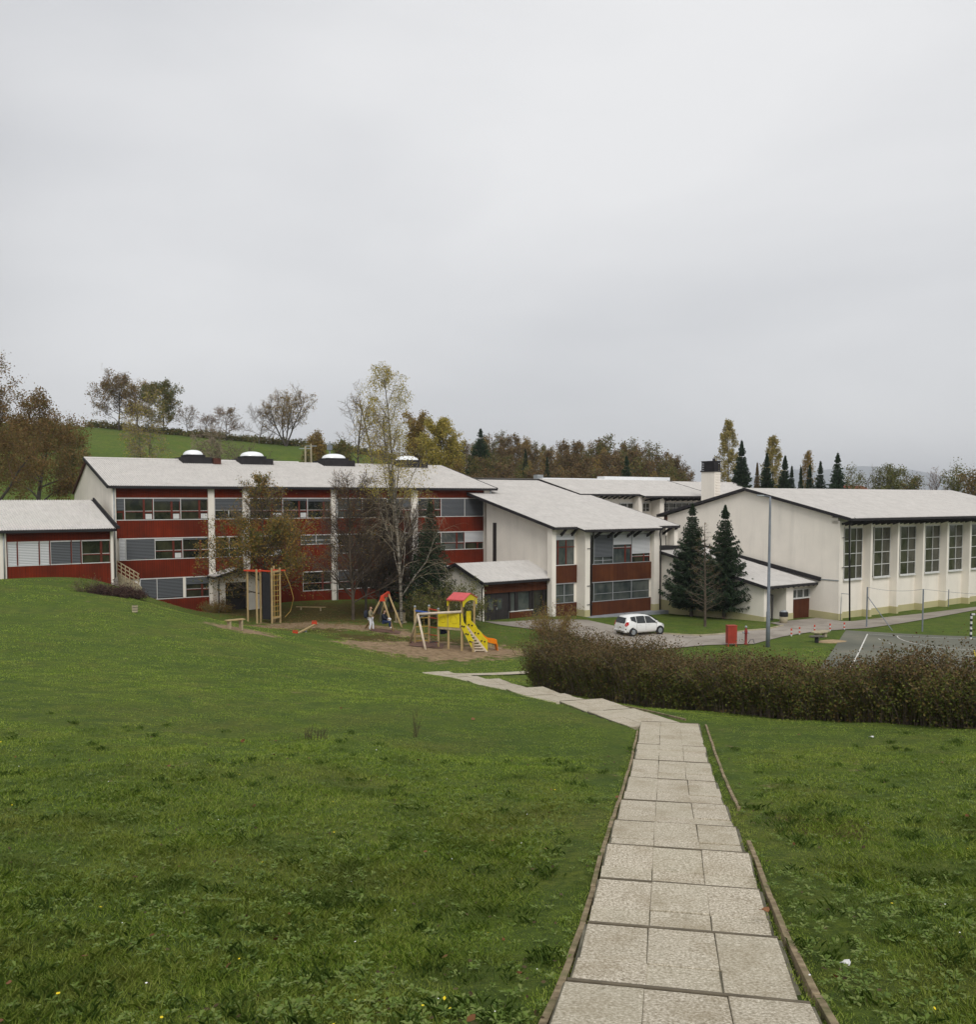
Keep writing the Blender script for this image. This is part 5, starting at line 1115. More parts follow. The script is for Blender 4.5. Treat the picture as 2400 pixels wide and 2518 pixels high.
# conifers and larches on the right
for i, (px, top, rad, lab) in enumerate(((1822, 1080, 2.7, 'tall dark spruce beside the tallest golden larch, right of the chimney'), (1884, 1112, 2.5, 'dark spruce in front of the second golden larch'), (1929, 1118, 2.5, 'dark pointed spruce just right of the second larch'), (1968, 1146, 1.0, 'narrow small dark spruce left of the faded larch'), (1990, 1140, 1.5, 'dark spruce before the faded larch'), (2016, 1132, 2.1, 'dark spruce just right of the faded larch'), (1861, 1135, 1.0, 'slim brownish spruce between two dark spruces'), (1946, 1142, 1.3, 'short dark spruce half hidden behind the pointed one'))):
    p = base(px, 140); spruce('spruce_tree', lab, p, hgt(p, top, 140), rad * 1.45, 80 + i, dens=1.7, ragged=.35, leaf='spruce' if i != 6 else 'brownwood')
for i, (px, top, lab, lf) in enumerate(((1792, 1026, 'tallest golden larch right of the chimney', 'larch'), (1902, 1066, 'second golden larch rising behind two dark spruces', 'larch'), (1987, 1103, 'faded thin larch behind small dark spruces', 'ochre'))):
    p = base(px, 146); H = hgt(p, top, 146); tree('larch_tree', lab, p, H, .2, dict(C_larch, len=[.155, .45], rmin=.02), 90 + i, 'brown', 'palet', leaf=lf, nl=14000 if i < 2 else 6000, ls=.12, lsp=.16, droop=.45)
p = base(2058, 138); spruce('pine_tree', 'ragged dark green pine right of the spruce group', p, hgt(p, 1110, 138), 2.9, 94, leaf='pine', bare=.25, dens=1.6, ragged=.6, droop=-.1)
ptree('bushy_tree', 'pale bare tree with olive lower leaves beside the ragged pine', 2096, 140, 1122, dict(C_slim, rmin=.02, len=[.3, .5, .5]), 95, 'grey', 'palet', hs=.82, leaf='willow', nl=3500, ls=.12, lsp=.4)
ptree('bare_tree', 'dark bare fruit tree over the small brick house', 2145, 150, 1145, dict(C_oak, rmin=.025), 96, 'dark', 'twig', hs=.75)
ptree('bushy_tree', 'rounded olive tree with yellowing top beyond the hall roof', 2190, 145, 1163, dict(C_dense, rmin=.02, len=[.42, .42, .45]), 97, 'dark', 'twig', hs=.95, leaf='willow', nl=11000, ls=.12, lsp=.30)
ptree('bushy_tree', 'low olive tree right of the rounded yellowing one', 2228, 150, 1180, dict(C_dense, rmin=.02, len=[.42, .42, .45]), 98, 'dark', 'twig', hs=.95, leaf='olive', nl=8000, ls=.12, lsp=.30)
ptree('bushy_tree', 'bare reddish shrubby tree beyond the far end of the hall', 2300, 150, 1190, dict(C_dense, rmin=.02, len=[.45, .42, .45]), 99, 'dark', 'redtwig', hs=1.05)
ptree('bushy_tree', 'greyish bushy tree beyond the hall near the right edge', 2345, 145, 1188, dict(C_dense, rmin=.02, len=[.42, .42, .45]), 110, 'dark', 'palet', hs=1.05, leaf='willow', nl=4500, ls=.14, lsp=.5)
ptree('bushy_tree', 'dark bare tree beyond the hall at the right edge', 2395, 140, 1183, dict(C_dense, rmin=.02, len=[.42, .42, .45]), 111, 'dark', 'twig', hs=1.0, leaf='oak', nl=4500, ls=.14, lsp=.5)
# far tree belt behind the right part and hedgerow along the crest: nobody could count these
rg = np.random.RandomState(9); Q = []; tw = MB()
def clump(px, t, w, h, n, s):
    p = base(px, t); c = rg.normal(0, 1, (n, 3)); c /= np.linalg.norm(c, axis=1)[:, None]; c *= rg.rand(n, 1) ** .4; c = c * [w, w, h] + p + [0, 0, h * .6]; return leaves(rg, c, n, s, .1)
for px in np.arange(1560, 2900, 14): Q.append(clump(px + rg.uniform(-6, 6), rg.uniform(225, 245), 3.2, rg.uniform(2.0, 3.6) * (1 if px > 1850 else 1.3), 500, .28))
tag(fast_mesh('tree_belt', [(np.vstack(Q), 0)], [LF['brownwood']]), 'distant low belt of brown trees along the fields at right', 'tree belt', kind='stuff'); Q = []
for px in np.arange(225, 1120, 5): Q.append(clump(px + rg.uniform(-3, 3), 205 - (px - 400) * .012 + rg.uniform(-3, 2), 1.3, rg.uniform(.5, 1.2), 130, .2))
for px in np.arange(-300, 205, 7): Q.append(clump(px + rg.uniform(-3, 3), np.interp(px, [-300, 140, 205], [165, 165, 150]) + rg.uniform(-6, 6), 2.2, rg.uniform(1.5, 2.8) * (1 if px < 120 else .55), 330, .22))
tag(fast_mesh('hedgerow', [(np.vstack(Q), 0)], [LF['olive']]), 'dark scrubby hedgerow running along the hill crest', 'hedgerow', kind='stuff')
Q = []
for px in np.arange(400, 760, 9): Q.append(clump(px, rg.uniform(125, 150), 1.0, rg.uniform(.6, 2.0), 60, .12))
for px in np.arange(830, 1700, 11): Q.append(clump(px, rg.uniform(125, 145), 2.0, rg.uniform(1.4, 2.8), 300, .2))
tag(fast_mesh('undergrowth', [(np.vstack(Q), 0)], [LF['brownwood']]), 'brown brushwood and undergrowth on the slope behind the roofs', 'undergrowth', kind='stuff')

# ---------------- the big hedge
hp0 = ground(1290, 1690); hp1 = ground(2400, 1793); hd = unit((hp1 - hp0) * [1, 1, 0]); hn = np.array([hd[1], -hd[0], 0]); hn = hn if hn[1] > 0 else -hn
HL = float(np.linalg.norm((hp1 - hp0)[:2])) + 3.5
rg = np.random.RandomState(21); hedge = thing('hedge', 'long overgrown dark red-brown hedge of arching twigs beside the path', 'hedge', gz(hp0 + hd * 6))
NS = 4600; s = rg.uniform(-.2, HL, NS); c = rg.uniform(-.85, .95, NS) ; hw_ = lambda s: np.clip(.45 + s * .8, 0, 1)
b = hp0[None] + hd * s[:, None] + hn * (c * 1.0 * hw_(s) + .9)[:, None]; b[:, 2] = HT(b[:, 0], b[:, 1]) - .05
top = (np.interp(s, [0, 2, 7, 12, HL], [2.1, 2.65, 2.2, 1.75, 1.5]) + .32 * np.sin(s * 3.3 + 2) * np.sin(c * 2 + s) + .22 * np.sin(s * 1.1) + .18 * np.sin(s * 2.7 + 1) + rg.normal(0, .16, NS)) * (1 - .22 * c ** 2) * np.clip(.5 + s * .5, .5, 1)
ln = np.stack([rg.normal(0, .30, NS), rg.normal(0, .30, NS), np.zeros(NS)], 1) + hn * (c * .55)[:, None] - hd * (np.clip(.8 - s, 0, 1) * .6)[:, None]
tw = MB(); E = []
for i in range(NS):
    u = np.array([0, .35, .7, 1.0])[:, None]; P_ = b[i] + ln[i] * u ** 1.7 * top[i] * .55 + np.array([0, 0, top[i]]) * (u * (1 - .13 * u)); P_ += rg.normal(0, .03, P_.shape)
    tw.tube(P_, [.009, .007, .005, .002], 3, 0, cap=False); E.append(P_[1:])
    for j in range(3): 
        k = rg.randint(0, 3); f = rg.rand(); a_ = P_[k] * (1 - f) + P_[k + 1] * f; e = a_ + (rg.normal(0, .17, 3) + [0, 0, .16]); tw.tube([a_, e], [.005, .002], 3, 0, cap=False); E.append(np.array([a_ * .5 + e * .5, e]))
tw.v = [np.vstack(tw.v) - ORG[hedge.name]]; so_ = tw.build('stem', BK['twig']); so_.parent = hedge
E = np.vstack(E) - ORG[hedge.name]; lv_ = leaves(rg, E, 290000, .036, .09); zg_ = HT(lv_[:, 0, 0] + ORG[hedge.name][0], lv_[:, 0, 1] + ORG[hedge.name][1]) - ORG[hedge.name][2]; up2 = lv_[:, 0, 2] - zg_ > 1.25 + rg.normal(0, .35, len(lv_)); fast_mesh('foliage', [(lv_[~up2], 0), (lv_[up2], 1)], [LF['hedge'], LF['hedgetop']], None, hedge)
# ------------------------------------------------------------------ playground
def local(loc, yaw): F = Fr(loc[0], loc[1], yaw); F.o = np.array([loc[0], loc[1], loc[2]]); return F
# climbing tower
p = ground(600, 1532); F = local(p, 62); u = F.o[2]
ct_ = thing('climbing_frame', 'tall timber climbing tower with ladder, dark rubber wall, net and red fittings', 'climbing frame', p)
sx = lambda px, n=0: F.S(px, n)
H_ = hgt(p, 1400, 70)
F.o = np.array([p[0], p[1], p[2]])
def post(F, s, n, h, parent, mat='wood', w=.13, name='post', z0=-.2): mb = MB(); mb.box(F, s - w / 2, s + w / 2, n - w / 2, n + w / 2, z0, h); return mb.build(name, M[mat], parent, bevel=.01)
P_ = [(sx(614), -1.1), (sx(627), .1), (sx(642), -.6), (sx(663), .25), (sx(675), -.5), (sx(688, .2), -.1)]
hs = [H_ - .1, H_ - .05, H_ - .12, H_ + .02, H_ + .12, H_ - .02]
for (s, n), h in zip(P_, hs): post(F, s, n, h, ct_)
mb = MB(); mb.bar(F.P(P_[2][0], P_[2][1], .1), F.P(P_[2][0], P_[2][1], H_ - .4), .04); mb.build('pole', M['redp'], ct_)
mb = MB(); mb.prism([F.P(P_[2][0] + .08, -.35, .15), F.P(P_[3][0] - .08, .15, .15), F.P(P_[3][0] - .08, .15, H_ - .45), F.P(P_[2][0] + .08, -.35, H_ - .3)], F.nn * .05); mb.build('climbing_wall', M['black'], ct_)
mb = MB()
for k in range(9): z = .35 + k * (H_ - .9) / 8; mb.tube([F.P(P_[3][0] + .05, .25, z), F.P(P_[5][0] - .05, .0, z)], .028, 6)
mb.build('rung', M['rope'], ct_)
mb = MB()
for f in (.33, .6): 
    a = F.P(P_[3][0] + (P_[5][0] - P_[3][0]) * f, .2, .3); mb.tube([a, a + np.array([0, 0, H_ - .8])], .016, 5)
mb.build('rope_net', M['rope'], ct_)
mb = MB(); mb.bar(F.P(P_[3][0], .25, .25), F.P(P_[5][0], 0, .3), .1, .14); mb.bar(F.P(P_[3][0], .25, H_ - .3), F.P(P_[5][0], 0, H_ - .25), .1, .14); mb.build('crossbeam', M['wood'], ct_)
mb = MB(); tz = H_ - .2
for a, b in (((P_[0][0] - .25, -1.1), (P_[1][0] + .3, .1)), ((P_[2][0] - .1, -.5), (P_[3][0], .25)), ((P_[4][0] - .1, -.4), (P_[5][0] + .45, -.05))): mb.bar(F.P(a[0], a[1], tz), F.P(b[0], b[1], tz - .04), .08, .10)
mb.bar(F.P(P_[0][0], -1.1, tz + .02), F.P(P_[2][0], -.5, tz), .06, .06); mb.build('red_bracket', M['redp'], ct_)
mb = MB(); mb.tube([F.P(P_[5][0] + .3, 0, tz), F.P(P_[5][0] + .75, .1, tz - 1.2), F.P(P_[5][0] + 1.0, .15, tz - 2.2), F.P(P_[5][0] + .75, .1, .7), F.P(P_[5][0] + .35, 0, .25)], .022, 6); mb.build('climbing_rope', M['rope'], ct_)
# benches and beams
def bench(name, label, cat, pa, pb, w=.42, h=.42, planks=2, legs=2, group=None):
    a = ground(*pa); b = ground(*pb); a = gz(a); b = gz(b); c = (a + b) / 2; d = unit((b - a) * [1, 1, 0]); Ln = np.linalg.norm((b - a)[:2]); root = thing(name, label, cat, c, group); zt = max(a[2], b[2]) + h if planks > 1 else c[2] + h
    FB = Fr(c[0], c[1], math.degrees(math.atan2(d[0], d[1])))
    mb = MB()
    for k in range(planks): n0 = -w / 2 + w * k / planks; mb.box(FB, -Ln / 2, Ln / 2, n0, n0 + w / planks - .02, zt - .06, zt)
    mb.build('seat' if planks > 1 else 'beam', M['wood'], root, bevel=.01)
    for s in (-Ln * .33, Ln * .33)[:legs]: mb = MB(); mb.box(FB, s - .05, s + .05, -w * .4, w * .4, zt - h - .2, zt - .06); mb.build('leg', M['wood2'], root)
    return root
bench('bench', 'short plank bench at the left edge of the sand by the climbing tower', 'bench', (556, 1545), (600, 1551), h=.45)
bench('balance_beam', 'pale timber balance beam left of the climbing tower near the porch', 'balance beam', (533, 1496), (612, 1492), w=.16, h=.32, planks=1)
bench('balance_beam', 'pale timber balance beam on the leaf-strewn grass right of the climbing tower', 'balance beam', (728, 1499), (801, 1504), w=.16, h=.32, planks=1)
# seesaw
a = ground(718, 1558); b = ground(780, 1549); c = (a + b) / 2; c[2] = h1(c[0], c[1]); d = unit((b - a) * [1, 1, 0]); Ln = np.linalg.norm((b - a)[:2]); ss = thing('seesaw', 'low timber seesaw with red handles lying on the worn sand', 'seesaw', c)
mb = MB(); mb.bar(c - d * Ln / 2 + [0, 0, .10], c + d * Ln / 2 + [0, 0, .24], .16, .10); mb.build('beam', M['wood'], ss, bevel=.01)
mb = MB(); mb.bar(c + [0, 0, -.1], c + [0, 0, .13], .2); mb.build('pivot', M['galv'], ss)
for f in (-.38, .38):
    q_ = c + d * Ln * f + [0, 0, .19 + f * .14]; nn_ = np.array([-d[1], d[0], 0]); mb = MB(); mb.tube([q_ - nn_ * .16, q_ - nn_ * .16 + [0, 0, .25], q_ + nn_ * .16 + [0, 0, .25], q_ + nn_ * .16], .03, 6); mb.bar(q_ - nn_ * .16 + [0, 0, .12], q_ + nn_ * .16 + [0, 0, .12], .04, .14); mb.build('handle', M['redp'], ss)
# swing frame
def feet(px, py, t): return at(px, py, t)
q1, q2 = gz(ground(897, 1544)), gz(ground(970, 1556)); d_s = unit((q2 - q1) * [1, 1, 0])
tL = hgt(q1, 1465, q1[1])
apexA = (q1 + q2) / 2; tA = apexA[1]; topA = at(940, 1467, tA)
# the frame: two triangles joined by a red beam
b1 = gz(ground(930, 1530)); b2 = gz(ground(990, 1544)); topB = at(954, 1457, (b1[1] + b2[1]) / 2)
sw = thing('swing_frame', 'timber A-frame swing with red top brackets in the middle of the playground', 'swing', gz((q1 + b2) / 2))
for a_, tp in ((q1, topA), (q2, topA), (b1, topB), (b2, topB)): mb = MB(); mb.tube([a_ - [0, 0, .15], tp], .075, 8); mb.build('leg', M['wood'], sw, smooth=True)
mb = MB(); mb.bar(topA, topB, .14, .16); mb.build('top_beam', M['redp'], sw)
for tp in (topA, topB): mb = MB(); mb.prism([tp + [-.20, -.09, -.32], tp + [.20, -.09, -.32], tp + [.10, -.09, .08], tp + [-.10, -.09, .08]], (0, .18, 0)); mb.build('red_bracket', M['redp'], sw)
seatc = gz(ground(945, 1550)); seatc = at(943, 1528, seatc[1] / 1.0)
mb = MB(); sb = (topA + topB) / 2; mb.box(W, seatc[0] - .25, seatc[0] + .25, seatc[1] - .12, seatc[1] + .12, seatc[2] - .03, seatc[2]); mb.build('swing_seat', M['black'], sw)
mb = MB()
for dx in (-.24, .24): mb.tube([seatc + [dx, 0, 0], sb + [dx * .8, 0, -.05]], .008, 4)
mb.build('chain', M['galv'], sw)
def patch(px, py, rx, ry, name, mat, lift=.04, yaw=0):
    c = ground(px, py); return sheet(name, [(c[0] + rx * math.cos(t), c[1] + ry * math.sin(t)) for t in np.linspace(0, 6.283, 24)[:-1]], mat, lift, .6) if yaw == 0 else sheet(name, [(c[0] - rx, c[1] - ry), (c[0] + rx, c[1] - ry), (c[0] + rx, c[1] + ry), (c[0] - rx, c[1] + ry)], mat, lift, .6)
patch(950, 1553, 1.0, .8, 'rubber_mat', M['mat'], yaw=1); patch(1050, 1586, 1.1, 1.2, 'rubber_mat', M['mat'], yaw=1)
# litter bin of slats
def slat_bin(px, py, label, h=.95, r=.36):
    p = ground(px, py); t = thing('litter_bin', label, 'litter bin', p); mb = MB(); mb.lathe(p, [(r * 1.5, -.05), (r * 1.5, .06), (r * .8, .07)], 20); mb.build('base', M['conc'], t)
    mb = MB()
    for k in range(16): a = k * math.pi / 8; c = p + [math.cos(a) * r, math.sin(a) * r, 0]; mb.bar(c + [0, 0, .07], c + [math.cos(a) * .03, math.sin(a) * .03, h - .08], .10, .05)
    mb.build('slats', M['wood2'], t); mb = MB(); mb.lathe(p, [(r + .06, h - .14), (r + .07, h), (r - .03, h), (r - .05, h - .1), (r - .06, .1)], 20); mb.build('rim', M['black'], t)
slat_bin(984, 1531, 'round slatted timber litter bin with black rim behind the swing')
# big play tower
p = gz(ground(1122, 1598)); tP = p[1] / .9985; F = local(p, 116)
F.o = p.copy(); pt = thing('play_tower', 'timber play tower with red roof, yellow panels, ladder and orange slide', 'play tower', p)
scl = 1.0
Zp = lambda px, py, n=0: F.Z(px, py, n) - p[2] if False else None
def zz(px, py, n=0.0):
    s = F.S(px, n); q_ = F.P(s, n, 0); r = ray(px, py); return CZ + r[2] * (q_[1] / r[1]) - p[2]
S = lambda px, n=0: F.S(px, n)
deck = zz(1130, 1545)
def P3(px, py, n): s = S(px, n); return F.P(s, n, zz(px, py, n))
def ft(px, n): s = S(px, n); q_ = F.P(s, n, 0); return F.P(s, n, h1(q_[0], q_[1]) - p[2] - .15)
def leg(px, n, topy, name='post', w=.14, mat='wood'):
    a = ft(px, n); b = P3(px, topy, n); mb = MB(); mb.bar(a, b, w); 
    return mb.build(name, M[mat], pt, bevel=.012)
# back posts (n<0) and front posts (n>=0)
for px, n, ty in ((1102, 0, 1475), (1137, -1.3, 1470), (1166, -1.3, 1470), (1135, 0, 1475), (1077, 0, 1500), (1054, -1.2, 1492), (1019, -.2, 1494)): leg(px, n, ty)
for px, n in ((1019, -.2), (1054, -1.2), (1077, 0)): 
    ty = {1019: 1494, 1054: 1492, 1077: 1500}[px]; c = P3(px, ty, n); mb = MB(); mb.lathe(c, [(.07, 0), (.09, .05), (.08, .11), (.03, .15)], 10); mb.build('post_cap', M['zinc'], pt, smooth=True)
s0, s1, s2 = S(1077), S(1102), S(1133)
z_lo, z_hi = zz(1100, 1541), zz(1100, 1505)
# yellow panels with raised relief
for a, b, ty in ((s0 + .02, s1 - .03, z_hi), (s1 + .03, s2 - .05, z_hi)):
    mb = MB(); n_seg = 8; poly = [F.P(a, .07, z_lo)] + [F.P(b, .07, z_lo)] + [F.P(b + (a - b) * k / n_seg, .07, ty + .05 * math.sin(k / n_seg * math.pi * 2)) for k in range(n_seg + 1)]
    mb.prism(poly, F.nn * .035); y_ = mb.build('yellow_panel', M['yellow'], pt)
    c = F.P((a + b) / 2, .11, (z_lo + ty) / 2); rr = (b - a) * .26; mb = MB()
    for ph in (0, 2.1, 4.2): mb.tube([c + F.u * rr * math.cos(ph + t) * (1 + .2 * t) + np.array([0, 0, rr * math.sin(ph + t) * (1 + .2 * t)]) for t in np.linspace(0, 1.5, 7)], .013, 4)
    mb.build('relief', M['yedge'], y_)
mb = MB(); mb.prism([F.P(s2 + .06, -.62, z_lo), F.P(s2 + .06, -1.28, z_lo), F.P(s2 + .06, -1.28, z_hi), F.P(s2 + .06, -.62, z_hi + .05)], F.u * .035); mb.build('yellow_panel', M['yellow'], pt)
mb = MB(); mb.box(F, s0, s2 + .05, -1.35, .04, z_lo - .10, z_lo - .02); mb.build('deck', M['wood'], pt)
mb = MB(); mb.bar(F.P(s0, .08, z_lo - .1), F.P(s2, .08, z_lo - .1), .07, .14); mb.build('deck_beam', M['wood2'], pt)
# roof: pink board gable, yellow scalloped end
ra, rb_ = S(1098, .3), S(1133, .3); zt_, zr_ = zz(1115, 1474, .3), zz(1115, 1456, -.6)
nF, nB = .35, -1.65; nm = (nF + nB) / 2; Lx = (S(1141, .3) - ra)
for n_ in (nF, nB):
    mb = MB(); k = 8; mb.prism([F.P(ra, nm, zr_), F.P(ra, n_, zt_), F.P(ra, n_, zt_ - .04), F.P(ra, nm, zr_ - .05)], F.u * Lx)
    for i in range(k): a = ra + Lx * i / k; mb.prism([F.P(a, n_ + (.0 if n_ > nm else 0), zt_ + .01), F.P(a + Lx / k / 2, n_, zt_ - .12), F.P(a + Lx / k, n_, zt_ + .01)], F.nn * .03 * (1 if n_ > nm else -1))
    mb.build('roof', M['pink'], pt)
for s_ in (ra + Lx - .08, ra + .04):
    mb = MB(); arc = [F.P(s_, nm + (nF - nm - .15) * math.cos(t), zt_ - .45 + (.35) * math.sin(t)) for t in np.linspace(0, math.pi, 11)]
    mb.prism([F.P(s_, nF, zt_ - .05), F.P(s_, nF, zt_ - .45)] + arc + [F.P(s_, nB, zt_ - .45), F.P(s_, nB, zt_ - .05), F.P(s_, nm, zr_ - .06)], F.u * .035); mb.build('roof_end', M['yellow'], pt)
# ladder with yellow climbing cheeks
la_t = F.P(s2 + .05, -.05, z_lo + .02); rb_t = F.P(s2 + .05, -.68, z_lo + .02); la_b = ft(1167, -.05); rb_b = ft(1197, -.68)
la_b[2] += .15; rb_b[2] += .15
mb = MB(); mb.bar(la_t, la_b, .08, .12); mb.bar(rb_t, rb_b, .08, .12); mb.build('ladder_rail', M['wood3'], pt)
mb = MB()
for k in range(9): f = (k + .7) / 9.4; mb.bar(la_t + (la_b - la_t) * f, rb_t + (rb_b - rb_t) * f, .13, .05)
mb.build('ladder_tread', M['wood3'], pt)
for (t_, b_, sd) in ((la_t, la_b, -1), (rb_t, rb_b, 1)):
    off = unit(la_t - rb_t) * -.10 * sd; k = 10; up_ = np.array([0, 0, 1.0]); low = [t_ + (b_ - t_) * i / k + off + up_ * .02 for i in range(k + 1)]; hi = [t_ + (b_ - t_) * i / k + off + up_ * (.72 + .05 * math.sin(i * 2.1) + (.25 if i < 2 else 0)) for i in range(k, -1, -1)]
    mb = MB(); mb.prism(low + hi, unit(off) * .035); ck = mb.build('climbing_cheek', M['yellow'], pt)
    for i in range(6): 
        f = (i + .6) / 6.4; c = t_ + (b_ - t_) * f + off + up_ * (.25 + .22 * (i % 2)); mb = MB(); mb.tube([c - unit(off) * .05, c + unit(off) * .085], .055, 8); mb.build('foot_hole', M['doord'], ck)
leg(1163, .06, 1577, w=.14)
# slide
sp = [P3(1178, 1552, -2.0), P3(1188, 1561, -2.2), P3(1199, 1568, -2.4), P3(1208, 1570, -2.5), P3(1217, 1571, -2.6), P3(1221, 1584, -2.6)]
wv = unit(np.cross(sp[2] - sp[0], [0, 0, 1.0])) * .28; mb = MB()
for a_, b_ in zip(sp[:-1], sp[1:]):
    for sgn in (-1, 1): mb.prism([a_ + wv * sgn, b_ + wv * sgn, b_ + wv * sgn - [0, 0, .28], a_ + wv * sgn - [0, 0, .28]], wv * .12 * sgn)
    mb.prism([a_ - wv - [0, 0, .2], a_ + wv - [0, 0, .2], b_ + wv - [0, 0, .2], b_ - wv - [0, 0, .2]], (0, 0, -.05))
e_ = sp[-1].copy(); g_ = np.array([e_[0], e_[1], h1(e_[0], e_[1])]); mb.prism([sp[-2] - wv, sp[-2] + wv, g_ + wv, g_ - wv], unit(sp[-1] - sp[0]) * .05 * [1, 1, 0]); mb.build('slide', M['orange'], pt)
# climbing nets and bars toward the swing
mb = MB()
mb.bar(P3(1019, 1501, -.2), P3(1077, 1510, 0), .10); mb.build('beam', M['blue'], pt)
mb = MB()
for y in (1518, 1541, 1560, 1577): mb.bar(P3(1054, y, -1.2), P3(1077, y + 3, 0), .05); 
mb.bar(P3(1054, 1497, -1.2), P3(1077, 1501, -.1), .07); mb.build('red_bar', M['redp'], pt)
mb = MB()
for y in (1519, 1540, 1558, 1575): mb.bar(P3(1021, y + 1, -.2), P3(1054, y - 1, -1.2), .06)
for px in (1028, 1041): mb.tube([P3(px, 1517, -.7), P3(px, 1576, -.7)], .015, 5)
mb.build('net_bar', M['rope'], pt)
# its own swing beam on two splayed legs
j = P3(1026, 1510, .8); e = P3(1134, 1504, .1)
mb = MB(); mb.tube([j, e], .085, 8); mb.build('swing_beam', M['wood3'], pt, smooth=True)
for px, n, mt in ((1005, .2, 'wood2'), (1046, 1.5, 'wood3')):
    a_ = ft(px, n); 
    mb = MB(); mb.tube([a_, j], .08, 8); mb.build('splayed_leg', M[mt], pt, smooth=True)
mb = MB(); mb.tube([j + [.1, 0, -.25], j + [.35, 0, -.12], P3(1060, 1509, .6)], .04, 6); mb.build('brace', M['galv'], pt)
st_ = P3(1066, 1599, .5); mb = MB(); gzz = h1(st_[0], st_[1]); mb.box(W, st_[0] - .3, st_[0] + .3, st_[1] - .12, st_[1] + .12, gzz + .38, gzz + .42); mb.build('swing_seat', M['black'], pt)
mb = MB()
for dx in (-.28, .28): mb.tube([np.array([st_[0] + dx, st_[1], gzz + .42]), np.array([st_[0] + dx, st_[1], (j[2] + e[2]) / 2])], .006, 4)
mb.build('chain', M['galv'], pt)

# ------------------------------------------------------------------ people
SK = m_var('skin', (.45, .27, .19, 1), .05, 3, rough=.55)
def cloth(name, c): return m_var(name, c, .15, 6, rough=.9)
def skin_mesh(name, joints, edges, mats, parent, subs=2):
    """joints: dict name -> (xyz, radius or (rx, ry)); grown with Skin + Subdivision"""
    ks = list(joints); me_ = bpy.data.meshes.new(name); me_.from_pydata([joints[k][0] for k in ks], [(ks.index(a), ks.index(b)) for a, b in edges], []); o = bpy.data.objects.new(name, me_); COL.objects.link(o); me_.materials.append(mats)
    md = o.modifiers.new('skin', 'SKIN'); md.use_smooth_shade = True; sv = me_.skin_vertices[0].data
    for i, k in enumerate(ks): r = joints[k][1]; sv[i].radius = (r, r) if isinstance(r, (int, float)) else r; sv[i].use_root = (i == 0)
    sb_ = o.modifiers.new('sub', 'SUBSURF'); sb_.levels = subs; sb_.render_levels = subs; o.parent = parent; return o
def person(name_label, loc, rz, pose, jacket, trousers, hairc, shoe, lean=0.0):
    root = thing('person', name_label, 'person', loc); root.rotation_euler = (0, 0, rz); J = {}
    if pose == 'stand':
        J.update(pelvis=((0, 0, .93), (.15, .10)), waist=((0, .01, 1.08), (.125, .09)), chest=((0, .01, 1.30), (.16, .11)), neckb=((0, 0, 1.44), .06), neck=((0, -.02, 1.50), .05), head=((0, -.04, 1.60), (.078, .09)), crown=((0, -.035, 1.69), (.066, .078)))
        J.update(hl=((-.09, 0, .88), .09), kl=((-.10, -.05, .48), .06), al=((-.10, .03, .09), .042), tl=((-.11, -.10, .035), .035), hr=((.09, 0, .88), .09), kr=((.10, -.16, .50), .06), ar=((.10, -.17, .09), .042), tr=((.11, -.31, .035), .035))
        J.update(sl=((-.19, .01, 1.38), .058), el=((-.24, -.03, 1.12), .042), wl=((-.20, -.20, 1.00), .03), gl=((-.19, -.27, 1.0), .032), sr=((.19, .01, 1.38), .058), er=((.23, -.10, 1.14), .042), wr=((.13, -.27, 1.24), .03), gr=((.10, -.30, 1.31), .032))
    else:
        J.update(pelvis=((0, 0, .50), (.16, .13)), waist=((0, .03, .66), (.135, .11)), chest=((0, .02, .88), (.17, .12)), neckb=((0, -.02, 1.02), .06), neck=((0, -.04, 1.08), .05), head=((0, -.07, 1.18), (.078, .09)), crown=((0, -.065, 1.27), (.066, .078)))
        J.update(hl=((-.10, -.08, .48), .09), kl=((-.12, -.48, .47), .065), al=((-.11, -.50, .09), .043), tl=((-.11, -.64, .05), .036), hr=((.10, -.08, .48), .09), kr=((.11, -.48, .46), .065), ar=((.10, -.42, .09), .043), tr=((.10, -.56, .05), .036))
        J.update(sl=((-.19, .01, .96), .06), el=((-.23, -.12, .74), .045), wl=((-.15, -.34, .66), .03), gl=((-.11, -.40, .66), .032), sr=((.19, .01, .96), .06), er=((.23, -.12, .74), .045), wr=((.15, -.34, .68), .03), gr=((.10, -.40, .68), .032))
    E = [('pelvis', 'waist'), ('waist', 'chest'), ('chest', 'neckb'), ('neckb', 'neck'), ('neck', 'head'), ('head', 'crown'), ('pelvis', 'hl'), ('hl', 'kl'), ('kl', 'al'), ('al', 'tl'), ('pelvis', 'hr'), ('hr', 'kr'), ('kr', 'ar'), ('ar', 'tr'), ('chest', 'sl'), ('sl', 'el'), ('el', 'wl'), ('wl', 'gl'), ('chest', 'sr'), ('sr', 'er'), ('er', 'wr'), ('wr', 'gr')]
    for sd_, gk in (('l', 'gl'), ('r', 'gr')):   # fingers and thumb
        g = np.array(J[gk][0]); d = unit(g - np.array(J['w' + sd_][0])); x = unit(np.cross(d, [0, 0, 1.0]) + 1e-6)
        for q in range(4): k1 = 'f%s%d' % (sd_, q); k2 = k1 + 'b'; J[k1] = (tuple(g + d * .05 + x * (q - 1.5) * .018), .009); J[k2] = (tuple(g + d * (.085 + .008 * (q in (1, 2))) + x * (q - 1.5) * .018 + np.array([0, 0, -.02])), .008); E += [(gk, k1), (k1, k2)]
        J['t' + sd_ + 'h'] = (tuple(g + d * .015 + x * (.045 if sd_ == 'l' else -.045)), .010); E += [(gk, 't' + sd_ + 'h')]
    skin_mesh('body', J, E, SK, root)
    big = lambda k, f, a=.012: (J[k][0], tuple(v * f + a for v in J[k][1]) if isinstance(J[k][1], tuple) else J[k][1] * f + a)
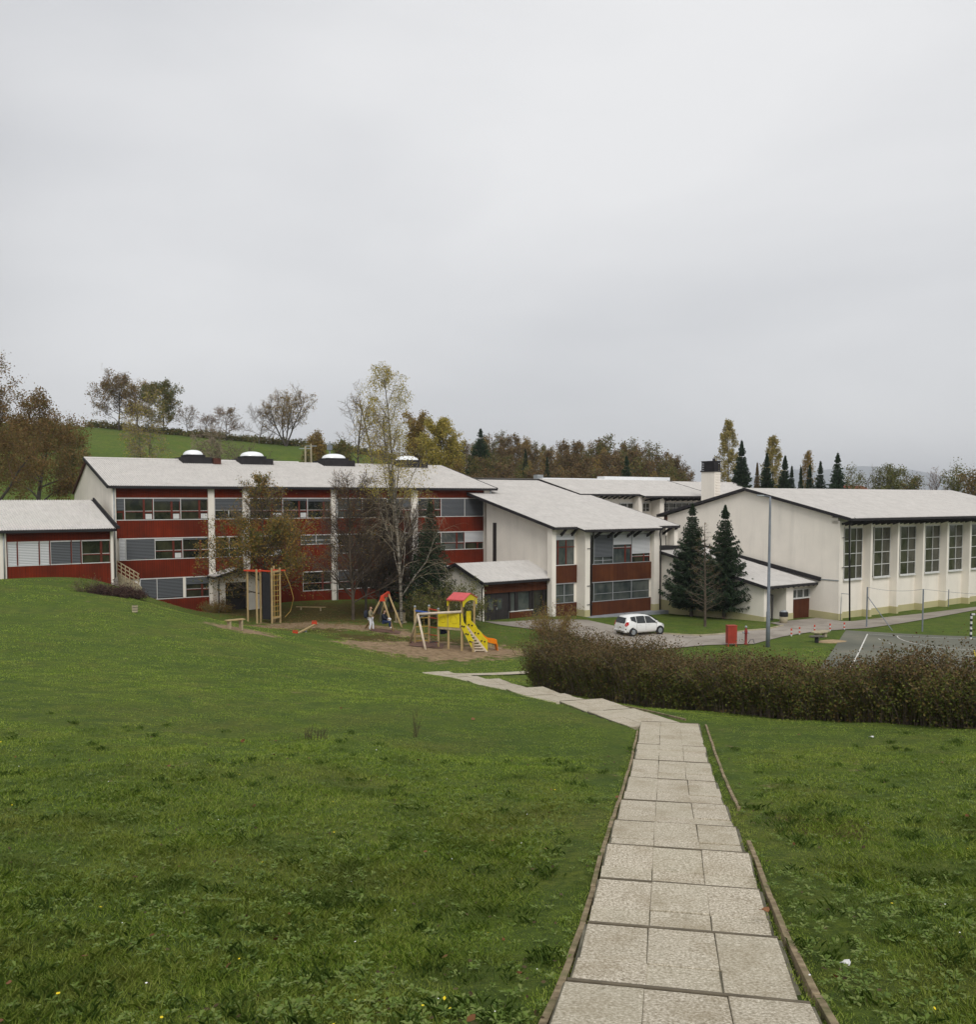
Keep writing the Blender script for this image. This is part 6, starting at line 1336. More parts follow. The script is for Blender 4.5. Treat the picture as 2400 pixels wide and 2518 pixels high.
    jk = {k: big(k, 1.08, .018) for k in ('pelvis', 'waist', 'chest', 'sl', 'el', 'wl', 'sr', 'er', 'wr')}; jk['collar'] = (J['neckb'][0], .075)
    skin_mesh('jacket', jk, [('pelvis', 'waist'), ('waist', 'chest'), ('chest', 'collar'), ('chest', 'sl'), ('sl', 'el'), ('el', 'wl'), ('chest', 'sr'), ('sr', 'er'), ('er', 'wr')], jacket, root)
    tk = {k: big(k, 1.05, .014) for k in ('pelvis', 'hl', 'kl', 'hr', 'kr')}; tk['al'] = (J['al'][0], .066); tk['ar'] = (J['ar'][0], .066)
    skin_mesh('trousers', tk, [('pelvis', 'hl'), ('hl', 'kl'), ('kl', 'al'), ('pelvis', 'hr'), ('hr', 'kr'), ('kr', 'ar')], trousers, root)
    for s_ in 'lr': a_ = np.array(J['a' + s_][0]); t_ = np.array(J['t' + s_][0]); skin_mesh('shoe', {'a': (tuple(a_ * [1, 1, .75]), .05), 'b': (tuple(t_), .045)}, [('a', 'b')], shoe, root)
    h = np.array(J['head'][0]); c = np.array(J['crown'][0]); skin_mesh('hair', {'a': (tuple(c + [0, .015, .015]), (.074, .086)), 'b': (tuple(h + [0, .05, 0]), (.082, .07)), 'c': (tuple(h + [0, .07, -.10]), (.07, .045))}, [('a', 'b'), ('b', 'c')], hairc, root)
    mb = MB(); mb.tube([h + [0, -.085, .01], h + [0, -.115, -.018], h + [0, -.09, -.03]], [.008, .014, .012], 6); mb.tube([h + [-.022, -.088, -.055], h + [.022, -.088, -.055]], .006, 5); 
    for ex in (-.085, .085): mb.tube([h + [ex, -.0, .02], h + [ex * 1.06, .01, -.03]], .014, 6)
    f_ = mb.build('nose_and_ears', SK); f_.parent = root; mb = MB()
    for ex in (-.030, .030): mb.tube([h + [ex, -.084, .022], h + [ex, -.094, .022]], .010, 8)
    e_ = mb.build('eyes', M['doord']); e_.parent = root
    return root
gp = gz(ground(911, 1551)); person('standing person in light khaki jacket and white trousers beside the swing frame', gp, R(80), 'stand', cloth('khaki_cloth', srgb(138, 130, 104)), cloth('white_cloth', srgb(214, 214, 220)), cloth('fair_hair', (.19, .11, .06, 1)), cloth('dark_shoe', (.05, .05, .06, 1)))
bp = gp + np.array([-.33, .02, 1.18]); mb = MB(); V = []
for z, w, d in ((-.28, .10, .15), (-.2, .14, .19), (.05, .15, .19), (.18, .12, .16), (.24, .06, .1)): V += [bp + [w * math.cos(a), d * math.sin(a), z] for a in np.linspace(0, 6.283, 13)[:-1]]
mb.add(V, [(i * 12 + j, i * 12 + (j + 1) % 12, (i + 1) * 12 + (j + 1) % 12, (i + 1) * 12 + j) for i in range(4) for j in range(12)] + [tuple(range(12))[::-1], tuple(range(48, 60))])
for sy in (-.09, .09): mb.tube([bp + [.08, sy, .2], bp + [.3, sy * 1.2, .28], bp + [.42, sy * 1.3, .05], bp + [.25, sy * 1.2, -.25]], .02, 5)
one(mb, 'backpack', cloth('dark_pack', (.025, .03, .045, 1)), 'dark blue backpack worn by the standing person in white trousers', 'backpack', bp, smooth=True)
sp_ = seatc + np.array([.02, 0, -.47]); person('person in dark jacket and blue jeans sitting on the swing', sp_, R(75), 'sit', cloth('navy_cloth', (.018, .02, .032, 1)), cloth('jeans', (.022, .035, .085, 1)), cloth('dark_hair', (.03, .02, .016, 1)), cloth('white_shoe', srgb(215, 215, 215)))
lp = sp_ + np.array([.40, -.08, .62]); mb = MB(); V = []
for z, w in ((-.10, .10), (-.04, .14), (.05, .13), (.12, .08)): V += [lp + [w * math.cos(a) * (1 + .12 * math.sin(3 * a + z * 20)), w * .8 * math.sin(a), z] for a in np.linspace(0, 6.283, 13)[:-1]]
mb.add(V, [(i * 12 + j, i * 12 + (j + 1) % 12, (i + 1) * 12 + (j + 1) % 12, (i + 1) * 12 + j) for i in range(3) for j in range(12)] + [tuple(range(12))[::-1], tuple(range(36, 48))])
one(mb, 'bag', M['white'], 'crumpled white bag on the lap of the person sitting on the swing', 'bag', lp, smooth=True)
# third person, sitting in the tower's far side (only the legs show)
tp3 = F.P(S(1086, -.9), -.9, deck - .30 - (h1(p[0], p[1]) - p[2])); person('person in blue jeans sitting under the yellow panels of the play tower, legs dangling', tp3 + np.array([0, 0, -.62]), R(70), 'sit', cloth('blue_cloth', (.03, .04, .07, 1)), cloth('blue_jeans', (.02, .03, .07, 1)), cloth('brown_hair', (.05, .03, .02, 1)), cloth('grey_shoe', srgb(140, 130, 120)))

# ------------------------------------------------------------------ the white car
cw = gz(ground(1590, 1562)); wr_ = gz(ground(1549, 1566)); wf_ = gz(ground(1625, 1557))
d = unit((wf_ - wr_) * [1, 1, 0]); 
YAW = 62.0; FCc = Fr(0, 0, YAW); cc = ground(1589, 1564) - FCc.nn * .8; cc[2] = h1(cc[0], cc[1]) + .05
car = thing('parked_car', 'small white hatchback parked on the drive, rear and right side in view', 'car', cc)
FCc.o = cc.copy()
wb = 2.57; paint = MT('white_car_paint', .25, .5); paint.col(srgb(226, 226, 224)); paint.b.inputs['Coat Weight'].default_value = .5
CG = MT('car_glass', .05, .6); CG.col((.012, .015, .016, 1))
# stations along the car: s, sill, waist height, roof height, half width at waist, half width at roof
st = [(-1.93,.42,.80,.86,.62,.58),(-1.88,.30,.88,1.0,.76,.64),(-1.72,.26,.96,1.36,.84,.60),(-1.50,.25,.99,1.53,.87,.60),(-1.0,.24,.98,1.59,.88,.62),(-.3,.24,.95,1.595,.88,.62),(.3,.24,.93,1.54,.88,.60),(.75,.24,.92,1.36,.88,.60),(1.15,.24,.92,1.08,.87,.66),(1.45,.25,.88,.93,.84,.66),(1.75,.28,.74,.78,.74,.62),(1.90,.36,.60,.62,.60,.52)]
V = []; ns_ = 14
for s, zs_, zw, zr, hw, hr in st:
    for (n, z) in ((0, zs_), (hw * .92, zs_), (hw, zs_ + .14), (hw * 1.01, (zs_ + zw) / 2), (hw, zw), (hw * .5 + hr * .5, (zw + zr - .07) / 2), (hr, zr - .07), (hr * .82, zr - .01), (0, zr + .01)): V.append(FCc.P(s, n, z))
V = np.array(V); K = 9; FF = []
mir = []
for s, zs_, zw, zr, hw, hr in st:
    for (n, z) in ((0, zs_), (hw * .92, zs_), (hw, zs_ + .14), (hw * 1.01, (zs_ + zw) / 2), (hw, zw), (hw * .5 + hr * .5, (zw + zr - .07) / 2), (hr, zr - .07), (hr * .82, zr - .01), (0, zr + .01)): mir.append(FCc.P(s, -n, z))
mb = MB()
FF = [(i * K + j, i * K + j + 1, (i + 1) * K + j + 1, (i + 1) * K + j) for i in range(len(st) - 1) for j in range(K - 1)]
mb.add(V, FF); mb.add(mir, [q[::-1] for q in FF]); 
mb.add([V[j] for j in range(K)], [tuple(range(K))]); mb.add([mir[j] for j in range(K)], [tuple(range(K))[::-1]]); n0_ = (len(st) - 1) * K
mb.add([V[n0_ + j] for j in range(K)], [tuple(range(K))[::-1]]); mb.add([mir[n0_ + j] for j in range(K)], [tuple(range(K))])
body = mb.build('body', paint.m, car, smooth=True)
def side(s, f):     # point on the upper body side at fraction f between waist and roof edge
    a = np.array(st); g = [np.interp(s, a[:, 0], a[:, k]) for k in range(1, 6)]; zw, zr, hw, hr = g[1], g[2], g[3], g[4]
    return hw + (hr - hw) * f, zw + (zr - .07 - zw) * f
for sgn in (1, -1):
    for k, (sa_, sb2, rows) in enumerate(((-1.42, -.98, 1), (-.92, -.12, 1), (-.05, .92, 1))):
        mb = MB(); up_l = []; lo_l = []
        for s in np.linspace(sa_, sb2, 9):
            f_hi = .96; f_lo = .03; 
            if k == 2: f_hi = min(.96, .96 - max(0, s - .45) * 1.15)
            if k == 0: f_lo = .10 + max(0, (-1.0 - s)) * .85
            n, z = side(s, f_hi); up_l.append(FCc.P(s, sgn * (n + .022), z + .008)); n, z = side(s, f_lo); lo_l.append(FCc.P(s, sgn * (n + .022), z + .008))
        q = len(up_l); mb.add(lo_l + up_l, [(i, i + 1, q + i + 1, q + i) if sgn > 0 else (i, q + i, q + i + 1, i + 1) for i in range(q - 1)]); mb.build('side_window', CG.m, car)
    n_, z_ = side(.95, .2); mb = MB(); c = FCc.P(.90, sgn * (n_ + .10), z_ + .05); mb.lathe(c, [(.03, -.07), (.09, -.04), (.10, .02), (.07, .08), (.02, .09)], 10); mb.build('wing_mirror', paint.m, car, smooth=True)
    mb = MB(); mb.prism([FCc.P(-1.89, sgn * .60, .80), FCc.P(-1.86, sgn * .80, .78), FCc.P(-1.70, sgn * .875, .92), FCc.P(-1.66, sgn * .80, 1.12), FCc.P(-1.80, sgn * .72, 1.10), FCc.P(-1.87, sgn * .66, .96)], FCc.u * -.035); mb.build('tail_light', m_var('tail_lens' , (.42, .012, .012, 1), .1, 3, rough=.2), car)
    mb = MB(); mb.prism([FCc.P(1.72, sgn * .60, .66), FCc.P(1.60, sgn * .83, .72), FCc.P(1.50, sgn * .84, .82), FCc.P(1.68, sgn * .62, .78)], FCc.u * .10); mb.build('headlight', m_var('lamp_glass', srgb(190, 195, 200), .1, 3, rough=.1), car)
    mb = MB()
    for s in (-.95, -.08, .95): n1, z1 = side(s, .02); mb.tube([FCc.P(s, sgn * (.90), .42), FCc.P(s, sgn * (.902), .7), FCc.P(s, sgn * (n1 + .006), z1)], .006, 4)
    mb.build('door_seam', M['doord'], car)
    mb = MB(); mb.bar(FCc.P(-.75, sgn * .90, .86), FCc.P(-.55, sgn * .90, .86), .02, .03); mb.bar(FCc.P(.1, sgn * .90, .84), FCc.P(.3, sgn * .90, .84), .02, .03); mb.build('door_handle', paint.m, car)
mb = MB(); mb.prism([FCc.P(-1.895, -.60, 1.02), FCc.P(-1.895, .60, 1.02), FCc.P(-1.70, .52, 1.42), FCc.P(-1.70, -.52, 1.42)], FCc.u * -.03); mb.build('rear_window', CG.m, car)
mb = MB(); mb.prism([FCc.P(.52, -.55, 1.49), FCc.P(1.22, -.66, 1.04), FCc.P(1.22, .66, 1.04), FCc.P(.52, .55, 1.49)], (0, 0, .035)); mb.build('windscreen', CG.m, car)
mb = MB(); mb.box(FCc, -1.96, -1.80, -.74, .74, .30, .52); mb.build('rear_bumper', paint.m, car, bevel=.04); mb = MB(); mb.box(FCc, -1.965, -1.945, -.26, .26, .66, .77); mb.build('number_plate', m_var('plate', srgb(220, 220, 215), .05, 2), car)
mb = MB(); mb.bar(FCc.P(-1.95, -.6, .37), FCc.P(-1.95, .6, .37), .05, .05); mb.build('bumper_strip', M['doord'], car); mb = MB(); mb.tube([FCc.P(-1.2, -.3, 1.6), FCc.P(-1.35, -.3, 1.72)], .01, 5); mb.build('aerial', M['black'], car)
for s in (-1.28, 1.29):
    for sgn in (1, -1):
        c = FCc.P(s, sgn * .80, .31); nv_ = FCc.nn * sgn
        mb = MB(); mb.tube([c - nv_ * .10, c + nv_ * .085, c + nv_ * .105], [.31, .31, .28], 28); w_ = mb.build('wheel', M['black'], car, smooth=False)
        mb = MB(); mb.tube([c + nv_ * .106, c + nv_ * .112], [.20, .19], 24)
        for k in range(7): a = k * 6.283 / 7; v = FCc.u * math.cos(a) + np.array([0, 0, math.sin(a)]); mb.bar(c + nv_ * .122 + v * .04, c + nv_ * .122 + v * .19, .045, .02, up=tuple(nv_))
        mb.build('rim', M['zinc'], w_); mb = MB(); mb.tube([c + nv_ * -.02, c + nv_ * .083], [.37, .37], 28, cap=True); mb.build('wheel_arch', M['black'], car)

# ------------------------------------------------------------------ street furniture
p = ground(1888, 1591); lp_ = thing('street_lamp', 'tall grey steel lamp post with flat arm rising before the annex', 'street lamp', p); tl = p[1] / .9985; ht = hgt(p, 1221, tl)
mb = MB(); mb.tube([p + [0, 0, -.2], p + [0, 0, 2.5], p + [0, 0, 2.55], p + [.0, 0, ht - .8], p + [0, 0, ht]], [.15, .14, .115, .075, .06], 12); mb.build('pole', M['galv'], lp_, smooth=True)
mb = MB(); mb.tube([p + [0, 0, ht - .05], p + [-.15, 0, ht + .02], p + [-.55, 0, ht + .04]], [.04, .035, .03], 8); mb.build('arm', M['galv'], lp_); mb = MB(); mb.prism([p + [-.45, -.12, ht + .0], p + [-.95, -.08, ht + .03], p + [-.95, .08, ht + .03], p + [-.45, .12, ht]], (0, 0, .10)); mb.build('lamp_head', M['zinc'], lp_, bevel=.02)
p = ground(1798, 1590); bx = thing('hydrant_cabinet', 'weathered red metal hydrant cabinet on thin legs by the drive', 'cabinet', p); k_ = p[1] / FOC; h_ = hgt(p, 1540, p[1] / .9985); w_ = 23 * k_
F = Fr(p[0], p[1], 84); F.o = p.copy(); z1_ = hgt(p, 1583, p[1] / .9985)
mb = MB(); mb.box(F, -w_ / 2, w_ / 2, -.25, .25, z1_, h_)
for q in range(1, 4): s_ = -w_ / 2 + w_ * q / 4; mb.box(F, s_ - .015, s_ + .015, .25, .262, z1_ + .05, h_ - .05)
mb.box(F, -w_ / 2 - .02, w_ / 2 + .02, -.27, .27, h_, h_ + .05); mb.build('cabinet', m_var('faded_red_paint', srgb(156, 58, 44), .18, 2, rough=.6), bx, bevel=.01)
for s_ in (-w_ / 2 + .05, w_ / 2 - .05):
    for n_ in (-.2, .2): mb = MB(); mb.bar(F.P(s_, n_, -.1), F.P(s_, n_, z1_), .04); mb.build('leg', M['redp'], bx)
p = ground(1834, 1585); hy = thing('fire_hydrant', 'slender dull red fire hydrant right of the red cabinet', 'hydrant', p); hh = hgt(p, 1545, p[1] / .9985)
mb = MB(); mb.lathe(p, [(.14, -.05), (.14, .06), (.09, .1), (.085, hh * .62), (.12, hh * .66), (.12, hh * .8), (.09, hh * .84), (.07, hh * .95), (.03, hh)], 14); mb.build('body', m_var('dull_red', srgb(132, 50, 48), .2, 3), hy, smooth=True)
for sx_ in (-1, 1): mb = MB(); mb.tube([p + [0, 0, hh * .72], p + [.2 * sx_, 0, hh * .72]], .06, 8); mb.tube([p + [.2 * sx_, 0, hh * .72], p + [.24 * sx_, 0, hh * .72]], .075, 8); mb.build('outlet', M['zinc'], hy)
mb = MB(); mb.lathe(p + [0, 0, hh - .02], [(.05, 0), (.10, .05), (.08, .14), (.02, .18)], 12); mb.build('cap', M['zinc'], hy, smooth=True)
mb = MB(); mb.tube([p + [.15, -.1, .1], p + [.3, -.1, .35], p + [.5, -.1, .4], p + [.6, -.1, .05]], .03, 6); mb.build('hose_ring', m_var('grey_hose', srgb(110, 105, 110), .1, 3), hy)
# red-white bollards
BL = [(1946, 1565, 1548), (1966, 1561, 1544), (2003, 1555, 1539), (2041, 1552, 1536), (2076, 1549, 1532)]
lab_b = ['leftmost red and white striped bollard, nearest the lamp post', 'second red and white striped bollard from the lamp post', 'middle red and white striped bollard behind the stone slabs', 'red and white striped bollard between the slabs and the court corner', 'rightmost red and white striped bollard, nearest the court corner']
first = None
for (x, yb, yt), lb in zip(BL, lab_b):
    q = ground(x, yb)
    if first is None:
        first = thing('bollard', lb, 'bollard', q, 'striped bollards along the drive'); mb = MB()
        hB = hgt(q, yt, q[1])
        for i in range(4): mb.lathe(q, [(.06, hB * i / 4 - (.1 if i == 0 else 0)), (.06, hB * (i + 1) / 4)], 12, i % 2)
        mb.lathe(q, [(.06, hB), (.03, hB + .03)], 12, 1); mb.build('post', [M['white'], M['redp']], first)
    else: copy_thing(first, q, 0, 1.0, lb)
# slate litter bin by the annex
p = ground(1927, 1533); t = thing('litter_bin', 'grey round litter bin with dark hood beside the annex pillar', 'litter bin', p); mb = MB(); mb.lathe(p, [(.30, 0), (.34, .3), (.34, .65)], 16); mb.build('body', M['conc'], t, smooth=True); mb = MB(); mb.lathe(p, [(.36, .6), (.36, .95), (.30, 1.0)], 16); mb.build('hood', M['black'], t); mb = MB(); mb.lathe(p, [(.30, 1.0), (.22, 1.1), (.1, 1.12)], 16); mb.build('lid', M['zinc'], t)
# stone slabs / low tables on the grass
p = ground(2028, 1568); t = thing('stone_bench', 'rough grey stone slab seat on the grass behind the bollards', 'stone seat', p)
def rock(mb, c, a, b_, h, seed, yaw):
    r_ = np.random.RandomState(seed); n = 12; FR_ = Fr(c[0], c[1], yaw); V = []
    rr = r_.uniform(.82, 1.1, n)
    for z, k in ((0, .9), (h * .3, 1.0), (h * .9, .97), (h, .88)): V += [FR_.P(a * rr[i] * k * math.cos(i * 6.283 / n), b_ * rr[i] * k * math.sin(i * 6.283 / n), c[2] + z + r_.uniform(-.02, .02)) for i in range(n)]
    mb.add(V, [(i * n + j, i * n + (j + 1) % n, (i + 1) * n + (j + 1) % n, (i + 1) * n + j) for i in range(3) for j in range(n)] + [tuple(range(n))[::-1], tuple(range(3 * n, 4 * n))])
mb = MB(); rock(mb, p + [-.3, .2, .35], 1.0, .45, .14, 3, 60); mb.build('slab', M['conc'], t); mb = MB(); rock(mb, p + [-.6, 0, -.05], .2, .2, .42, 4, 0); rock(mb, p + [.1, .35, -.05], .2, .2, .42, 5, 0); mb.build('leg', M['conc'], t)
p = ground(2008, 1582); t = thing('stone_bench', 'smaller dark stone slab on a post, nearer the lamp post', 'stone seat', p); mb = MB(); rock(mb, p + [0, 0, .42], .62, .32, .10, 6, 80); mb.build('slab', m_var('dark_stone', srgb(92, 88, 80), .2, 3), t); mb = MB(); rock(mb, p + [0, 0, -.05], .14, .14, .48, 7, 0); mb.build('leg', M['edge'], t)
p = ground(2045, 1580); mb = MB(); rock(mb, p + [0, 0, -.1], 1.3, .7, .16, 8, 70); one(mb, 'boulder', m_var('tan_stone', srgb(158, 136, 104), .2, 3, bump=.4), 'flat tan boulder half sunk in the grass by the court', 'boulder', p)
# net posts with wires
pn = [((2131, 1543), 1444), ((2268, 1553), 1449), ((2332, 1492), 1450)]
nf = []
for k, ((x, yb), yt) in enumerate(pn):
    q = ground(x, yb); H_n = hgt(q, yt, q[1] / .9985); lb = ['grey steel net post with a slanting brace at the court corner', 'grey steel net post standing on the grass beyond the court', 'thin steel net post close to the hall wall'][k]; t = thing('net_post', lb, 'post', q, 'steel net posts by the court')
    mb = MB(); mb.tube([q - [0, 0, .2], q + [0, 0, H_n]], .06 if k < 2 else .045, 8); mb.build('pole', M['galv'], t); nf.append(q + np.array([0, 0, H_n]))
    if k == 0: g2 = ground(2195, 1552); mb = MB(); mb.tube([q + [0, 0, H_n * .78], g2], .035, 6); mb.build('brace', M['galv'], t)
    if k == 1: mb = MB(); 
mb = MB(); far_e = nf[2] + (nf[2] - nf[1]) * 1.2; 
for a_, b_ in ((nf[0], nf[1]), (nf[1], nf[1] + np.array([9.0, -3.5, -.1]))):
    u = np.linspace(0, 1, 9); pp = a_ + (b_ - a_) * u[:, None] + np.array([0, 0, -1.0]) * (u * (1 - u) * .9)[:, None]; mb.tube(pp, .012, 4)
one(mb, 'wire', M['galv'], 'sagging wire strung between the steel net posts', 'wire', nf[0])
# goal post
q = ground(2387, 1573); Hg = hgt(q, 1509, q[1] / .9985); t = thing('goal', 'black and white striped ball goal cut off by the right edge', 'goal', q); mb = MB(); n_ = 10
for i in range(n_): mb.box(W, q[0] - .06, q[0] + .06, q[1] - .06, q[1] + .06, q[2] + Hg * i / n_, q[2] + Hg * (i + 1) / n_, i % 2)
mb.build('goal_post', [M['white'], M['black']], t); far_ = q + np.array([CTB[0], CTB[1], 0]) * 3.0; mb = MB()
for i in range(12): a_ = q + (far_ - q) * i / 12 + [0, 0, Hg - .06]; b_ = q + (far_ - q) * (i + 1) / 12 + [0, 0, Hg - .06]; mb.bar(a_, b_, .12, .12, i % 2)
mb.build('crossbar', [M['white'], M['black']], t); mb = MB()
for i in range(n_): mb.box(W, far_[0] - .06, far_[0] + .06, far_[1] - .06, far_[1] + .06, q[2] + Hg * i / n_, q[2] + Hg * (i + 1) / n_, i % 2)
mb.build('goal_post', [M['white'], M['black']], t); back = -np.array([CTA[0], CTA[1], 0]) * 1.0; mb = MB()
for q_ in (q, far_): mb.tube([q_ + [0, 0, Hg - .1], q_ + back * .5 + [0, 0, Hg * .6], q_ + back + [0, 0, .05], q_ + [0, 0, .05]], .025, 6)
mb.tube([q + back + [0, 0, .05], far_ + back + [0, 0, .05]], .025, 6); mb.build('net_frame', m_var('green_metal', srgb(40, 96, 78), .1, 3), t)
# poles behind the roofs
for (px, yb, yt, t_, lb, lam) in ((766, 1140, 1092, 128, 'thin white power pole behind the third dome, left one', 0), (812, 1125, 1086, 130, 'power pole with a grey transformer behind the third dome', 1), (752, 1140, 1098, 127, 'short pale pole on the slope behind the roof', 0)):
    q = base(px, t_); Hh = hgt(q, yt, t_); t = thing('power_pole', lb, 'pole', q); mb = MB(); mb.tube([q - [0, 0, .3], q + [0, 0, Hh]], .12, 8); mb.build('pole', M['conc'] if not lam else M['zinc'], t); mb = MB(); mb.bar(q + [-.8, 0, Hh - .3], q + [.8, 0, Hh - .3], .1)
    mb.build('crossarm', M['zinc'], t)
    if lam: mb = MB(); mb.box(W, q[0] - .35, q[0] + .35, q[1] - .3, q[1] + .3, q[2] + Hh - 1.2, q[2] + Hh - .5); mb.build('transformer', M['galv'], t)

# ------------------------------------------------------------------ turf
rg = np.random.RandomState(8)
def scatter(n, t0, t1, ang=(-.80, .80), pw=1.0):
    u = rg.rand(n); t = t0 * (t1 / t0) ** (u ** pw); a = np.tan(rg.uniform(math.atan(ang[0]), math.atan(ang[1]), n)); x = a * t; return x, t
def keep(x, y, m=-0.03):
    k = path_d(x, y) > HW + m
    for o_, d_, L_ in ((a0, da, LA),): 
        e, s, l = seg_d(x, y, o_, d_, L_)
    return k & (seg_d(x, y, c0, dc, LC)[0] > .5) & (blob(x, y, SOIL) < .75) & ~inside(x, y, dpoly)
def blades(n, t0, t1, hh, ww, lean, tip=.0):
    x, y = scatter(n, t0, t1, pw=tip); k = keep(x, y); x, y = x[k], y[k]; z = HT(x, y) + wob(x, y) * np.clip((path_d(x, y) - .9) / 1.5, 0, 1) - .01; n = len(x); dist = np.hypot(x, y)
    cl = .5 + .5 * np.sin(x * 1.7 + np.sin(y * 1.3) * 2) * np.sin(y * 1.9 + np.sin(x) * 1.5); cl2 = np.clip(.5 + .5 * np.sin(x * 5.1 + 3 * np.sin(y * 2.7)) * np.sin(y * 4.3 + 2 * np.sin(x * 3.1)), 0, 1)
    rough = np.interp(dist, [14, 22], [1, .55]); near_p = np.clip((path_d(x, y) - .9) / .8, .35, 1)
    h = hh * rg.uniform(.45, 1.25, n) * (.5 + .5 * cl + .55 * cl2 ** 3) * rough * near_p; w = ww * rg.uniform(.7, 1.3, n) * np.maximum(1, dist / 9)
    a = rg.rand(n) * 6.283; dx = np.cos(a); dy = np.sin(a); le = lean * rg.rand(n) * h
    b = np.stack([x, y, z], 1); sd_ = np.stack([-dy * w, dx * w, 0 * w], 1); m_ = b + np.stack([dx * le * .35, dy * le * .35, h * .6], 1); tp = b + np.stack([dx * le, dy * le, h], 1)
    return np.stack([b - sd_, b + sd_, m_ + sd_ * .7, tp, m_ - sd_ * .7], 1)
GM = leafmat('grass_blades', [(.12, .195, .028), (.23, .345, .042), (.33, .45, .065), (.46, .53, .12)], rough=.6, trans=.4, patch=(.34, .36, .09))
Q = [blades(320000, 3.4, 20, .060, .0024, 1.5, .62), blades(190000, 17, 34, .05, .0028, 1.5, .9), blades(220000, 28, 66, .075, .0030, 1.5, .9)]
o = fast_mesh('grass', [(q, 0) for q in Q], [GM]); tag(o, 'short and tufted green grass covering the slope', 'grass', kind='stuff')
# tufts
nt_ = 480; x, y = scatter(nt_, 3.8, 22); k = keep(x, y, .12); x, y = x[k], y[k]; Q = []
for i in range(len(x)):
    m_ = 34; a = rg.rand(m_) * 6.283; h = rg.uniform(.035, .085, m_) * rg.uniform(.7, 1.2); w = .0028 * max(1, y[i] / 9); b = np.stack([x[i] + rg.normal(0, .06, m_), y[i] + rg.normal(0, .06, m_), np.zeros(m_)], 1); b[:, 2] = h1(x[i], y[i]) + wob(x[i], y[i]); dx, dy = np.cos(a), np.sin(a); le = h * rg.uniform(.3, 1.1, m_)
    sd_ = np.stack([-dy * w, dx * w, 0 * a], 1); mm = b + np.stack([dx * le * .3, dy * le * .3, h * .65], 1); Q.append(np.stack([b - sd_, b + sd_, mm + sd_ * .7, b + np.stack([dx * le, dy * le, h * .95], 1), mm - sd_ * .7], 1))
DG = leafmat('dark_grass', [(.08, .14, .03), (.13, .21, .038), (.19, .27, .05)], rough=.6, trans=.45)
tag(fast_mesh('grass_tufts', [(np.vstack(Q), 0)], [DG]), 'darker tussocks of longer grass scattered through the turf', 'grass', kind='stuff')
# broad-leaved weeds in rosettes
nr = 9500; x, y = scatter(nr, 3.8, 24); k = keep(x, y, .08); x, y = x[k], y[k]; cl = np.sin(x * .9 + 1) * np.sin(y * .6 + np.sin(x * .5)); k = rg.rand(len(x)) < .25 + .75 * (cl > -.1); x, y = x[k], y[k]; m_ = 7; N = len(x)
a = (rg.rand(N, 1) * 6.283 + np.arange(m_) * 6.283 / m_ + rg.normal(0, .2, (N, m_))); Ln = rg.uniform(.022, .058, (N, 1)) * rg.uniform(.7, 1.2, (N, m_)); zc = (HT(x, y) + wob(x, y))[:, None] + rg.uniform(.015, .035, (N, m_)); dx, dy = np.cos(a), np.sin(a); w = Ln * .22; X = x[:, None]; Y = y[:, None]; e = rg.uniform(.0, .6, (N, m_)) * Ln
b = np.stack([X + dx * .005, Y + dy * .005, zc], -1); mm = np.stack([X + dx * Ln * .55, Y + dy * Ln * .55, zc + e * .8], -1); tp = np.stack([X + dx * Ln, Y + dy * Ln, zc + e * .7], -1); sd_ = np.stack([-dy * w, dx * w, 0 * w], -1)
WM = leafmat('weed_leaves', [(.08, .13, .028), (.13, .20, .036), (.18, .255, .055), (.22, .27, .08)], rough=.5, trans=.3)
tag(fast_mesh('weeds', [(np.stack([b, mm + sd_, tp, mm - sd_], 2).reshape(-1, 4, 3), 0)], [WM]), 'low broad-leaved weeds and dandelion rosettes in the grass', 'weeds', kind='stuff')
def bits(n, t0, t1, s, mat, name, lab, cat, lift=.05, m=.05, onpath=False, flat=.3):
    x, y = scatter(n, t0, t1); 
    if not onpath: k = keep(x, y, m); x, y = x[k], y[k]
    z = HT(x, y) + wob(x, y) + lift; c = np.stack([x, y, z], 1); n = len(x); a = rg.normal(0, 1, (n, 3)) * [1, 1, flat]; a /= np.linalg.norm(a, axis=1)[:, None]; b = np.cross(a, rg.normal(0, flat, (n, 3)) + [0, 0, 1]); b /= np.linalg.norm(b, axis=1)[:, None]; sz = s * rg.uniform(.6, 1.3, (n, 1)) * np.maximum(1, y[:, None] / 14)
    q = np.stack([c - a * sz, c - a * sz * .3 - b * sz * .7, c + a * sz * .6 - b * sz * .5, c + a * sz, c + b * sz * .8 + a * .2 * sz, c - a * .5 * sz + b * sz * .5], 1); tag(fast_mesh(name, [(q, 0)], [mat]), lab, cat, kind='stuff')
bits(80, 4, 30, .028, leafmat('fallen_leaf', [(.10, .045, .02), (.18, .075, .03), (.24, .12, .06)]), 'fallen_leaves', 'brown fallen leaves lying in the grass', 'leaves')
bits(900, 4, 20, .02, leafmat('dead_grass', [(.06, .04, .02), (.12, .09, .045)]), 'dead_grass', 'brown bits of dead grass between the blades', 'grass', lift=.02)
bits(60, 4, 20, .008, m_var('daisy', srgb(235, 235, 235), .03, 2), 'daisies', 'tiny white daisies in the lawn', 'flowers', lift=.07)
bits(45, 4, 20, .012, m_var('dandelion', srgb(225, 200, 40), .03, 2), 'dandelions', 'tiny yellow dandelion flowers in the lawn', 'flowers', lift=.08)
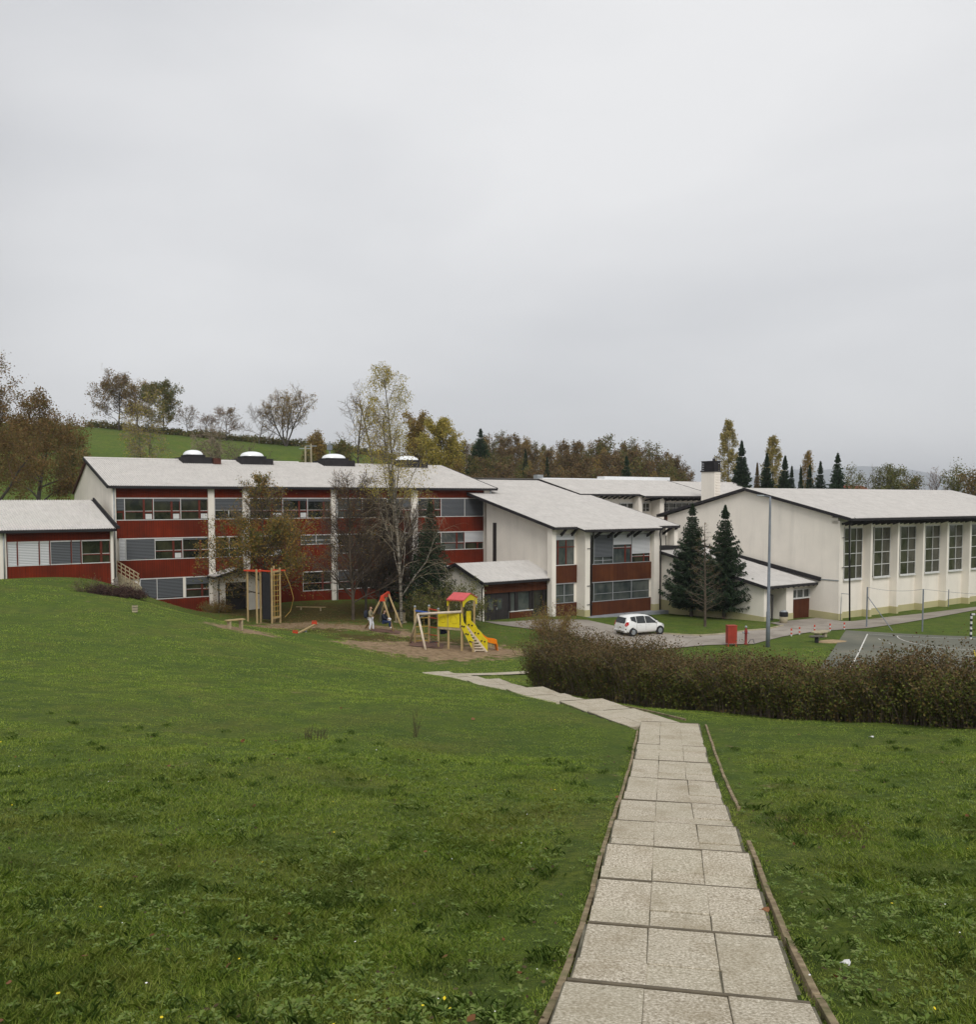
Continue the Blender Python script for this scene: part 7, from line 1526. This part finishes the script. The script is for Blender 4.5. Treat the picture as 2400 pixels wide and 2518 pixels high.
# fallen leaves under the trees by the red block
n = 5000; cx, cy = base(800, 72)[:2]; x = cx + rg.normal(0, 9, n); y = cy + rg.normal(0, 4.5, n); k = (blob(x, y, SOIL) < 1.3) & (FM.loc(np.stack([x, y, 0 * x], 1))[:, 1] > .4); x, y = x[k], y[k]; c = np.stack([x, y, HT(x, y) + .03], 1)
a = rg.normal(0, 1, (len(x), 3)) * [1, 1, .2]; a /= np.linalg.norm(a, axis=1)[:, None]; b = np.cross(a, [0, 0, 1.]); s_ = rg.uniform(.04, .09, (len(x), 1)); tag(fast_mesh('leaf_litter', [(np.stack([c - a * s_, c - b * s_ * .6, c + a * s_, c + b * s_ * .6], 1), 0)], [LF['oak']]), 'brown leaf litter under the trees before the red block', 'leaves', kind='stuff')
# single things on the lawn
for (x, y_, s_, nm, lb, mt) in ((2143, 1817, .04, 'litter', 'white scrap of paper on the grass below the hedge', 'white'), (2130, 2034, .035, 'litter', 'tiny white scrap on the grass in the middle right', 'white'), (2078, 2389, .03, 'litter', 'white paper scrap in the grass at lower right', 'white'), (1880, 2275, .032, 'fallen_leaf', 'brown dead leaf lying on a path slab', 'leafb')):
    q = ground(x, y_); q[2] += .04 if nm == 'litter' else .12
    if mt == 'leafb': M['leafb'] = m_var('dead_leaf', (.22, .10, .045, 1), .2, 9)
    mb = MB(); nn_ = 9; mb.prism([q + [s_ * 1.3 * math.cos(t) * (1 + .25 * math.sin(3 * t)), s_ * math.sin(t), .012 * math.sin(2 * t)] for t in np.linspace(0, 6.283, nn_ + 1)[:-1]], (0, 0, .006)); one(mb, nm, M[mt], lb, 'litter' if nm == 'litter' else 'leaf', q)
# thin dead stalks on the lawn
for (px, py, h_, lb, n_) in ((1020, 1815, .75, 'thin dead weed stalks standing in the lawn left of the path', 7), (772, 1822, .28, 'small brown clump of dead weeds in the lawn', 22)):
    q = ground(px, py); mb = MB(); r_ = np.random.RandomState(int(px))
    for k in range(n_):
        o_ = q + [r_.normal(0, .05 if n_ < 10 else .18), r_.normal(0, .05), 0]; h2 = h_ * r_.uniform(.5, 1); tp = o_ + [r_.normal(0, .06), r_.normal(0, .04), h2]; mb.tube([o_, (o_ + tp) / 2 + r_.normal(0, .01, 3), tp], [.006, .005, .002], 4)
        for j in range(3): f = r_.uniform(.4, .95); c = o_ + (tp - o_) * f; mb.tube([c, c + r_.normal(0, .05, 3) + [0, 0, .05]], [.004, .002], 3)
    one(mb, 'dead_stalks', m_var('dead_stalk', (.07, .05, .03, 1), .2, 5), lb, 'weed', q)

# ------------------------------------------------------------------ the damp air
mb = MB(); mb.box(W, -11900, 11900, -395, 11900, -12.0, 345)
hz_ = mb.build('haze', None or bpy.data.materials.new('haze_air')); hm = hz_.data.materials[0]; hm.use_nodes = True; ht_ = hm.node_tree; ht_.nodes.remove(ht_.nodes['Principled BSDF'])
vp = ht_.nodes.new('ShaderNodeVolumePrincipled'); vp.inputs['Density'].default_value = 0.00015; vp.inputs['Color'].default_value = (.90, .94, 1.0, 1); vp.inputs['Anisotropy'].default_value = 0.0
ht_.links.new(vp.outputs[0], ht_.nodes['Material Output'].inputs['Volume']); tag(hz_, 'pale damp haze filling the air over the whole place', 'haze', kind='stuff')
